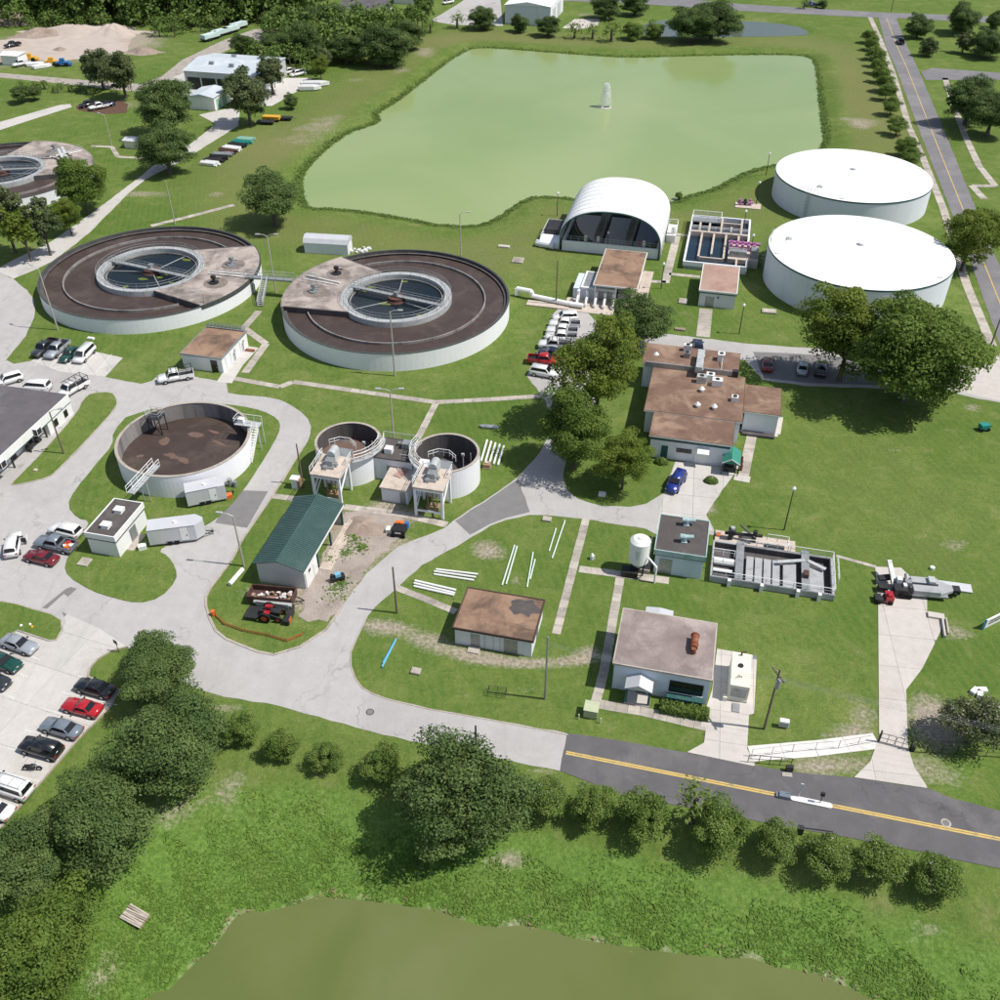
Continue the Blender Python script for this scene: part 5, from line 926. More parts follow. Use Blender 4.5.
# arched membrane canopy over a basin
a_, b_ = G(560, 250), G(658.6, 259.5); W, D = 20.5, 19.5; t = thing('arched_canopy', 'white arched membrane canopy over dark process basins beside the lake', 'canopy', (a_.x, a_.y, 0), SA)
MB().box(.3, W-.3, .1, .5, -.1, 2.1).box(.3, .7, .5, D, -.1, 2.1).box(W-.7, W-.3, .5, D, -.1, 2.1).box(.7, W-.7, D-.4, D, -.1, 2.1).build('basin_wall', 'tank_white', t); MB().box(.7, W-.7, .5, D-.4, 0, 1.2).build('water', 'dark_water', t)
for x in (6.6, 13.0): MB().box(x, x+1.6, .5, D-.4, 1.0, 2.2).build('divider_wall', 'inner_concrete', t)
rl = MB(); railing(rl, [(.5, .3, 2.1), (W-.5, .3, 2.1)], 1.05, .05, 1.6)
for x in (6.7, 8.1, 13.1, 14.5): railing(rl, [(x, .6, 2.2), (x, D-.6, 2.2)], 1.05, .05, 2.2)
rl.build('railing', 'grey_metal', t)
for x in (4.8, 7.4, 16.8): MB().box(x, x+.6, .8, 1.2, 2.1, 3.3).build('control_box', 'generator_cream', t)
MB().box(16.0, 16.4, .55, .9, 2.1, 3.3).build('warning_sign', 'red_paint', t); n = 28
def archpt(i, off): th = math.pi*i/n; return (W/2-(W/2+.25+off)*math.copysign(abs(math.cos(th))**.88, math.cos(th)), 2.0+(7.3+off)*math.sin(th)**.80 if 0 < i < n else (0.2))
vs, fs = [], []
segs = 8
for j in range(segs+1):
    for i in range(n+1):
        x, z = archpt(i, .0 if (j % 1 == 0) else 0); vs.append((x, j*D/segs-.4, z-(.12 if 0 < j < segs and 0 < i < n and False else 0)))
for j in range(segs):
    for i in range(n): a = j*(n+1)+i; fs.append((a, a+1, a+n+2, a+n+1))
o = MB().add(vs, fs); o.smooth = True; o = o.build('membrane', 'white_membrane', t); m = o.modifiers.new('s', 'SOLIDIFY'); m.thickness = .12
for j in range(segs+1):
    y = j*D/segs-.4; mb = MB(); pts = [Vector((archpt(i, -.2)[0], y, archpt(i, -.22)[1])) for i in range(n+1)]; mb.tube(pts, .13, 6); mb.build('arch_rib', 'teal_trim' if j == 0 else 'galvanized', t)
    if 0 < j < segs:
        mb = MB(); pts = [Vector((archpt(i, .05)[0], y, archpt(i, .045)[1])) for i in range(n+1)]; mb.tube(pts, .07, 5); mb.build('membrane_seam', 'white_membrane', t)
MB().box(-4.6, -.2, .5, 8.0, 0, 1.3).build('side_platform', 'tank_white', t); MB().box(-4.2, -.4, 4.4, 9.8, 1.3, 2.4).build('side_machine', 'dark_metal', t); rl = MB(); railing(rl, [(-4.4, .6, 1.3), (-4.4, 9.8, 1.3), (-.4, 9.8, 1.3)], 1.1, .05, 1.5); rl.build('side_railing', 'pipe_white', t); MB().cyl((-5.2, 1.0, .7), (-1.4, .2, .7), .7, 12).build('inlet_pipe', 'block_wall', t)
MB().box(W+.5, W+2.4, 9, 15, 0, 1.6).cyl((W+1.8, 10, 1.6), (W+1.8, 10, 3.2), .5, 12).build('outlet_box', 'pipe_white', t); rl = MB(); railing(rl, [(W+2.4, 8.6, 1.6), (W+2.4, 15, 1.6), (W+.6, 15, 1.6)], 1.1, .05, 1.5); rl.build('outlet_railing', 'pipe_white', t)
# blower canopy and blowers
p, a, w = frame((593, 284.5), (636, 291), 4.0); t = thing('blower_canopy', 'square tan roofed open canopy in front of the arched one', 'canopy', p, SA); W, D = 8.3, 16.4
rf = MB().box(0, W, 0, D, 3.7, 4.0).build('roof', 'white_wall', t); MB().box(.12, W-.12, .12, D-.12, 3.95, 4.02).build('roof_covering', 'tan_gravel', rf)
for x in (.3, W/2, W-.5):
    for y in (.3, D/2, D-.5): MB().box(x, x+.2, y, y+.2, 0, 3.7).build('post', 'generator_cream', t)
MB().box(-.3, W+1.6, -1.0, D, -.05, .1).build('floor_slab', 'deck_concrete', t); MB().box(1, 3.4, 1.5, 6, .1, 1.9).box(4.6, 7, 1.5, 6, .1, 1.9).build('blower', 'grey_metal', t); MB().box(.1, .3, 3.4, 12, .1, 2.6).build('back_screen', 'grey_metal', t)
p = G(570, 305); t = thing('blower_house', 'low flat block with a grey roof and white pipes beside the tan canopy', 'building', p, SA)
MB().box(0, 8.2, 3.0, 9.6, -.1, 2.1).build('wall', 'blue_wall', t); MB().box(1.4, 8.2, 2.8, 10, 2.1, 2.5).build('roof', 'white_wall', t); MB().box(1.8, 7.8, 3.3, 9.6, 2.4, 2.54).build('roof_covering', 'grey_metal', t); MB().box(-1, 8.4, -2.5, 2.9, -.05, .12).build('pad', 'deck_concrete', t)
for i in range(5): x = 1.2+i*1.7; MB().cyl((x, 1.9, .1), (x, 1.9, 2.2), .28, 10).tube([Vector((x, 1.9, 1.2)), Vector((x, .4, 1.2)), Vector((x+.1, -.4, .6)), Vector((x+.1, -.4, .1))], .24, 10).cyl((x, 1.9, 2.0), (x, 2.6, 2.0), .24, 10).build('discharge_pipe', 'pipe_white', t)
MB().tube([Vector((-10.5, 1.4, .2)), Vector((-10.5, 1.4, 1.5)), Vector((-7.6, .7, 1.6)), Vector((-7.4, .7, .7)), Vector((0, -.9, .7)), Vector((2.6, -1.1, .7))], .45, 12).build('header_pipe', 'pipe_white', t); MB().box(-8, 0, -2.2, -.2, 0, .25).build('pipe_sleeper', 'deck_concrete', t)
# main office: four roof levels
t = thing('main_office', 'rambling office with brown gravel roofs and rooftop air handlers', 'building', (21.2, 115.2, 0), SA)
k, q = math.cos(SA), math.sin(SA)
def LO(px, py, z):
    v = G(px, py, z); dx, dy = v.x-21.2, v.y-115.2; return (dx*k+dy*q, -dx*q+dy*k)
def block(nm, x0, x1, y0, y1, h, mat, ov=.3):
    MB().box(x0+ov, x1-ov, y0+ov, y1-ov, -.1, h-.31).build('wall', 'block_wall', t); rf = MB().box(x0, x1, y0, y1, h-.3, h).build(nm, 'brown_trim', t); MB().box(x0+.06, x1-.06, y0+.06, y1-.06, h-.05, h+.012).build('roof_covering', mat, rf); MB().box(x0+.02, x1-.02, y0-.03, y0-.004, h-.26, h-.06).build('eave_board', 'white_wall', rf); return rf
x0, y0 = LO(649, 435, 4); x1, _ = LO(733, 446.5, 4)
block('front_roof', x0, x1, y0, y0+6.3, 4.0, 'brown_gravel'); block('middle_roof', x0-1.5, x1+1.1, y0+6.3, y0+19.4, 4.12, 'brown_gravel'); bx0, by0 = LO(641, 366, 4.6); block('rear_roof', bx0, bx0+15.4, y0+19.4, y0+26, 4.6, 'brown_gravel'); wx, wy = LO(746, 411.6, 3.8); block('wing_roof', x1+1.1, wx+5.2, wy, wy+8.0, 3.8, 'brown_gravel')
MB().box(x0+.32, x1-.32, y0+.2, y0+.32, 3.2, 3.68).build('front_fascia', 'teal_trim', t)
dims = (1, 1)
def fwin(u, w, z0, z1, name='window', fr='dark_metal'):
    o = MB().box(x0+u, x0+u+w, y0+.22, y0+.36, z0, z1).build(name, fr, t)
    if name == 'window':
        for i in range(3): MB().box(x0+u+.06+i*w/3, x0+u+(i+1)*w/3-.06, y0+.2, y0+.25, z0+.06, z1-.06).build('pane', 'glass_dark', o)
fwin(4.2, 2.2, 1.5, 2.2); fwin(2.0, .95, .02, 2.3, 'door', 'teal_trim'); fwin(6.9, 1.7, .02, 2.7, 'garage_door', 'white_wall'); aw = MB().add([(x0+7.2, y0+.25, 2.9), (x0+8.9, y0+.25, 2.9), (x0+8.9, y0-.9, 2.5), (x0+7.2, y0-.9, 2.5)], [(0, 3, 2, 1)]); aw = aw.build('awning', 'pipe_white', t); aw.modifiers.new('s', 'SOLIDIFY').thickness = .06
MB().box(bx0+.6, bx0+15, y0+19.15, y0+19.38, 4.12, 5.0).build('parapet_duct', 'grey_metal', t); MB().box(bx0+14.4, bx0+15.3, y0+18.9, y0+19.7, 4.15, 5.2).build('duct_end', 'dark_metal', t)
du = MB().box(bx0+8.6, bx0+9.7, y0+17.4, y0+23.2, 5.3, 6.1); du.box(bx0+8.5, bx0+9.8, y0+18, y0+18.8, 4.7, 5.3).box(bx0+8.5, bx0+9.8, y0+22.4, y0+23.0, 4.7, 5.3); du.build('duct', 'galvanized', t)
for (xx, yy, zz, sx, sy, sh, m_) in [(6.4, 22.4, 4.6, 1.0, .9, .9, 'grey_metal'), (11.8, 22.6, 4.6, 1.1, 1.2, 1.2, 'pipe_white'), (10.4, 16.8, 4.13, 1.3, 1.1, 1.1, 'pipe_white'), (9.0, 15.8, 4.13, 1.5, 1.1, 1.2, 'galvanized'), (11.4, 15.4, 4.13, 1.6, 1.2, 1.1, 'pipe_white'), (14.6, 11.6, 4.13, 1.0, .9, .8, 'pipe_white'), (6.2, 24.6, 4.6, 1.3, .8, 1.1, 'pipe_white')]:
    o = MB().box(bx0+xx, bx0+xx+sx, y0+yy, y0+yy+sy, zz, zz+sh).build('air_handler', m_, t); MB().cyl((bx0+xx+sx/2, y0+yy+sy/2, zz+sh), (bx0+xx+sx/2, y0+yy+sy/2, zz+sh+.06), .35, 12).build('fan', 'dark_metal', o)
for (xx, yy) in [(10.0, 13.6), (9.7, 9.0), (12.2, 9.0), (2.0, 22.6)]: MB().cone((bx0+xx, y0+yy, 4.1), (bx0+xx, y0+yy, 4.6), .28, .28, 10).cone((bx0+xx, y0+yy, 4.6), (bx0+xx, y0+yy, 4.95), .48, .15, 10).build('roof_vent', 'pipe_white', t)
MB().cyl((bx0+12.6, y0+20, 4.6), (bx0+12.6, y0+22.4, 5.4), .06, 6).build('flue_pipe', 'galvanized', t); MB().box(x1+1.5, wx+4.8, wy-.9, wy+.1, -.05, .4).build('planter_wall', 'dark_concrete', t)
# green gabled shelter
q_ = G(729, 475); t = thing('cycle_shelter', 'small green roofed open shelter at the corner of the main office', 'shelter', q_, SA); s = MB(); s.add([(-1.3, -.2, 2.1), (1.3, -.2, 2.1), (1.3, 3.4, 2.1), (-1.3, 3.4, 2.1), (0, -.2, 2.9), (0, 3.4, 2.9)], [(0, 4, 5, 3), (4, 1, 2, 5), (0, 1, 4), (2, 3, 5), (0, 3, 2, 1)]); s.build('roof', 'aqua_roof', t) if 'aqua_roof' in MATS else s.build('roof', 'teal_plastic', t)
MB().bar((-1.3, -.25, 2.1), (0, -.25, 2.9), .06, .16).bar((1.3, -.25, 2.1), (0, -.25, 2.9), .06, .16).build('bargeboard', 'white_wall', t)
for x in (-1.15, 1.15):
    for y in (0, 3.2): MB().box(x-.06, x+.06, y-.06, y+.06, 0, 2.1).build('post', 'dark_metal', t)
MB().box(-.9, .9, .6, 2.8, 0, .9).box(-.3, .5, .9, 1.6, .9, 1.4).build('stored_mower', 'dark_metal', t)
# gambrel garden shed
p = G(305, 253); t = thing('garden_shed', 'pale blue barn roofed shed standing above the centre clarifier', 'shed', p, R(-7.7)); W, D = 9.2, 3.5
MB().box(0, W, 0, D, 0, 2.3).build('wall', 'block_wall', t); prof = [(-.15, 2.3), (.45, 3.1), (D/2, 3.5), (D-.45, 3.1), (D+.15, 2.3)]; g = MB(); vs = [(x, y, z) for x in (-.15, W+.15) for y, z in prof]; g.add(vs, [(i, i+5, i+6, i+1)[::-1] for i in range(4)]+[(0, 1, 2, 3, 4)[::-1], (5, 6, 7, 8, 9), (0, 4, 9, 5)]); g.build('roof', 'metal_wall', t); win(t, 'R', 1.0, 1.5, .05, 2.0, (W, D), frame='white_wall', name='door')
t = thing('rubble_heap', 'pale heap of stones at the right end of the pale blue shed', 'rubble', G(361, 251))
for i in range(14): a = random.uniform(0, 6.28); r_ = random.uniform(0, 1.6); s = random.uniform(.2, .45); MB().box(-s, s, -s*.8, s*.8, -s*.5, s*.6, a).build('stone', 'brick_white', t, (r_*math.cos(a)*1.5, r_*math.sin(a), .2), a)
# distant buildings
def gabled(name, label, fl, ang, W, D, he, hr, wall, roof, cat='building', ridge='x'):
    p = G(*fl); t = thing(name, label, cat, p, ang); MB().box(0, W, 0, D, -.1, he).build('wall', wall, t)
    if ridge == 'x':
        s = [(-.3, -.4, he), (W+.3, -.4, he), (W+.3, D+.4, he), (-.3, D+.4, he), (-.3, D/2, hr), (W+.3, D/2, hr)]; f = [(0, 1, 5, 4), (2, 3, 4, 5), (0, 4, 3), (1, 2, 5), (0, 3, 2, 1)]
    else:
        s = [(-.3, -.4, he), (W+.3, -.4, he), (W+.3, D+.4, he), (-.3, D+.4, he), (W/2, -.4, hr), (W/2, D+.4, hr)]; f = [(0, 4, 5, 3), (4, 1, 2, 5), (0, 1, 4), (2, 3, 5), (0, 3, 2, 1)]
    MB().add(s, f).build('roof', roof, t); return t
t = gabled('depot', 'large white roofed depot with an open dark bay at the upper left', (187, 88.5), SA, 24, 20, 5.2, 6.6, 'metal_wall', 'pale_roof'); MB().box(.8, 23, -.1, -.02, .1, 3.4).build('bay_shade_panel', 'dark_metal', t)  # dark panel on the solid wall stands for the bay's shaded inside
for x in (5, 10, 15): MB().box(x, x+.5, -.15, -.05, .1, 3.5).build('bay_post', 'metal_wall', t)
for x, y in ((6, 5), (13, 4), (9, 14), (18, 13)): MB().box(x, x+1.4, y, y+.8, 5.6, 6.75).build('skylight', 'grey_metal', t)
t = gabled('garage', 'small white garage with green doors in front of the depot', (190, 109), SA, 8, 9, 3.6, 4.4, 'white_wall', 'pale_roof', ridge='y')
for y in (1.2, 4.8): MB().box(8.0, 8.06, y, y+2.6, .05, 2.8).build('garage_door', 'pvc_green', t)
t = gabled('lean_to', 'pale lean-to tucked between garage and depot', (211, 100), SA, 6, 5, 2.4, 3.0, 'block_wall', 'metal_wall')
t = gabled('house', 'grey hip roofed house among far trees left of the lake', (340, 20), R(-10), 17, 12, 3, 6.2, 'white_wall', 'slate_roof', 'house'); MB().box(4, 6, -.06, 0, 1, 2.2).build('window', 'glass_dark', t); MB().box(10, 12, -.06, 0, 1, 2.2).build('window', 'glass_dark', t)
t = gabled('far_warehouse', 'white warehouse with large doors behind the lake', (505, 24), SA, 17, 26, 6.5, 7.8, 'block_wall', 'tank_roof', ridge='y'); [MB().box(17, 17.08, y, y+6, .1, 5).build('roller_door', 'metal_wall', t) for y in (4, 14)]
t = gabled('far_shed', 'small white building at the top edge left of the far car park', (394, 3.5), SA, 13, 8, 3.5, 4.5, 'white_wall', 'tank_roof')
t = gabled('field_shed', 'tiny white shed on the meadow beside the yellow machines', (3, 65), R(-10), 6, 5, 3.0, 3.6, 'pipe_white', 'pipe_white', 'shed'); t = gabled('meter_box', 'white box under the spreading oak by the access road', (158, 143), SA, 4.4, 3.5, 2.6, 2.9, 'white_wall', 'tank_roof', 'cabinet'); t = gabled('pump_box', 'small cream hut left of the white box under the oak', (125, 148), SA, 3.2, 3, 2.0, 2.4, 'generator_cream', 'metal_wall', 'hut')
# ------------------------------------------------------------------ vehicles
def bev(mb, name, mat, w=.06, seg=2):
    me = mb.mesh(name, mat); bm = bmesh.new(); bm.from_mesh(me); bmesh.ops.remove_doubles(bm, verts=bm.verts, dist=1e-4)
    bmesh.ops.bevel(bm, geom=[e for e in bm.edges if e.is_manifold and e.calc_face_angle(0) > .35], offset=w, segments=seg, affect='EDGES', clamp_overlap=True)
    for f in bm.faces: f.smooth = True
    bm.to_mesh(me); bm.free(); return me
def loft(sec):
    """sections: (x, half width, z low, z high) -> body shell with tumblehome"""
    mb = MB(); n = len(sec); vs = []
    for x, w, z0, z1 in sec: m = z0+(z1-z0)*.55; vs += [(x, -w*.93, z0), (x, -w, m), (x, -w*.9, z1), (x, w*.9, z1), (x, w, m), (x, w*.93, z0)]
    fs = [tuple(range(5, -1, -1)), tuple(range(6*(n-1), 6*n))]
    for i in range(n-1):
        a, b = 6*i, 6*i+6
        for k in range(6): j = (k+1) % 6; fs.append((a+k, a+j, b+j, b+k))
    mb.add(vs, fs); return mb
SPEC = {  # L, W, body sections, cabin (xb0, xb1, xr0, xr1, zb, zr)
 'sedan': dict(L=4.75, W=.91, sec=[(-2.37, .78, .35, .85), (-2.2, .86, .25, .96), (-1.4, .91, .22, 1.0), (.5, .91, .22, .96), (1.5, .89, .22, .90), (2.15, .84, .25, .78), (2.37, .72, .33, .66)], cab=[(-1.75, 1.05, -1.0, .25, .95, 1.44)]),
 'coupe': dict(L=4.6, W=.91, sec=[(-2.3, .80, .35, .88), (-2.1, .88, .25, .98), (-1.2, .91, .22, .98), (.3, .91, .22, .92), (1.4, .89, .22, .86), (2.1, .84, .25, .74), (2.3, .74, .33, .64)], cab=[(-1.7, .75, -.85, .0, .92, 1.34)]),
 'suv': dict(L=4.75, W=.95, sec=[(-2.37, .86, .4, 1.0), (-2.25, .93, .32, 1.12), (.6, .95, .3, 1.1), (1.5, .93, .3, 1.05), (2.2, .88, .33, .95), (2.37, .78, .42, .8)], cab=[(-2.3, 1.25, -2.05, .45, 1.08, 1.75)]),
 'van': dict(L=5.1, W=1.0, sec=[(-2.55, .93, .38, 1.1), (-2.4, .98, .3, 1.2), (1.0, 1.0, .3, 1.15), (1.9, .97, .3, 1.05), (2.4, .9, .33, .9), (2.55, .8, .42, .75)], cab=[(-2.5, 1.95, -2.3, .95, 1.12, 1.85)]),
 'pickup': dict(L=5.7, W=1.0, sec=[(-.95, .97, .45, 1.15), (.0, 1.0, .4, 1.15), (1.4, .99, .4, 1.12), (2.5, .95, .42, 1.05), (2.85, .85, .5, .9)], cab=[(-1.0, 1.35, -.75, .65, 1.13, 1.85)], bed=(-2.85, -.95)),
 'work': dict(L=5.9, W=1.02, sec=[(-.6, .98, .45, 1.2), (.4, 1.0, .4, 1.2), (1.7, .99, .4, 1.15), (2.6, .95, .42, 1.05), (2.95, .85, .5, .9)], cab=[(-.6, 1.6, -.5, .9, 1.18, 1.95)], bed=(-2.95, -.6), rack=True)}
VM = {}
def vmesh(kind):
    if kind in VM: return VM[kind]
    s = SPEC[kind]; W = s['W']; out = {}; xb0, xb1, xr0, xr1, zb, zr = s['cab'][0]; wb, wr = W*.9, W*.72
    def frus(x0, x1, y, z0, a0, a1, b, z1): return [(x0, -y, z0), (x1, -y, z0), (x1, y, z0), (x0, y, z0), (a0, -b, z1), (a1, -b, z1), (a1, b, z1), (a0, b, z1)]
    FF = [(0, 3, 2, 1), (4, 5, 6, 7), (0, 1, 5, 4), (1, 2, 6, 5), (2, 3, 7, 6), (3, 0, 4, 7)]
    out['body'] = bev(loft(s['sec']), 'body', None, .05); cabv = [Vector(v) for v in frus(xb0, xb1, wb, zb-.1, xr0, xr1, wr, zr)]
    out['cabin'] = bev(MB().add(cabv, FF), 'cabin', None, .07)
    def panel(q, i0=.1, i1=.12, off=.012):
        a, b, c, d = q; nn = (b-a).cross(d-a).normalized()*off; L_ = lambda u, v: a.lerp(b, u).lerp(d.lerp(c, u), v)+nn
        return MB().add([L_(i0, .24), L_(1-i0, .24), L_(1-i0, 1-i1), L_(i0, 1-i1)], [(0, 1, 2, 3)]).mesh('g', 'glass_dark')
    v = cabv; out['windscreen'] = panel((v[1], v[2], v[6], v[5]), .05, .06); out['rear_window'] = panel((v[3], v[0], v[4], v[7]), .08, .1)
    out['side_window'] = [panel((v[0], v[1], v[5], v[4]), .06, .14), panel((v[2], v[3], v[7], v[6]), .06, .14)]
    wh = MB().cyl((0, -.11, 0), (0, .11, 0), .35, 18); out['tyre'] = wh.mesh('wheel', 'tyre'); out['rim'] = MB().cyl((0, -.12, 0), (0, .12, 0), .2, 12).mesh('rim', 'rim')
    out['lamp'] = MB().box(-.08, .08, -.16, .16, -.07, .07).mesh('lamp', None); out['mirror'] = MB().box(-.06, .08, -.1, .1, -.06, .08).mesh('mirror', 'plastic_black')
    if 'bed' in s:
        b0, b1 = s['bed']; m = MB().box(b0, b1, -W*.96, W*.96, .5, .72).box(b0, b1, -W*.96, -W*.86, .72, 1.15).box(b0, b1, W*.86, W*.96, .72, 1.15).box(b0, b0+.08, -W*.86, W*.86, .72, 1.15).box(b1-.06, b1, -W*.86, W*.86, .72, 1.15); out['bed'] = m.mesh('cargo_bed', None); out['liner'] = MB().box(b0+.09, b1-.07, -W*.85, W*.85, .722, .75).mesh('bed_liner', 'plastic_black')
    VM[kind] = out; return out
def car(kind, col, front, rear, label, name=None, group=None, z=.05, load=None, rack=False, cat=None, door=False):
    s = SPEC[kind]; m = vmesh(kind); a, b = G(*front), G(*rear); c = (a+b)/2; d = a-b; ang = math.atan2(d.y, d.x)
    nm = name or {'sedan': 'car', 'coupe': 'car', 'suv': 'suv', 'van': 'van', 'pickup': 'pickup_truck', 'work': 'work_truck'}[kind]
    t = thing(nm, label, cat or {'sedan': 'car', 'coupe': 'car', 'suv': 'suv', 'van': 'van'}.get(kind, 'truck'), (c.x, c.y, z), ang, group); paint = mt('car_'+col)
    def put(n_, me, loc=(0, 0, 0), mat=None, par=None):
        key = me.name+(mat.name if mat else '')
        if mat and (not me.materials or me.materials[0] != mat):
            if key not in VM: q = me.copy(); q.materials.clear(); q.materials.append(mat); VM[key] = q
            me = VM[key]
        o = link(n_, me, par or t); o.location = loc; return o
    put('body', m['body'], mat=paint); cb = put('cabin', m['cabin'], mat=paint); put('windscreen', m['windscreen'], par=cb); put('rear_window', m['rear_window'], par=cb); [put('side_window', q, par=cb) for q in m['side_window']]
    hw = s['L']*.30
    for x in (-hw-.05, hw):
        for y in (-1, 1): w = put('wheel', m['tyre'], (x, y*(s['W']-.1), .35)); put('rim', m['rim'], par=w)
    fx, zf, rx, zr_ = s['sec'][-1][0]-.06, s['sec'][-1][3]-.06, (s['bed'][0]+.06 if 'bed' in s else s['sec'][0][0]+.05), s['sec'][0][3]-.14
    for y in (-1, 1): put('headlight', m['lamp'], (fx-.05, y*s['W']*.66, zf), mt('lamp_clear')); put('tail_light', m['lamp'], (rx, y*s['W']*.74, zr_), mt('lamp_red')); put('mirror', m['mirror'], (s['cab'][0][1]-.55, y*(s['W']+.05), s['cab'][0][4]+.08))
    if 'bed' in s:
        put('cargo_bed', m['bed'], mat=paint); put('bed_liner', m['liner'])
    if rack:
        b0, b1 = s.get('bed', (s['cab'][0][2], s['cab'][0][3])); zt = s['cab'][0][5]+.08; r_ = MB()
        if 'bed' in s:
            for y in (-s['W']*.9, s['W']*.9): r_.box(b0+.1, 1.0, y-.04, y+.04, zt, zt+.06); [r_.box(x, x+.07, y-.04, y+.04, 1.1, zt) for x in (b0+.15, (b0+b1)/2, b1-.1)]
            for x in np.arange(b0+.2, 1.0, .8): r_.box(x, x+.06, -s['W']*.9, s['W']*.9, zt+.05, zt+.1)
        else:
            for y in (-.55, .55): r_.box(b0+.2, b1-.1, y-.03, y+.03, zt, zt+.05)
            for x in (b0+.4, (b0+b1)/2, b1-.3): r_.box(x, x+.05, -.6, .6, zt-.08, zt+.02)
        r_.build('roof_rack', 'plastic_black' if col != 'white' or 'bed' in s else 'galvanized', t)
    if door: MB().box(.2, 1.2, -s['W']-.75, -s['W']-.68, .45, 1.1).build('open_door', 'car_'+col, t); MB().box(.35, .42, -s['W']-.7, -s['W']+.02, .45, 1.1).build('open_door_edge', 'plastic_black', t)
    if load:
        b0, b1 = s['bed']; rn = random.Random(hash(label) % 99); lo = MB()
        for i in range(9): x, y, q = rn.uniform(b0+.3, b1-.4), rn.uniform(-.6, .6), rn.uniform(.12, .28); MB().box(x-q, x+q, y-q, y+q, .76, .76+rn.uniform(.2, .5), rn.uniform(0, 1)).build('cargo', ['pipe_white', 'orange_plastic', 'red_paint', 'generator_cream'][i % 4], t)
    return t
Gp = 'cars in the lower left car park'
car('sedan', 'black', (80, 687), (112, 696), 'black sedan partly under the oak, top of the right hand car row', group=Gp, z=.08); car('coupe', 'red', (64, 706), (103, 716), 'bright red sports coupe in the lower car park', group=Gp, z=.08); car('sedan', 'steel', (45, 726), (81, 737), 'silver blue sedan below the red coupe', group=Gp, z=.08); car('suv', 'black', (25, 747), (61, 757), 'black crossover below the silver sedan, beside the motorcycle', group=Gp, z=.08); car('van', 'white', (-9, 784), (33, 798), 'white van with roof rack at the left edge of the car park', group=Gp, z=.08, rack=True); car('sedan', 'white', (-24, 806), (12, 818), 'white sedan cut by the left edge below the white van', group=Gp, z=.08)
car('sedan', 'silver', (38, 654), (4, 642), 'silver sedan nose to the lot, first in the left hand row', group=Gp, z=.08); car('coupe', 'green', (22, 672), (-10, 659), 'dark green coupe cut by the left edge', group=Gp, z=.08); car('sedan', 'charcoal', (12, 690), (-24, 676), 'charcoal car cut by the left edge below the green coupe', group=Gp, z=.08)
Gp = 'vehicles in the yard by the control building'
car('suv', 'white', (17, 536), (12.5, 561), 'white suv with an open door in the plant yard', group=Gp, door=True); car('pickup', 'steel', (37, 544), (77, 552), 'grey pickup with loaded bed beside the control building', group=Gp, load=True); car('suv', 'white', (53, 531), (81, 538), 'white suv parked behind the loaded grey pickup', group=Gp); car('sedan', 'maroon', (30, 558), (55, 564), 'dark red hatchback in front of the grey pickup', group=Gp)
Gp = 'vehicles parked below the left clarifier'
car('pickup', 'charcoal', (36, 359), (55, 344), 'dark grey pickup, leftmost below the left clarifier', group=Gp); car('pickup', 'silver', (49, 361), (67.5, 345), 'silver pickup, second from left below the left clarifier', group=Gp); car('sedan', 'green', (64, 363), (77, 352), 'dark green car between silver pickup and white minivan', group=Gp); car('van', 'white', (78, 365), (92.5, 350.5), 'white minivan, rightmost below the left clarifier', group=Gp)
car('suv', 'white', (-1, 386), (20, 380), 'white suv at the left edge behind the slate roofed building', group=Gp); car('van', 'white', (24, 389), (50, 391), 'white van half hidden behind the slate roofed building', group=Gp); car('work', 'white', (67, 396), (79, 389), 'white rack truck at the corner of the slate roofed building', group=Gp, rack=True)
car('work', 'white', (160, 383), (193, 377), 'white work truck with rack in front of the pump house', rack=True)
Gp = 'vehicles parked beside the tall trees mid plant'
for i, (f_, r_, kd, cl, lb, rk) in enumerate([((554, 321), (576, 320), 'suv', 'white', 'white car, topmost of the row beside the tall trees', 0), ((552, 327), (577, 328), 'pickup', 'white', 'white pickup, second from top of the row beside the tall trees', 0), ((549, 333.5), (575, 335), 'pickup', 'white', 'white pickup, third from top of the row beside the tall trees', 0), ((549, 340), (573, 341), 'pickup', 'white', 'white pickup, fourth from top of the row beside the tall trees', 0), ((541, 347.5), (569, 349), 'work', 'white', 'white rack truck in the middle of the row beside the tall trees', 1), ((540, 355), (562, 357), 'sedan', 'navy', 'navy blue car in the row beside the tall trees', 0), ((556, 364.5), (532, 362.5), 'pickup', 'red', 'red pickup in the row beside the tall trees', 0), ((557, 378), (531, 373.5), 'suv', 'white', 'white suv, lowest of the row beside the tall trees', 0)]):
    car(kd, cl, f_, r_, lb, group=Gp, rack=bool(rk))
car('suv', 'blue', (671, 493), (680, 479), 'bright blue crossover on the drive of the main office', z=.08); Gp = 'cars on the back drive'
car('sedan', 'navy', (697, 344), (698, 354), 'dark blue car behind the main office roof', group=Gp); car('sedan', 'maroon', (767.5, 361), (766.5, 373), 'red car in the shade behind the office wing', group=Gp); car('sedan', 'silver', (803, 364), (801, 377), 'silver car under the spreading tree on the back drive', group=Gp); car('suv', 'black', (821, 366), (819, 379), 'black suv beside the silver car under the spreading tree', group=Gp)
car('pickup', 'black', (898.5, 40), (902, 47), 'black pickup driving on the county road', z=.05); car('work', 'blue', (806, 6.5), (816, 7), 'small blue truck on the cross road at the top', z=.06)
Gp = 'cars near the sand heap'
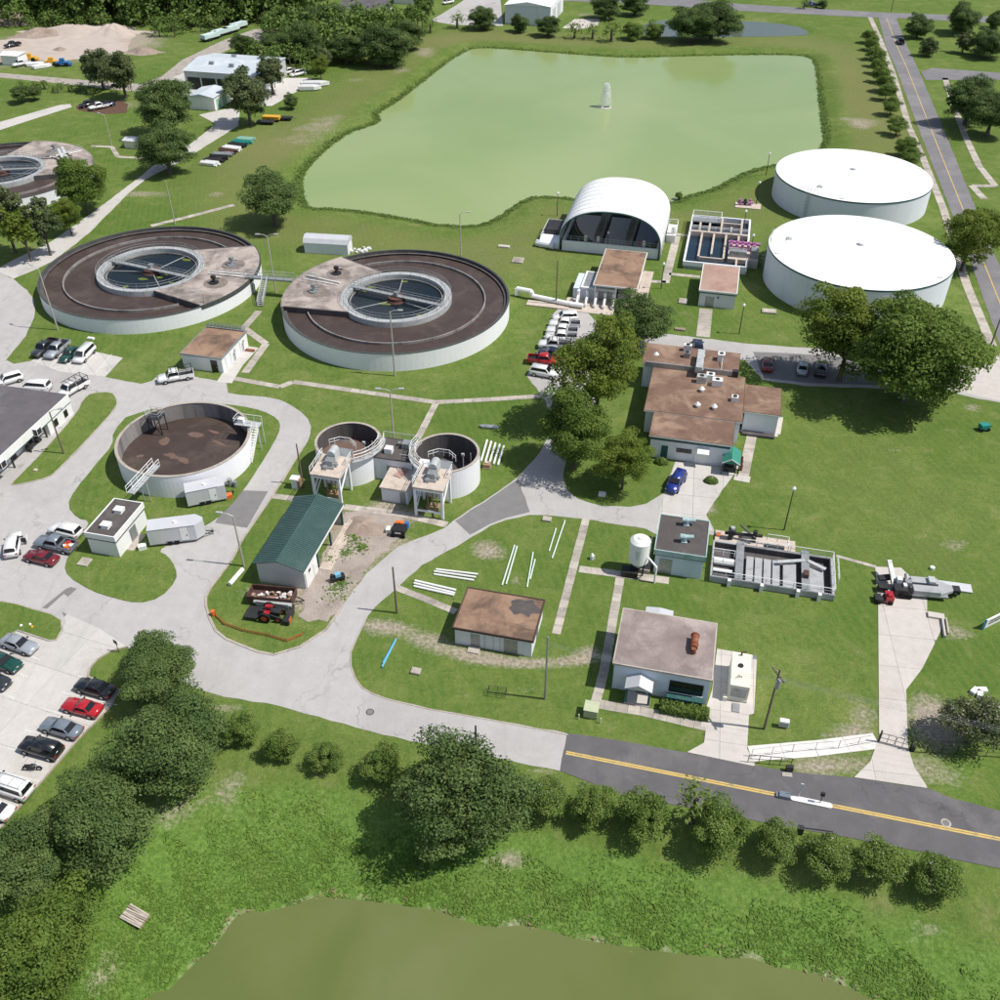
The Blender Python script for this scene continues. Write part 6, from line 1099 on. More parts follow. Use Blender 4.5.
for i, (x, y, cl, kd, lb) in enumerate([(88, 107, 'black', 'suv', 'black car left of three by the mulch bed'), (99, 109, 'white', 'pickup', 'white pickup, middle of three by the mulch bed'), (107, 107, 'navy', 'sedan', 'dark blue car, right of three by the mulch bed'), (13, 47, 'black', 'pickup', 'dark pickup on the sand yard at the left edge'), (448, 4, 'white', 'van', 'white van on the far car park'), (22, 66, 'white', 'work', 'white truck beside the yellow field machines'), (298, 76, 'white', 'van', 'white van among vehicles at the storage apron, right one'), (290, 74, 'white', 'work', 'white truck at the storage apron, left one')]): car(kd, cl, (x-5, y+1), (x+5, y-1), lb, group=Gp if i < 3 else None)
# box trailers
def trailer(label, fl, fr, W, H_, nose):
    a, b = G(*fl), G(*fr); d = b-a; L_ = d.length; t = thing('box_trailer', label, 'trailer', (a.x, a.y, .05), math.atan2(d.y, d.x)); bd = MB()
    if nose: bd.prism([(0, 0), (L_-1.0, 0), (L_, W*.35), (L_, W*.65), (L_-1.0, W), (0, W)], .45, .45+H_)
    else: bd.box(0, L_, 0, W, .45, .45+H_)
    o = bd.build('body', 'metal_wall', t); MB().box(-.03, L_-(1.0 if nose else 0), -.03, 0, .38, .5).box(-.03, L_-1, -.03, 0, .4+H_, .48+H_).build('trim', 'grey_metal', t)
    dr = MB().box(L_*.58, L_*.58+.95, -.03, -.004, .6, .2+H_).build('door', 'white_wall', t); MB().box(L_*.58+.75, L_*.58+.85, -.07, -.03, 1.3, 1.5).build('handle', 'dark_metal', dr)
    for x in (L_*.36, L_*.36+.85):
        for y in (-.06, W-.16): MB().cyl((x, y, .36), (x, y+.22, .36), .36, 14).build('wheel', 'tyre', t)
    MB().box(L_*.3, L_*.36+1.4, -.1, .02, .72, .82).build('mudguard', 'grey_metal', t); MB().bar((L_-.1, W/2-.4, .5), (L_+1.1, W/2, .5), .1, .1).bar((L_-.1, W/2+.4, .5), (L_+1.1, W/2, .5), .1, .1).cyl((L_+.9, W/2, 0), (L_+.9, W/2, .9), .06, 6).build('hitch', 'dark_metal', t); MB().cyl((L_*.5, W/2, .45+H_), (L_*.5, W/2, .62+H_), .25, 10).build('roof_vent', 'pipe_white', t)
trailer('grey box trailer standing against the open white tank', (189, 509), (228, 501), 2.3, 2.3, False); trailer('longer grey box trailer with a pointed nose beside the control building', (151, 548), (206, 541), 2.4, 2.4, True)
# dump trailer, tractor, plant machines
a, b = G(248, 605), G(293, 609); d = b-a; t = thing('dump_trailer', 'rusty open dump trailer loaded with rubble below the barn', 'trailer', (a.x, a.y, .02), math.atan2(d.y, d.x)); L_ = d.length; W = 2.2
MB().box(0, L_, 0, W, .5, .62).box(0, L_, 0, .1, .62, 1.5).box(0, L_, W-.1, W, .62, 1.5).box(0, .1, .1, W-.1, .62, 1.5).box(L_-.1, L_, .1, W-.1, .62, 1.5).build('bed', 'rust_dark', t)
for i in range(46): x, y = random.uniform(.4, L_-.4), random.uniform(.3, W-.3); s = random.uniform(.1, .25); MB().box(-s, s, -s*.7, s*.7, 0, s).build('rubble_piece', random.choice(['brick_white', 'pink_gravel', 'wood', 'pipe_white']), t, (x, y, .62+random.random()*.35), random.uniform(0, 3))
for x in (L_*.4, L_*.4+.9):
    for y in (-.2, W): MB().cyl((x, y, .38), (x, y+.2, .38), .38, 14).build('wheel', 'tyre', t)
MB().bar((L_, .6, .55), (L_+1.2, W/2, .5), .1, .1).bar((L_, W-.6, .55), (L_+1.2, W/2, .5), .1, .1).build('hitch', 'dark_metal', t)
a, b = G(252, 622), G(293, 627); d = b-a; t = thing('tractor', 'red and black tractor with front loader and mower below the dump trailer', 'tractor', (a.x, a.y, .02), math.atan2(d.y, d.x)); L_ = d.length
MB().box(.9, 3.4, .7, 1.5, .8, 1.35).build('bonnet', 'dark_metal', t); MB().box(1.5, 2.2, .3, 1.9, 1.2, 1.4).box(1.6, 2.2, .9, 1.3, 1.5, 2.0).build('fender', 'red_paint', t); MB().box(1.75, 2.2, .85, 1.35, 1.35, 1.75).build('seat', 'plastic_black', t)
for x, y, r_ in ((1.6, .0, .75), (1.6, 1.9, .75), (3.2, .25, .48), (3.2, 1.7, .48)): w = MB().cyl((x, y, r_), (x, y+.32, r_), r_, 18).build('wheel', 'tyre', t); MB().cyl((x, y-.02, r_), (x, y+.34, r_), r_*.5, 12).build('rim', 'red_paint', w)
MB().bar((2.0, .35, 1.3), (4.1, .35, .6), .12, .16).bar((2.0, 1.85, 1.3), (4.1, 1.85, .6), .12, .16).build('loader_arm', 'dark_metal', t); MB().box(4.0, 4.7, 0, 2.2, .15, .75).build('bucket', 'dark_metal', t); MB().box(4.7, 4.8, .1, .9, .3, .9).build('bucket_edge', 'orange', t); MB().box(-1.0, .7, .1, 2.1, .35, .6).build('mower_deck', 'dark_metal', t); MB().box(-.6, 4.2, 2.4, 2.9, .7, 1.0).box(-.2, 3.9, 2.3, 2.34, .2, 1.2).build('box_blade', 'galvanized', t); MB().box(.3, 4.4, 2.35, 3.0, .2, .72).build('attachment', 'dark_metal', t)
t = thing('safety_fence', 'low orange plastic mesh fence around the tractor', 'fence', G(216, 617)); base = Vector(t.location)
pts = [G(x, y)-base for x, y in [(216, 616), (225, 625), (245, 632), (270, 637), (287, 642), (303, 635)]]; f = MB()
for p, q in zip(pts, pts[1:]):
    for i in range(4): f.bar(p+Vector((0, 0, .08+i*.12)), q+Vector((0, 0, .08+i*.12)), .02, .05)
    n = max(2, int((q-p).length/.35))
    for i in range(n): m = p.lerp(q, i/n); f.box(m.x-.02, m.x+.02, m.y-.02, m.y+.02, 0, .48)
f.build('mesh', 'orange', t)
for p in pts: MB().cyl(p, p+Vector((0, 0, .9)), .03, 6).build('stake', 'orange', t)
MB().cyl(pts[0]+Vector((-.3, .1, 0)), pts[0]+Vector((-.3, .1, .8)), .25, 12).build('mesh_roll', 'orange_plastic', t)
t = thing('utility_cart', 'dark utility cart with orange and blue drums beside the thickeners', 'cart', G(400, 533), R(-10)); MB().box(-.9, .9, -1.0, .5, .4, 1.2).build('body', 'plastic_black', t); MB().box(-.4, .4, -1.02, -.98, .7, .9).build('plate', 'pipe_white', t)
for x, c in ((-.5, 'orange_plastic'), (.1, 'orange_plastic'), (.8, 'blue_plastic')): MB().cyl((x, .8, .4), (x, .8, 1.3), .3, 12).build('drum', c, t)
for x in (-.7, .7): MB().cyl((x, -1.1, .3), (x, -.9, .3), .3, 12).build('wheel', 'tyre', t)
MB().box(-1.9, -1.1, -.4, .5, 0, .6).build('crate', 'generator_cream', t)
t = thing('pump_trailer', 'small black engine pump with a blue tank on the gravel', 'pump', G(338, 580), R(25)); MB().box(-.9, .9, -.4, .4, .35, .7).build('frame', 'dark_metal', t); MB().box(-.3, .4, -.3, .3, .7, 1.15).build('tank', 'sky_blue', t); MB().cyl((-.7, 0, .7), (-.7, 0, 1.2), .2, 10).build('engine', 'dark_metal', t); [MB().cyl((.5, y, .3), (.5, y+.15, .3), .3, 12).build('wheel', 'tyre', t) for y in (-.6, .45)]
t = thing('motorcycle', 'black motorcycle parked between the crossover and the white van', 'motorcycle', G(33, 770, .08), R(0))
for x in (-.7, .72): w = MB().cyl((x, -.07, .32), (x, .07, .32), .32, 16).build('wheel', 'tyre', t); MB().cyl((x, -.08, .32), (x, .08, .32), .18, 10).build('rim', 'rim', w)
MB().box(-.4, .35, -.15, .15, .35, .65).build('engine', 'dark_metal', t); MB().box(0, .45, -.14, .14, .7, .92).build('fuel_tank', 'car_black', t); MB().box(-.7, 0, -.14, .14, .68, .8).build('seat', 'plastic_black', t); MB().cyl((.72, 0, .32), (.5, 0, 1.05), .05, 6).cyl((.48, -.38, 1.08), (.48, .38, 1.08), .03, 6).build('fork', 'rim', t); MB().cyl((-.8, .18, .3), (.2, .18, .35), .05, 8).build('exhaust', 'rim', t)
# upper left machines
for i, (x, y, c, nm, lb) in enumerate([(30, 61, 'yellow_machine', 'loader', 'yellow flat loader left on the meadow'), (52, 65, 'yellow_machine', 'loader', 'yellow loader right on the meadow'), (63, 66, 'blue_plastic', 'field_tractor', 'blue tractor at the right of the field machines')]):
    t = thing(nm, lb, 'machine', G(x, y), R(10)); MB().box(-2, 2, -1, 1, .6, 1.3).box(-.6, .8, -.7, .7, 1.3, 2.3).build('body', c, t); [MB().cyl((wx, wy, .6), (wx, wy+.3, .6), .6, 12).build('wheel', 'tyre', t) for wx in (-1.3, 1.3) for wy in (-1.2, .9)]; MB().box(2, 2.8, -1, 1, .2, .9).build('bucket', c, t)
for i, (x, y, c, lb) in enumerate([(36, 66, 'pipe_white', 'white boat shaped tank beside the yellow loaders'), (42, 68, 'pipe_white', 'white upturned hull beside the field tractor')]):
    t = thing('boat', lb, 'boat', G(x, y), R(15+20*i)); s_ = [(-3, 0), (-2.5, 1), (1.5, 1.1), (3.2, 0), (1.5, -1.1), (-2.5, -1)]; MB().prism(s_, .2, 1.0).prism([(q[0]*.8, q[1]*.7) for q in s_], 1.0, 1.15).build('hull', c, t)
for i, (x, y, ln, lb) in enumerate([(315, 86, 9, 'white boat on the grass beside the storage apron'), (310, 90, 7, 'second white boat just below it on the storage grass')]):
    t = thing('boat', lb, 'boat', G(x, y), R(5)); s_ = [(-ln/2, 0), (-ln*.42, 1.2), (ln*.2, 1.3), (ln/2, 0), (ln*.2, -1.3), (-ln*.42, -1.2)]; MB().prism(s_, .3, 1.3).prism([(q[0]*.8, q[1]*.7) for q in s_], 1.3, 1.45).build('hull', 'white_gloss', t)
for i, (x, y, c, lb) in enumerate([(266, 124, 'dark_metal', 'dark flat trailer left of the orange one under the mossy tree'), (272, 121, 'yellow_machine', 'orange skip beside the mossy tree'), (284, 120, 'dark_metal', 'dark flat trailer right of the orange skip')]):
    t = thing('flat_trailer', lb, 'trailer', G(x, y), R(-8)); MB().box(-2.4, 2.4, -1, 1, .6, 1.4 if c != 'dark_metal' else .85).build('bed', c, t); [MB().cyl((wx, wy, .4), (wx, wy+.2, .4), .4, 10).build('wheel', 'tyre', t) for wx in (-.5, .5) for wy in (-1.1, .9)]; MB().bar((2.4, 0, .6), (3.6, 0, .6), .1, .1).build('hitch', 'dark_metal', t)
for i, (x, y) in enumerate([(211, 40), (221, 36), (231, 33), (239, 29)]):
    t = thing('covered_trailer', ['pale covered trailer nearest the depot on the far track', 'pale covered trailer, second along the far track', 'pale covered trailer, third along the far track', 'pale covered trailer at the end of the far track'][i], 'trailer', G(x, y), R(58), 'covered trailers along the far track'); MB().box(-3.8, 3.8, -1.15, 1.15, .6, .9).build('chassis', 'dark_metal', t); c = MB().box(-3.6, 3.6, -1.1, 1.1, .9, 2.2).build('tarpaulin', 'tarp', t) if 'tarp' in MATS else MB().box(-4.4, 4.4, -1.3, 1.3, 1.2, 3.2).build('tarpaulin', 'block_wall', t); [MB().cyl((wx, wy, .5), (wx, wy+.3, .5), .5, 10).build('wheel', 'tyre', t) for wx in (-2, -1) for wy in (-1.4, 1.1)]
rn = random.Random(3)
for i in range(9):
    f_ = i/8; x, y = 212+f_*36, 165-f_*24; t = thing('pipe_stack', ['stack of white pipes at the lower end of the storage row', 'dark stack of fittings, second in the storage row', 'stack of black pipes, third in the storage row', 'stack of grey pipes, fourth in the storage row', 'rusty stack of pipes, fifth in the storage row', 'stack of white tubes, sixth in the storage row', 'dark stack of tubes, seventh in the storage row', 'green pipe bundle, eighth in the storage row', 'pale green pipe bundle at the top of the storage row'][i], 'pipes', G(x, y), R(-10+rn.uniform(-12, 12)))
    for j in range(8): MB().cyl((-2.4-rn.random(), -.9+j % 4*.55, .25+j//4*.42), (2.2-rn.random(), -.9+j % 4*.55, .25+j//4*.42), .22, 8).build('pipe', ['pipe_white', 'dark_metal', 'plastic_black', 'grey_metal', 'rust_dark', 'pipe_white', 'dark_metal', 'teal_plastic', 'pvc_green'][i], t)
# ------------------------------------------------------------------ poles, plant equipment, small things
def pole(label, bx, by, h, kind='lamp', arms=1, mat='concrete_pole', ang=0., name=None):
    t = thing(name or ('street_lamp' if kind == 'lamp' else 'utility_pole'), label, 'lamp post' if kind == 'lamp' else 'pole', G(bx, by), R(ang))
    r0 = .17 if kind != 'post' else .11; MB().cone((0, 0, -.1), (0, 0, h), r0*.85, r0*.55, 10).build('pole', mat, t)
    if kind == 'lamp':
        for s in ([1] if arms == 1 else [-1, 1]): MB().tube([Vector((0, 0, h-.1)), Vector((s*.6, 0, h+.25)), Vector((s*1.5, 0, h+.35))], .05, 6).build('arm', 'galvanized', t); MB().box(min(s*1.3, s*2.1), max(s*1.3, s*2.1), -.15, .15, h+.27, h+.43).build('lamp_head', 'galvanized', t)
    elif kind == 'post': MB().cyl((0, 0, h), (0, 0, h+.25), .2, 10).cone((0, 0, h+.25), (0, 0, h+.5), .28, .08, 10).build('lamp_head', 'pipe_white', t)
    elif kind == 'power':
        MB().box(-1.1, 1.1, -.06, .06, h-1.0, h-.85).build('crossarm', 'wood_pole', t)
        for x in (-1, -.4, .4, 1): MB().cyl((x, 0, h-.85), (x, 0, h-.6), .06, 8).build('insulator', 'grey_metal', t)
        if arms == 2: MB().cyl((.35, -.1, h-2.4), (.35, -.1, h-1.3), .26, 12).build('transformer', 'grey_metal', t)
    return t
pole('tall lamp post at the left rim of the left clarifier', 58, 330, 11.8, ang=150); pole('tall lamp post in front of the centre clarifier', 395, 376, 11.9, ang=-5); pole('lamp post beside the long trailer on the road loop', 244, 566, 8.4, ang=172); pole('bare tall pole on the lawn beside the tan roofed storage building', 545, 699, 10, 'plain', mat='grey_metal'); pole('short bare pole at the bend of the lawn road', 397, 613, 7.6, 'plain', mat='wood_pole'); pole('lamp post on the verge before the slate roofed building', 64, 454, 7.5, mat='wood_pole', ang=10); pole('lamp post on the lake shore above the centre clarifier', 461, 256, 9, ang=0); pole('power pole with crossarm right of the generator', 764, 729, 9.6, 'power', 2, 'wood_pole', -70); pole('lamp post on the lawn behind the headworks', 784, 530, 6.9, 'post', mat='dark_metal'); pole('tall pole behind the left clarifier', 175, 224, 9.6, 'plain'); pole('lamp post on the upper lawn near the far left clarifier', 112, 146, 7.8, ang=160); pole('double lamp beside the footbridge stair', 276, 293, 11.5, 'lamp', 2); pole('double lamp standing behind the thickener tanks', 394, 440, 5.6+3.2, 'lamp', 2); pole('small lamp on the pump house lawn left of the roof', 208, 318, 5.0, ang=180); pole('bare pole beside the road loop by the orange cabinet', 303, 485, 7.2, 'plain', mat='wood_pole'); pole('pole by the blower pipes', 556, 305, 9, 'plain', mat='wood_pole')
for x, y, h, lb in [(557, 216, 5, 'post lamp left of the arched canopy'), (607, 252, 4, 'post lamp before the arched canopy'), (661, 289, 5, 'post lamp beside the basin walkway'), (756, 205, 5, 'post lamp next to the purple valve pad'), (742, 237, 5.5, 'post lamp behind the filter basin'), (749, 262, 5.5, 'post lamp between filter basin and nearer tank'), (739, 334, 5.5, 'post lamp below the chlorine building'), (766, 175, 5, 'post lamp on the lake shore by the farther tank')]: pole(lb, x, y, h, 'post', mat='dark_metal')
pole('power pole at the right edge by the footpath', 991, 345, 9, 'power', 1, 'wood_pole', 20); pole('slim dark sign post at the edge of the lower main road', 476, 745, 3.2, 'plain', mat='dark_metal'); pole('tall utility pole beyond the road junction at the top', 891, 12, 10, 'power', 1, 'wood_pole')
# overhead wires
def wires(label, a, b, n=3, sag=1.2):
    t = thing('power_line', label, 'wire', (a.x, a.y, 0)); o = Vector((a.x, a.y, 0)); d = (b-a).normalized(); nn = Vector((-d.y, d.x, 0))
    for i in range(n):
        off = nn*((i-(n-1)/2)*.7)+Vector((0, 0, -.5*i)); pts = [a.lerp(b, k/12)+off-Vector((0, 0, sag*4*(k/12)*(1-k/12)))-o for k in range(13)]; MB().tube(pts, .010, 4).build('wire', 'grey_metal', t)
P1 = G(764, 729)+Vector((0, 0, 8.9)); wires('overhead wires running right from the power pole', P1, P1+Vector((52, -13, -.5)), 4); P2 = G(545, 699)+Vector((0, 0, 9.5)); wires('overhead wires between bare pole and power pole', P2, P1, 3)
# elevated lime silo
t = thing('silo', 'white cylindrical silo on black legs beside the blue screen house', 'silo', G(637, 571), SA); MB().cyl((0, 0, 2.0), (0, 0, 5.2), 1.28, 32).build('drum', 'pipe_white', t); MB().cone((0, 0, 5.2), (0, 0, 5.55), 1.3, .9, 32).cyl((0, 0, 5.5), (0, 0, 5.7), .3, 12).build('lid', 'pipe_white', t); MB().cone((0, 0, .9), (0, 0, 2.0), .4, 1.26, 24).build('hopper', 'block_wall', t)
for a in (45, 135, 225, 315): c = pol(1.1, a); MB().cyl((c.x, c.y, 0), (c.x, c.y, 2.3), .09, 8).build('leg', 'dark_metal', t)
MB().box(-1.9, .2, -1.6, -.2, 0, .9).build('feeder', 'plastic_black', t); MB().tube([Vector((1.2, -.7, 3.2)), Vector((2.4, -1.6, 2.6)), Vector((2.4, -1.7, 0))], .13, 8).build('downpipe', 'block_wall', t); MB().tube([Vector((.8, -.9, 2.2)), Vector((.6, -1.6, .5)), Vector((-.2, -1.7, .2))], .05, 6).build('hose', 'dark_metal', t)
mb = MB(); [mb.cyl((1.35, s, .3), (1.35, s, 5.9), .03, 5) for s in (.2, .6)]; [mb.cyl((1.35, .2, z), (1.35, .6, z), .02, 4) for z in np.arange(.5, 5.8, .3)]; mb.build('ladder', 'galvanized', t)
mb = MB(); [mb.box(-.35+i*.02, .25-i*.05, -1.3, -1.285, 4.2-i*.28, 4.28-i*.28) for i in range(5)]; mb.build('lettering', 'grey_metal', t)
t = thing('yard_hydrant', 'small white tank and tap on the lawn left of the silo', 'hydrant', G(592, 559)); MB().cyl((0, 0, 0), (0, 0, .6), .28, 12).cone((0, 0, .6), (0, 0, .9), .28, .12, 12).build('tank', 'pipe_white', t); MB().cyl((.35, -.2, 0), (.35, -.2, .8), .04, 6).build('riser', 'generator_cream', t)
# headworks channels: a sunken basin with walks, gates and rails
o_ = G(709, 582); t = thing('headworks_channel', 'sunken grey concrete inlet channel with catwalks beside the blue screen house', 'basin', o_, SA); W, D = 15.2, 7.2
MB().box(0, W, 0, D, -.05, .12).build('floor', 'dark_concrete', t); wl = MB().box(0, W, 0, .25, -.1, 1.0).box(W-.3, W, .25, D, -.1, 1.0).box(0, W-.3, D-.3, D, -.1, 1.0).box(0, .2, .25, D-.3, -.1, 1.0); wl.build('wall', 'channel_grey', t)  # floor coloured dark to stand for the shade deep in the basin
MB().box(.3, W-.3, D-.42, D-.3, 0, .98).box(W-.42, W-.3, .3, D-.42, 0, .98).build('dark_inner_face', 'dark_concrete', t)  # dark boxes paint the shade on the back and right inner walls
for x in (4.4, 5.5, 6.6, 7.7): MB().box(x, x+.9, .3, 5.4, .2, .6).build('channel_cover', 'channel_grey', t)
MB().box(9.0, 10.6, .3, 5.2, .2, .7).box(11.9, 14.0, .3, 5.0, .2, .62).build('sump_cover', 'channel_grey', t); MB().box(10.7, 11.4, .3, 5.0, .14, .3).build('slot', 'dark_metal', t)
for x in (3.0, 11.2): MB().box(x, x+1.0, .26, D+.4, 1.02, 1.12).build('catwalk', 'grey_metal', t)
MB().bar((11.6, 5.6, 1.2), (8.2, 4.6, 1.1), .5, .1).bar((12.0, 5.6, 1.2), (14.2, 4.6, 1.1), .5, .1).build('sluice_arm', 'galvanized', t); MB().box(11.4, 12.0, 2.2, 3.2, 1.12, 1.7).cyl((11.7, 1.4, .4), (11.7, 3, 1.3), .18, 8).build('gate_drive', 'rust_dark', t)
rl = MB(); railing(rl, [(.2, .12, 1.0), (W-.1, .12, 1.0), (W-.1, D-.1, 1.0), (9.8, D-.1, 1.0)], 1.0, .045, 1.7); railing(rl, [(4.2, D-.1, 1.0), (9.5, D-.1, 1.0), (9.5, D+1.6, 1.0), (6.8, D+1.6, 1.0)], 1.0, .045, 1.5); railing(rl, [(0, 4.4, 1.0), (2.8, 4.4, 1.0)], 1.0, .045, 1.4); railing(rl, [(0, 2.6, 1.0), (2.8, 2.6, 1.0)], 1.0, .045, 1.4); rl.build('railing', 'pipe_white', t)
for x in (2.2, 6.2, 10.6, 13.2): MB().box(x, x+.4, -.45, .02, -.05, 1.1).build('buttress', 'pipe_white', t)
MB().box(.2, 10.6, D+.01, D+3.0, -.05, .3).build('machine_slab', 'deck_concrete', t); MB().box(6.6, 9.2, D+.4, D+1.5, .3, .42).build('pit_shade_plate', 'dark_metal', t)  # solid dark plate on the slab stands for the shade in a pit
MB().cyl((1.4, D+1.9, .9), (6.2, D+1.6, 1.5), .22, 8).cyl((2.2, D+1.6, .3), (2.2, D+1.6, 1.7), .35, 10).cyl((5.2, D+1.6, .3), (5.2, D+1.6, 2.2), .28, 10).box(1.8, 2.7, D+1.2, D+2.1, 1.2, 1.9).cyl((3.2, D+2.2, 2.4), (5.4, D+1.2, 1.2), .14, 8).build('grit_screw', 'dark_metal', t); MB().cyl((2.3, D+1.7, .3), (2.3, D+1.7, 2.2), .3, 10).box(3.6, 5.2, D+2.0, D+2.7, .3, .9).build('grit_hopper', 'galvanized', t); MB().box(.3, .9, D+1.6, D+2.3, .3, .5).build('bin', 'orange', t)
mb = MB(); mb.cyl((.3, 3.6, .6), (2.8, 3.6, .6), .5, 12).cyl((.3, 2.0, .5), (2.7, 2.0, .5), .22, 10).build('inlet_pipe', 'pipe_white', t)
t = thing('hand_rail', 'thin white hand rail at the end wall of the inlet channel', 'rail', G(837, 566), SA); rl = MB(); railing(rl, [(0, -3.4, 0), (0, 1.0, 0)], 1.0, .04, 1.4); rl.build('rail', 'pipe_white', t)
# mobile belt press on the right drive
o_ = G(898, 590); t = thing('belt_press_trailer', 'grey mobile belt press with conveyor parked on the right drive', 'machine', o_, R(-8))
MB().box(1.3, 5.6, -1.4, 1.4, .5, .75).build('chassis', 'grey_metal', t); MB().box(1.4, 4.6, -1.35, -.15, .75, 1.35).box(1.4, 4.6, .25, 1.35, .75, 1.35).build('side_cover', 'channel_grey', t); MB().box(1.6, 4.0, -.1, .2, .75, 1.0).build('belt', 'dark_metal', t); nz = MB().prism([(4.6, -1.35), (6.3, -.4), (6.3, .5), (4.6, 1.35)], .7, 1.1); nz.build('nose', 'channel_grey', t); MB().box(3.4, 4.2, .1, 1.2, 1.35, 1.75).build('hood', 'galvanized', t)
MB().bar((-.7, -.6, .9), (-1.1, 3.0, 2.2), .55, .3).build('conveyor', 'grey_metal', t); MB().box(-2.6, -1.6, -.9, .1, .1, .9).box(-1.5, -1.0, -1.6, -.8, .1, .7).build('hydraulic_pack', 'dark_metal', t); MB().cyl((.9, .4, .8), (.9, 1.5, 1.5), .25, 10).box(.5, 1.2, -.4, .3, .8, 1.7).build('feed_hopper', 'grey_metal', t); MB().box(-.9, .7, -1.5, .9, .5, 1.3).build('frame', 'dark_metal', t); MB().cyl((.2, -1.7, .5), (.2, -1.4, .5), .48, 14).build('wheel', 'tyre', t); MB().cyl((.9, -1.7, .45), (.9, -1.4, .45), .42, 14).build('wheel', 'tyre', t); MB().cyl((1.1, 1.5, .5), (1.1, 1.2, .5), .45, 14).build('wheel', 'tyre', t)
MB().box(-.5, .1, -.2, .5, 1.3, 1.9).box(.2, .6, -.9, -.3, 1.3, 1.6).build('control_box', 'pipe_white', t); MB().bar((-2.4, 1.0, .8), (-.6, 1.4, .9), .9, .25).build('discharge_chute', 'dark_metal', t); MB().box(6.3, 7.2, -.4, .6, .45, 1.1).cyl((6.6, -.7, .6), (6.6, .9, .6), .2, 8).build('winch', 'dark_metal', t)
t = thing('steel_ramp', 'flat pale steel ramp lying on grass beyond the belt press', 'ramp', G(936, 585), R(-12)); MB().box(0, 4.2, -.75, .75, .12, .24).build('plate', 'metal_wall', t); MB().bar((0, -.7, .1), (4.2, -.7, .1), .08, .16).bar((0, .7, .1), (4.2, .7, .1), .08, .16).build('edge_rail', 'grey_metal', t)
t = thing('red_engine', 'red engine pump unit at the left of the belt press', 'engine', G(887, 601), R(-8)); MB().box(-.4, .55, -.7, .7, .3, 1.1).build('engine', 'red_paint', t); MB().box(-.2, .3, -.5, .1, 1.1, 1.4).build('air_filter', 'red_paint', t); MB().box(-1.6, -.4, -.7, .5, .2, .7).build('skid', 'dark_metal', t); MB().cyl((-.9, .2, .6), (.2, .9, 1.0), .1, 8).build('hose', 'galvanized', t); [MB().cyl((x, -.85, .3), (x, -.65, .3), .3, 12).build('wheel', 'tyre', t) for x in (-1.2, .2)]
t = thing('kerb_block', 'raised pale concrete corner walls at the right edge of the drive', 'wall', G(927, 613), R(-14)); MB().box(0, 1.9, -.9, 0, 0, .35).build('slab', 'new_concrete', t); MB().box(1.5, 1.7, -3.9, -.9, 0, .45).build('side_wall', 'new_concrete', t); MB().box(2.0, 2.15, -3.2, -.6, 0, .35).build('outer_wall', 'walk_concrete', t)
t = thing('manhole_riser', 'round white lid on the grass above the belt press', 'manhole', G(932, 569)); MB().cyl((0, 0, 0), (0, 0, .35), .3, 14).build('lid', 'pipe_white', t)
# generator, transformer
t = thing('generator', 'cream enclosed generator on a concrete pad beside the lab building', 'generator', G(727, 700), SA); MB().box(0, 2.1, 0, 5.0, .35, 2.6).build('enclosure', 'generator_cream', t); MB().box(-.05, 2.15, -.05, 5.05, .15, .36).build('base_tank', 'generator_cream', t); MB().box(.2, 1.9, -.06, -.01, .8, 2.2).build('louvre', 'grey_metal', t); [MB().cyl((1.0, y, 2.6), (1.0, y, 2.72), .3, 14).build('roof_fan', 'dark_metal', t) for y in (3.0,)]; MB().tube([Vector((1.0, 4.6, 2.6)), Vector((1.0, 4.6, 3.1)), Vector((1.5, 4.7, 3.2))], .09, 8).build('exhaust', 'rust_dark', t); MB().box(-.5, -.06, -.3, .2, 0, .7).build('switch_box', 'generator_cream', t); MB().box(.6, 1.4, -1.6, -.4, .08, .2).build('drain_grate', 'grey_metal', t)
mb = MB(); [mb.cyl((.5+i*.2, 1.0+i*.16, 2.6), (.9+i*.1, 1.6-i*.1, 2.68), .03, 5) for i in range(4)]; mb.build('lifting_lug', 'dark_metal', t)
t = thing('pad_transformer', 'pale green pad transformer on the lawn at the lab walkway', 'transformer', G(591, 714), SA); MB().box(-.75, .75, -.7, .7, 0, 1.25).build('cabinet', 'generator_green', t) if 'generator_green' in MATS else MB().box(-.75, .75, -.7, .7, .1, 1.25).build('cabinet', 'pale_green', t); MB().box(-.8, .8, -.75, .75, 1.25, 1.33).build('lid', 'pale_green', t)
for x in (-1.2, 1.2): MB().cyl((x, -1.0, 0), (x, -1.0, .8), .06, 8).build('bollard', 'generator_cream', t)
t = thing('louvred_box', 'small white louvred cabinet near the power pole', 'cabinet', G(783, 727), SA); MB().box(-.5, .5, -.2, .3, .2, 1.1).build('box', 'pipe_white', t); [MB().box(-.52, .52, -.26, -.2, .3+i*.2, .4+i*.2).build('slat', 'galvanized', t) for i in range(4)]
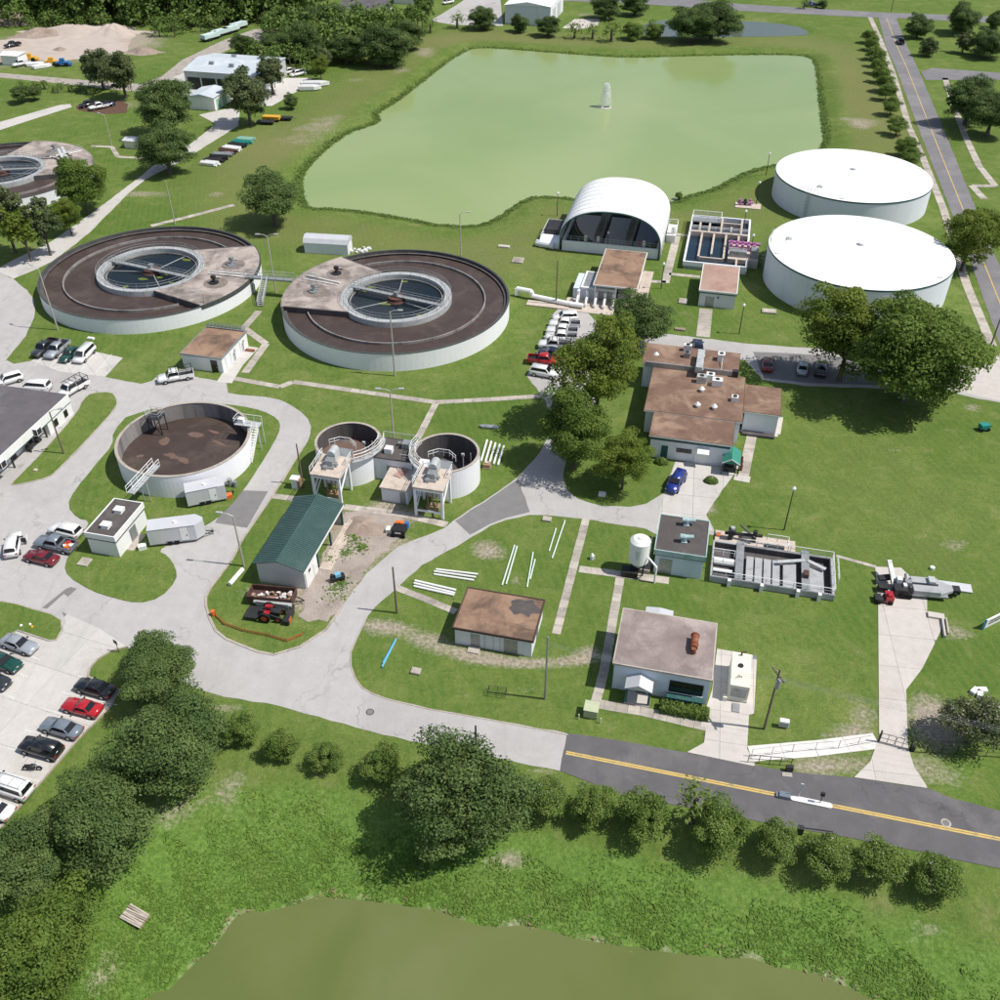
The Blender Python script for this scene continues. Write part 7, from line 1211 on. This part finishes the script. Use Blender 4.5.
# entrance signs, gate, road island
t = thing('site_sign', 'tall white sign board at the right edge with dark lettering', 'sign', G(983, 629), R(28)); MB().box(0, 4.6, -.1, .1, .1, 1.5).build('board', 'pipe_white', t); MB().box(-.12, 0, -.14, .14, 0, 1.6).build('post', 'sky_blue', t); mb = MB()
for j, ln in enumerate((3.4, 3.0)):
    x = .5
    while x < ln: w = random.uniform(.15, .3); mb.box(x, x+w, -.112, -.1, 1.0-j*.4, 1.25-j*.4); x += w+.08
mb.build('lettering', 'dark_metal', t)
pts_ = [G(x, y) for x, y in [(751, 757), (792, 752), (838, 748.5), (877, 741.5)]]; o_ = Vector(pts_[0]); t = thing('chain_fence', 'low dark chain link fence along the white ramp', 'fence', o_); f = MB()
for p, q in zip(pts_, pts_[1:]):
    p, q = p-o_, q-o_; n = max(1, round((q-p).length/2.2))
    for i in range(n+1): m = p.lerp(q, i/n); MB().cyl(m, m+Vector((0, 0, 1.3)), .03, 6).build('post', 'grey_metal', t)
    for z in (.1, 1.28): f.cyl(p+Vector((0, 0, z)), q+Vector((0, 0, z)), .014, 5)
f.build('rail', 'dark_metal', t)
a_, b_ = G(878.5, 742), G(909, 750); t = thing('swing_gate', 'dark double swing gate across the right driveway', 'gate', a_, math.atan2(b_.y-a_.y, b_.x-a_.x)); L_ = (b_-a_).length
for k in range(2):
    g = MB(); x0, x1 = k*L_/2+.05, (k+1)*L_/2-.05; [g.cyl((x0, 0, z), (x1, 0, z), .03, 6) for z in (.15, .8, 1.5)]; [g.cyl((x, 0, .15), (x, 0, 1.5), .03, 6) for x in (x0, (x0+x1)/2, x1)]; g.build('leaf', 'dark_metal', t)
for x in (-.05, L_+.05): MB().cyl((x, 0, 0), (x, 0, 1.9), .09, 8).build('gate_post', 'dark_metal', t)
MB().box(L_+.15, L_+.5, -.15, .2, 0, .8).build('gate_motor', 'dark_metal', t)
o_ = G(911, 752); t = thing('boundary_fence', 'thin boundary fence running right from the gate', 'fence', o_); d = (G(1120, 765)-o_); n = 14; f = MB()
for i in range(n+1): m = d*(i/n); MB().cyl(m, m+Vector((0, 0, 1.5)), .035, 6).build('post', 'dark_metal', t)
for z in (.1, .75, 1.45): f.cyl(Vector((0, 0, z)), d+Vector((0, 0, z)), .02, 5)
f.build('rail', 'dark_metal', t)
o_ = G(760, 770); t = thing('folded_gate', 'dark folded gate leaning beside the ramp end', 'gate', o_, R(-6)); mb = MB()
railing(mb, [(-1.2, .8, 0), (3.2, .8, 0)], 1.3, .04, 1.1); mb.build('leaf', 'dark_metal', t); MB().box(2.6, 3.3, 0, .4, .1, .8).build('gate_operator', 'dark_metal', t); MB().box(2.2, 3.2, -.6, -.1, 0, .12).build('pad', 'walk_concrete', t)
a_, b_ = G(793, 799), G(829, 806.5); d = b_-a_; t = thing('traffic_island', 'narrow white kerbed traffic island on the yellow centre line', 'island', (a_.x, a_.y, .055), math.atan2(d.y, d.x)); L_ = d.length; MB().prism(arc(.3, 90, 270, 8)+[(L_+p[0], p[1]) for p in arc(.3, -90, 90, 8)], 0, .16).build('kerb', 'pipe_white', t)
MB().box(-1.4, -.3, -.32, .32, 0, .45).box(-1.7, -1.2, -.28, .28, .0, .25).build('barrier_cabinet', 'car_steel', t); MB().cyl((.5, .3, .18), (.5, .3, 1.7), .05, 8).build('sign_post', 'galvanized', t); MB().box(.36, .64, .24, .3, 1.3, 2.3).build('sign', 'pipe_white', t); MB().cyl((L_-.9, .1, .18), (L_-.9, .1, 1.4), .05, 8).box(L_-1.1, L_-.7, 0, .25, 1.3, 1.75).build('card_reader', 'dark_metal', t)
t = thing('gate_barrier_post', 'dark barrier arm machine half hidden behind roadside shrubs', 'barrier', G(799, 833), SA); MB().box(-.25, .3, -.25, .25, 0, 1.0).build('cabinet', 'dark_metal', t); MB().bar((0, 0, .95), (3.0, .2, 1.0), .08, .1).build('arm', 'dark_metal', t)
t = thing('sign', 'small dark sign on a post at the car park entrance', 'sign', G(119, 652), R(-30)); MB().cyl((0, 0, 0), (0, 0, 1.9), .04, 6).build('post', 'dark_metal', t); MB().box(-.3, .3, -.06, -.02, 1.4, 2.0).build('plate', 'dark_metal', t)
# covers, slabs, pipes lying about
for x, y, sx, sy, lb, m_ in [(85, 563, 1.4, 1.4, 'square concrete cover on the lawn below the control building', 'walk_concrete'), (416, 672, 1.1, .9, 'square concrete cover on the lawn beside the curved road', 'walk_concrete'), (518, 261, 2.2, 2.4, 'square concrete pit cover right of the centre clarifier', 'walk_concrete'), (504, 247, 2.4, 1.0, 'flat concrete slab above the pit cover near the canopy', 'new_concrete'), (547, 520, 1.2, .9, 'square grate at the road bend on the centre lawn', 'walk_concrete'), (683, 302, 1.6, 2.0, 'small step slab left of the chlorine building', 'walk_concrete'), (769, 312, 2.6, 1.6, 'pale slab on grass beneath the nearer tank', 'walk_concrete'), (91, 339, 1.2, .6, 'small white slab below the left clarifier', 'pipe_white'), (602, 495, 1.0, .9, 'white valve box under the small bright tree', 'pipe_white'), (680, 330, 1.8, .8, 'loose stones on the lawn behind the main office', 'dirt'), (36, 471, .5, .5, 'tiny pale cover on the verge lawn', 'deck_concrete')]:
    t = thing('concrete_cover', lb, 'cover', G(x, y), SA); MB().box(-sx/2, sx/2, -sy/2, sy/2, 0, .28).build('slab', m_, t); MB().box(-sx*.4, sx*.4, -sy*.4, sy*.4, .28, .31).build('lid', m_, t)
t = thing('manhole', 'dark round manhole cover in the main road', 'manhole', G(370, 712, .032)); MB().cyl((0, 0, 0), (0, 0, .012), .45, 20).build('frame', 'dark_metal', t); MB().cyl((0, 0, .012), (0, 0, .018), .36, 20).build('lid', 'asphalt_patch', t)
t = thing('manhole', 'pale round manhole cover in the asphalt road near the right edge', 'manhole', G(946, 823, .057)); MB().cyl((0, 0, 0), (0, 0, .012), .5, 20).build('frame', 'walk_concrete', t); MB().cyl((0, 0, .012), (0, 0, .018), .34, 20).build('lid', 'asphalt_patch', t)
def pipes(label, lst, r_, mat, name='pipe_bundle'):
    o_ = G(*lst[0][0]); t = thing(name, label, 'pipes', o_)
    for a, b in lst: p, q = G(*a)-o_, G(*b)-o_; u = Vector((0, 0, r_+.02)); MB().cyl(p+u, q+u, r_, 8).build('pipe', mat, t)
pipes('white pipe lengths on grass, upper pair left of the storage building', [((434, 572), (476, 578)), ((434, 575), (474, 581)), ((436, 570), (478, 575))], .13, 'pipe_white'); pipes('white pipe lengths on grass, lower bundle beside the shed walk', [((414, 584), (455, 594)), ((415, 581.5), (456, 591)), ((414, 587), (454, 596))], .15, 'pipe_white')
pipes('pair of pale pipes on the centre lawn, left set', [((514.5, 546), (502, 586)), ((517, 547), (506, 585))], .11, 'pvc_pale'); pipes('pair of pale pipes on the centre lawn, middle set', [((533, 553), (527, 588)), ((535, 560), (530, 580))], .1, 'pvc_pale'); pipes('pale pipe on the centre lawn, right upper set short', [((556, 529), (549, 552))], .1, 'pvc_pale', 'single_pipe'); pipes('long pale pipe on the centre lawn nearest the walkway', [((565, 521), (552, 559))], .1, 'pvc_pale', 'single_pipe'); pipes('bright blue pipe lying on the lawn beside the curved road', [((396, 640), (382, 668)), ((395, 642), (383, 664))], .13, 'pvc_blue', 'single_pipe')
pipes('row of white frame tubes stacked right of the deep thickener', [((481+i*4.2, 462+i*1.0), (487+i*4.2, 441+i*1.5)) for i in range(5)], .16, 'pipe_white'); pipes('two long poles on the gravel beside the barn', [((333, 550), (352, 521)), ((331, 549), (350, 520))], .12, 'wood_light' if 'wood_light' in MATS else 'deck_concrete'); pipes('white culvert pipe lying by the barn corner', [((230, 586), (243, 571))], .3, 'pipe_white', 'culvert_pipe')
t = thing('pallet', 'small weathered crate beside the white frame tubes', 'crate', G(487, 467), R(-10)); MB().box(-.6, .6, -.6, .6, 0, .15).box(-.5, .5, -.5, .5, .15, .7).build('crate', 'wood', t); MB().box(-.3, .2, -.2, .2, .7, .9).build('lid', 'deck_concrete', t)
t = thing('cabinet', 'orange and white field cabinet by the road loop', 'cabinet', G(297, 487), SA); MB().box(-.55, .35, -.5, .5, 0, 1.6).build('box', 'pipe_white', t); MB().box(.36, .75, -.5, .5, 0, 1.5).build('door', 'wood', t); MB().box(-.7, .5, -.6, .6, 1.6, 1.75).build('lid', 'pipe_white', t)
for x, y, lb, c in [(143, 549, 'white ice chest beside the long trailer', 'pipe_white'), (229, 498, 'red hose box behind the short trailer', 'orange_plastic'), (935-0, 429, 'green bin', 'x')][:2]:
    t = thing('equipment_box', lb, 'box', G(x, y), R(20)); MB().box(-.5, .5, -.35, .35, 0, .6).build('box', c, t); MB().box(-.52, .52, -.37, .37, .6, .7).build('lid', c, t)
t = thing('bin_cart', 'green wheeled bin cart on the lawn near the footpath', 'cart', G(983, 430), R(10)); MB().box(-.7, .7, -.5, .5, .35, 1.1).build('bin', 'teal_plastic', t); [MB().cyl((x, -.6, .3), (x, -.5, .3), .3, 12).build('wheel', 'tyre', t) for x in (-.5, .5)]; MB().bar((.7, 0, .5), (1.4, 0, .6), .06, .06).build('handle', 'dark_metal', t)
t = thing('trough', 'grey boat shaped trough on the lawn right of the thickeners', 'trough', G(489, 428), R(-8)); MB().prism([(-1.6, 0), (-1, .4), (1, .4), (1.6, 0), (1, -.4), (-1, -.4)], .05, .4).build('hull', 'grey_metal', t)
t = thing('broken_platform', 'collapsed wooden fishing platform on the slope above the near pond', 'platform', (0, 0, 0)); p = G(134, 914, -1.6); t.location = (p.x, p.y, hz(p.x, p.y)); t.rotation_euler.z = R(-25)
for i in range(8): MB().box(-1.2, 1.2, -.75+i*.19, -.6+i*.19, .25+random.random()*.06, .33+random.random()*.02, random.uniform(-.05, .05)).build('plank', 'deck_concrete' if i % 2 else 'walk_concrete', t)
for x in (-1, 1): MB().box(x-.08, x+.08, -.7, .7, -.3, .25).build('joist', 'wood', t)
t = thing('rubbish', 'little scatter of bags on the corner lawn', 'litter', G(28, 626)); [MB().cone((x, y, 0), (x, y, .25), .25, .1, 7).build('bag', c, t) for x, y, c in ((-.8, 0, 'pipe_white'), (.2, .2, 'generator_cream'), (.6, -.2, 'yellow_machine'))]
t = thing('metal_frame', 'thin black metal frame standing on the lawn left of the bare pole', 'frame', G(497, 694), R(-10)); mb = MB(); railing(mb, [(-1, -.5, 0), (1, -.5, 0), (1, .5, 0), (-1, .5, 0)], .7, .03, 1.0, True); mb.build('frame', 'dark_metal', t)
t = thing('hydrant_group', 'dark red hydrant group beside the green shelter walkway', 'hydrant', G(741, 468), SA); [MB().cyl((0, y, 0), (0, y, .9), .2, 10).cone((0, y, .9), (0, y, 1.15), .22, .08, 10).build('hydrant', 'car_maroon', t) for y in (-.6, .6, 1.4)]
o = MB(); t = thing('debris_heap', 'white broken concrete piece above the flowering shrub at the right edge', 'debris', G(974, 692), R(20)); [MB().box(x-.5, x+.5, y-.3, y+.3, 0, .4, a).build('chunk', 'pipe_white', t) for x, y, a in ((0, 0, .3), (.9, -.2, -.4), (.2, -.6, .9))]
# office front bushes
for x, y, lb in [(711, 482, 'clipped bush at the office front left of the green shelter'), (661, 463, 'low dark bush at the office left corner')]:
    r_ = np.random.default_rng(int(x)); n = 420; d = r_.normal(size=(n, 3)); d /= np.linalg.norm(d, axis=1, keepdims=True); d[:, 2] = np.abs(d[:, 2]); t = thing('clipped_bush', lb, 'shrub', G(x, y), SA); link('foliage', quads_mesh('foliage', d*np.array([1.0, .7, .9]), d+r_.normal(size=(n, 3))*.4, np.full(n, .15), r_.random(n), 'leaf_shrub', .7, r_), t); MB().cone((0, 0, 0), (0, 0, .6), .06, .03, 6).build('stem', 'bark', t)
# fountain in the lake
c = G(607, 107, LAKE_Z); t = thing('fountain', 'white fountain jet rising from the middle of the lake', 'fountain', c); MB().disc(.9, .12, 20).cyl((0, 0, -.1), (0, 0, .12), .9, 20).build('float', 'dark_metal', t)
r_ = np.random.default_rng(8); n = 2600; h = 6.6*r_.random(n)**.75; rad = (.45+1.5*(1-h/7.2)**.7)*r_.random(n)**.6; a = r_.uniform(0, 6.28, n); C = np.stack([rad*np.cos(a)-.05*h-.9*(1-h/6.6)*r_.random(n), rad*np.sin(a), h], 1); C = C[h > .05]
link('spray', quads_mesh('spray', C, r_.normal(size=C.shape), np.full(len(C), .10), r_.random(len(C)), 'spray', .8, r_), t)
foam = MB().sheet(blobpoly(-.3, -.2, 1.9, 1.6, 16, 3), .03); foam.build('foam', 'white_paint', t)
# sand heaps
def mound(name, label, px, py, rx, ry, h, mat, seed, ang=0.):
    r_ = random.Random(seed); n, m = 28, 9; vs = [(0, 0, h*r_.uniform(.8, 1))]; fs = []
    for j in range(1, m+1):
        for i in range(n):
            q = j/m; a = 2*math.pi*i/n; k = 1+.18*math.sin(a*3+seed)+.1*math.sin(a*7); z = h*(math.cos(q*math.pi)*.5+.5)*r_.uniform(.72, 1.1); vs.append((rx*q*k*math.cos(a), ry*q*k*math.sin(a), z if j < m else -.05))
    fs += [(0, 1+i, 1+(i+1) % n) for i in range(n)]
    for j in range(1, m):
        for i in range(n): a, b = 1+(j-1)*n, 1+j*n; fs.append((a+i, b+i, b+(i+1) % n, a+(i+1) % n))
    o = MB().add(vs, fs); o.smooth = True; o = o.build(name, mat, None, G(px, py), R(ang)); tag(o, label, 'heap'); return o
mound('sand_heap', 'long pale sand heap at the back of the sand yard', 78, 33, 24, 7, 2.8, 'sand', 1); mound('sand_heap', 'darker sand heap at the left end of the sand yard', 42, 35, 12, 6, 2.4, 'dirt', 2); mound('sand_heap', 'pale sand heap at the right end of the sand yard', 113, 33, 10, 8, 3, 'sand', 4); mound('soil_heap', 'small dark soil heap in the sand yard', 60, 50, 2.5, 2, 1, 'dirt', 5); mound('wood_chip_heap', 'brown heap of branches right of the sand yard', 143, 53, 7, 3, 2, 'dirt', 6); mound('soil_heap', 'grey soil heap on gravel beside the barn', 362, 528, 3.2, 2.6, .8, 'dirt', 9); mound('soil_heap', 'grey earth heap at the upper left edge', 5, 22, 14, 6, 5, 'dirt', 11)
struct(MB().prism(jag(P([(-30, 42), (5, 40), (20, 36), (40, 29), (112, 24), (134, 30), (126, 54), (62, 61), (0, 58), (-30, 60)]), 3, .6), -.05, .04).build('sand_yard', 'sand'))
struct(MB().prism(jag(P([(76, 106), (85, 102), (120, 100), (128, 104), (126, 113), (100, 114), (78, 110)]), 2, .3), -.05, .04).build('mulch_bed', 'mulch'))
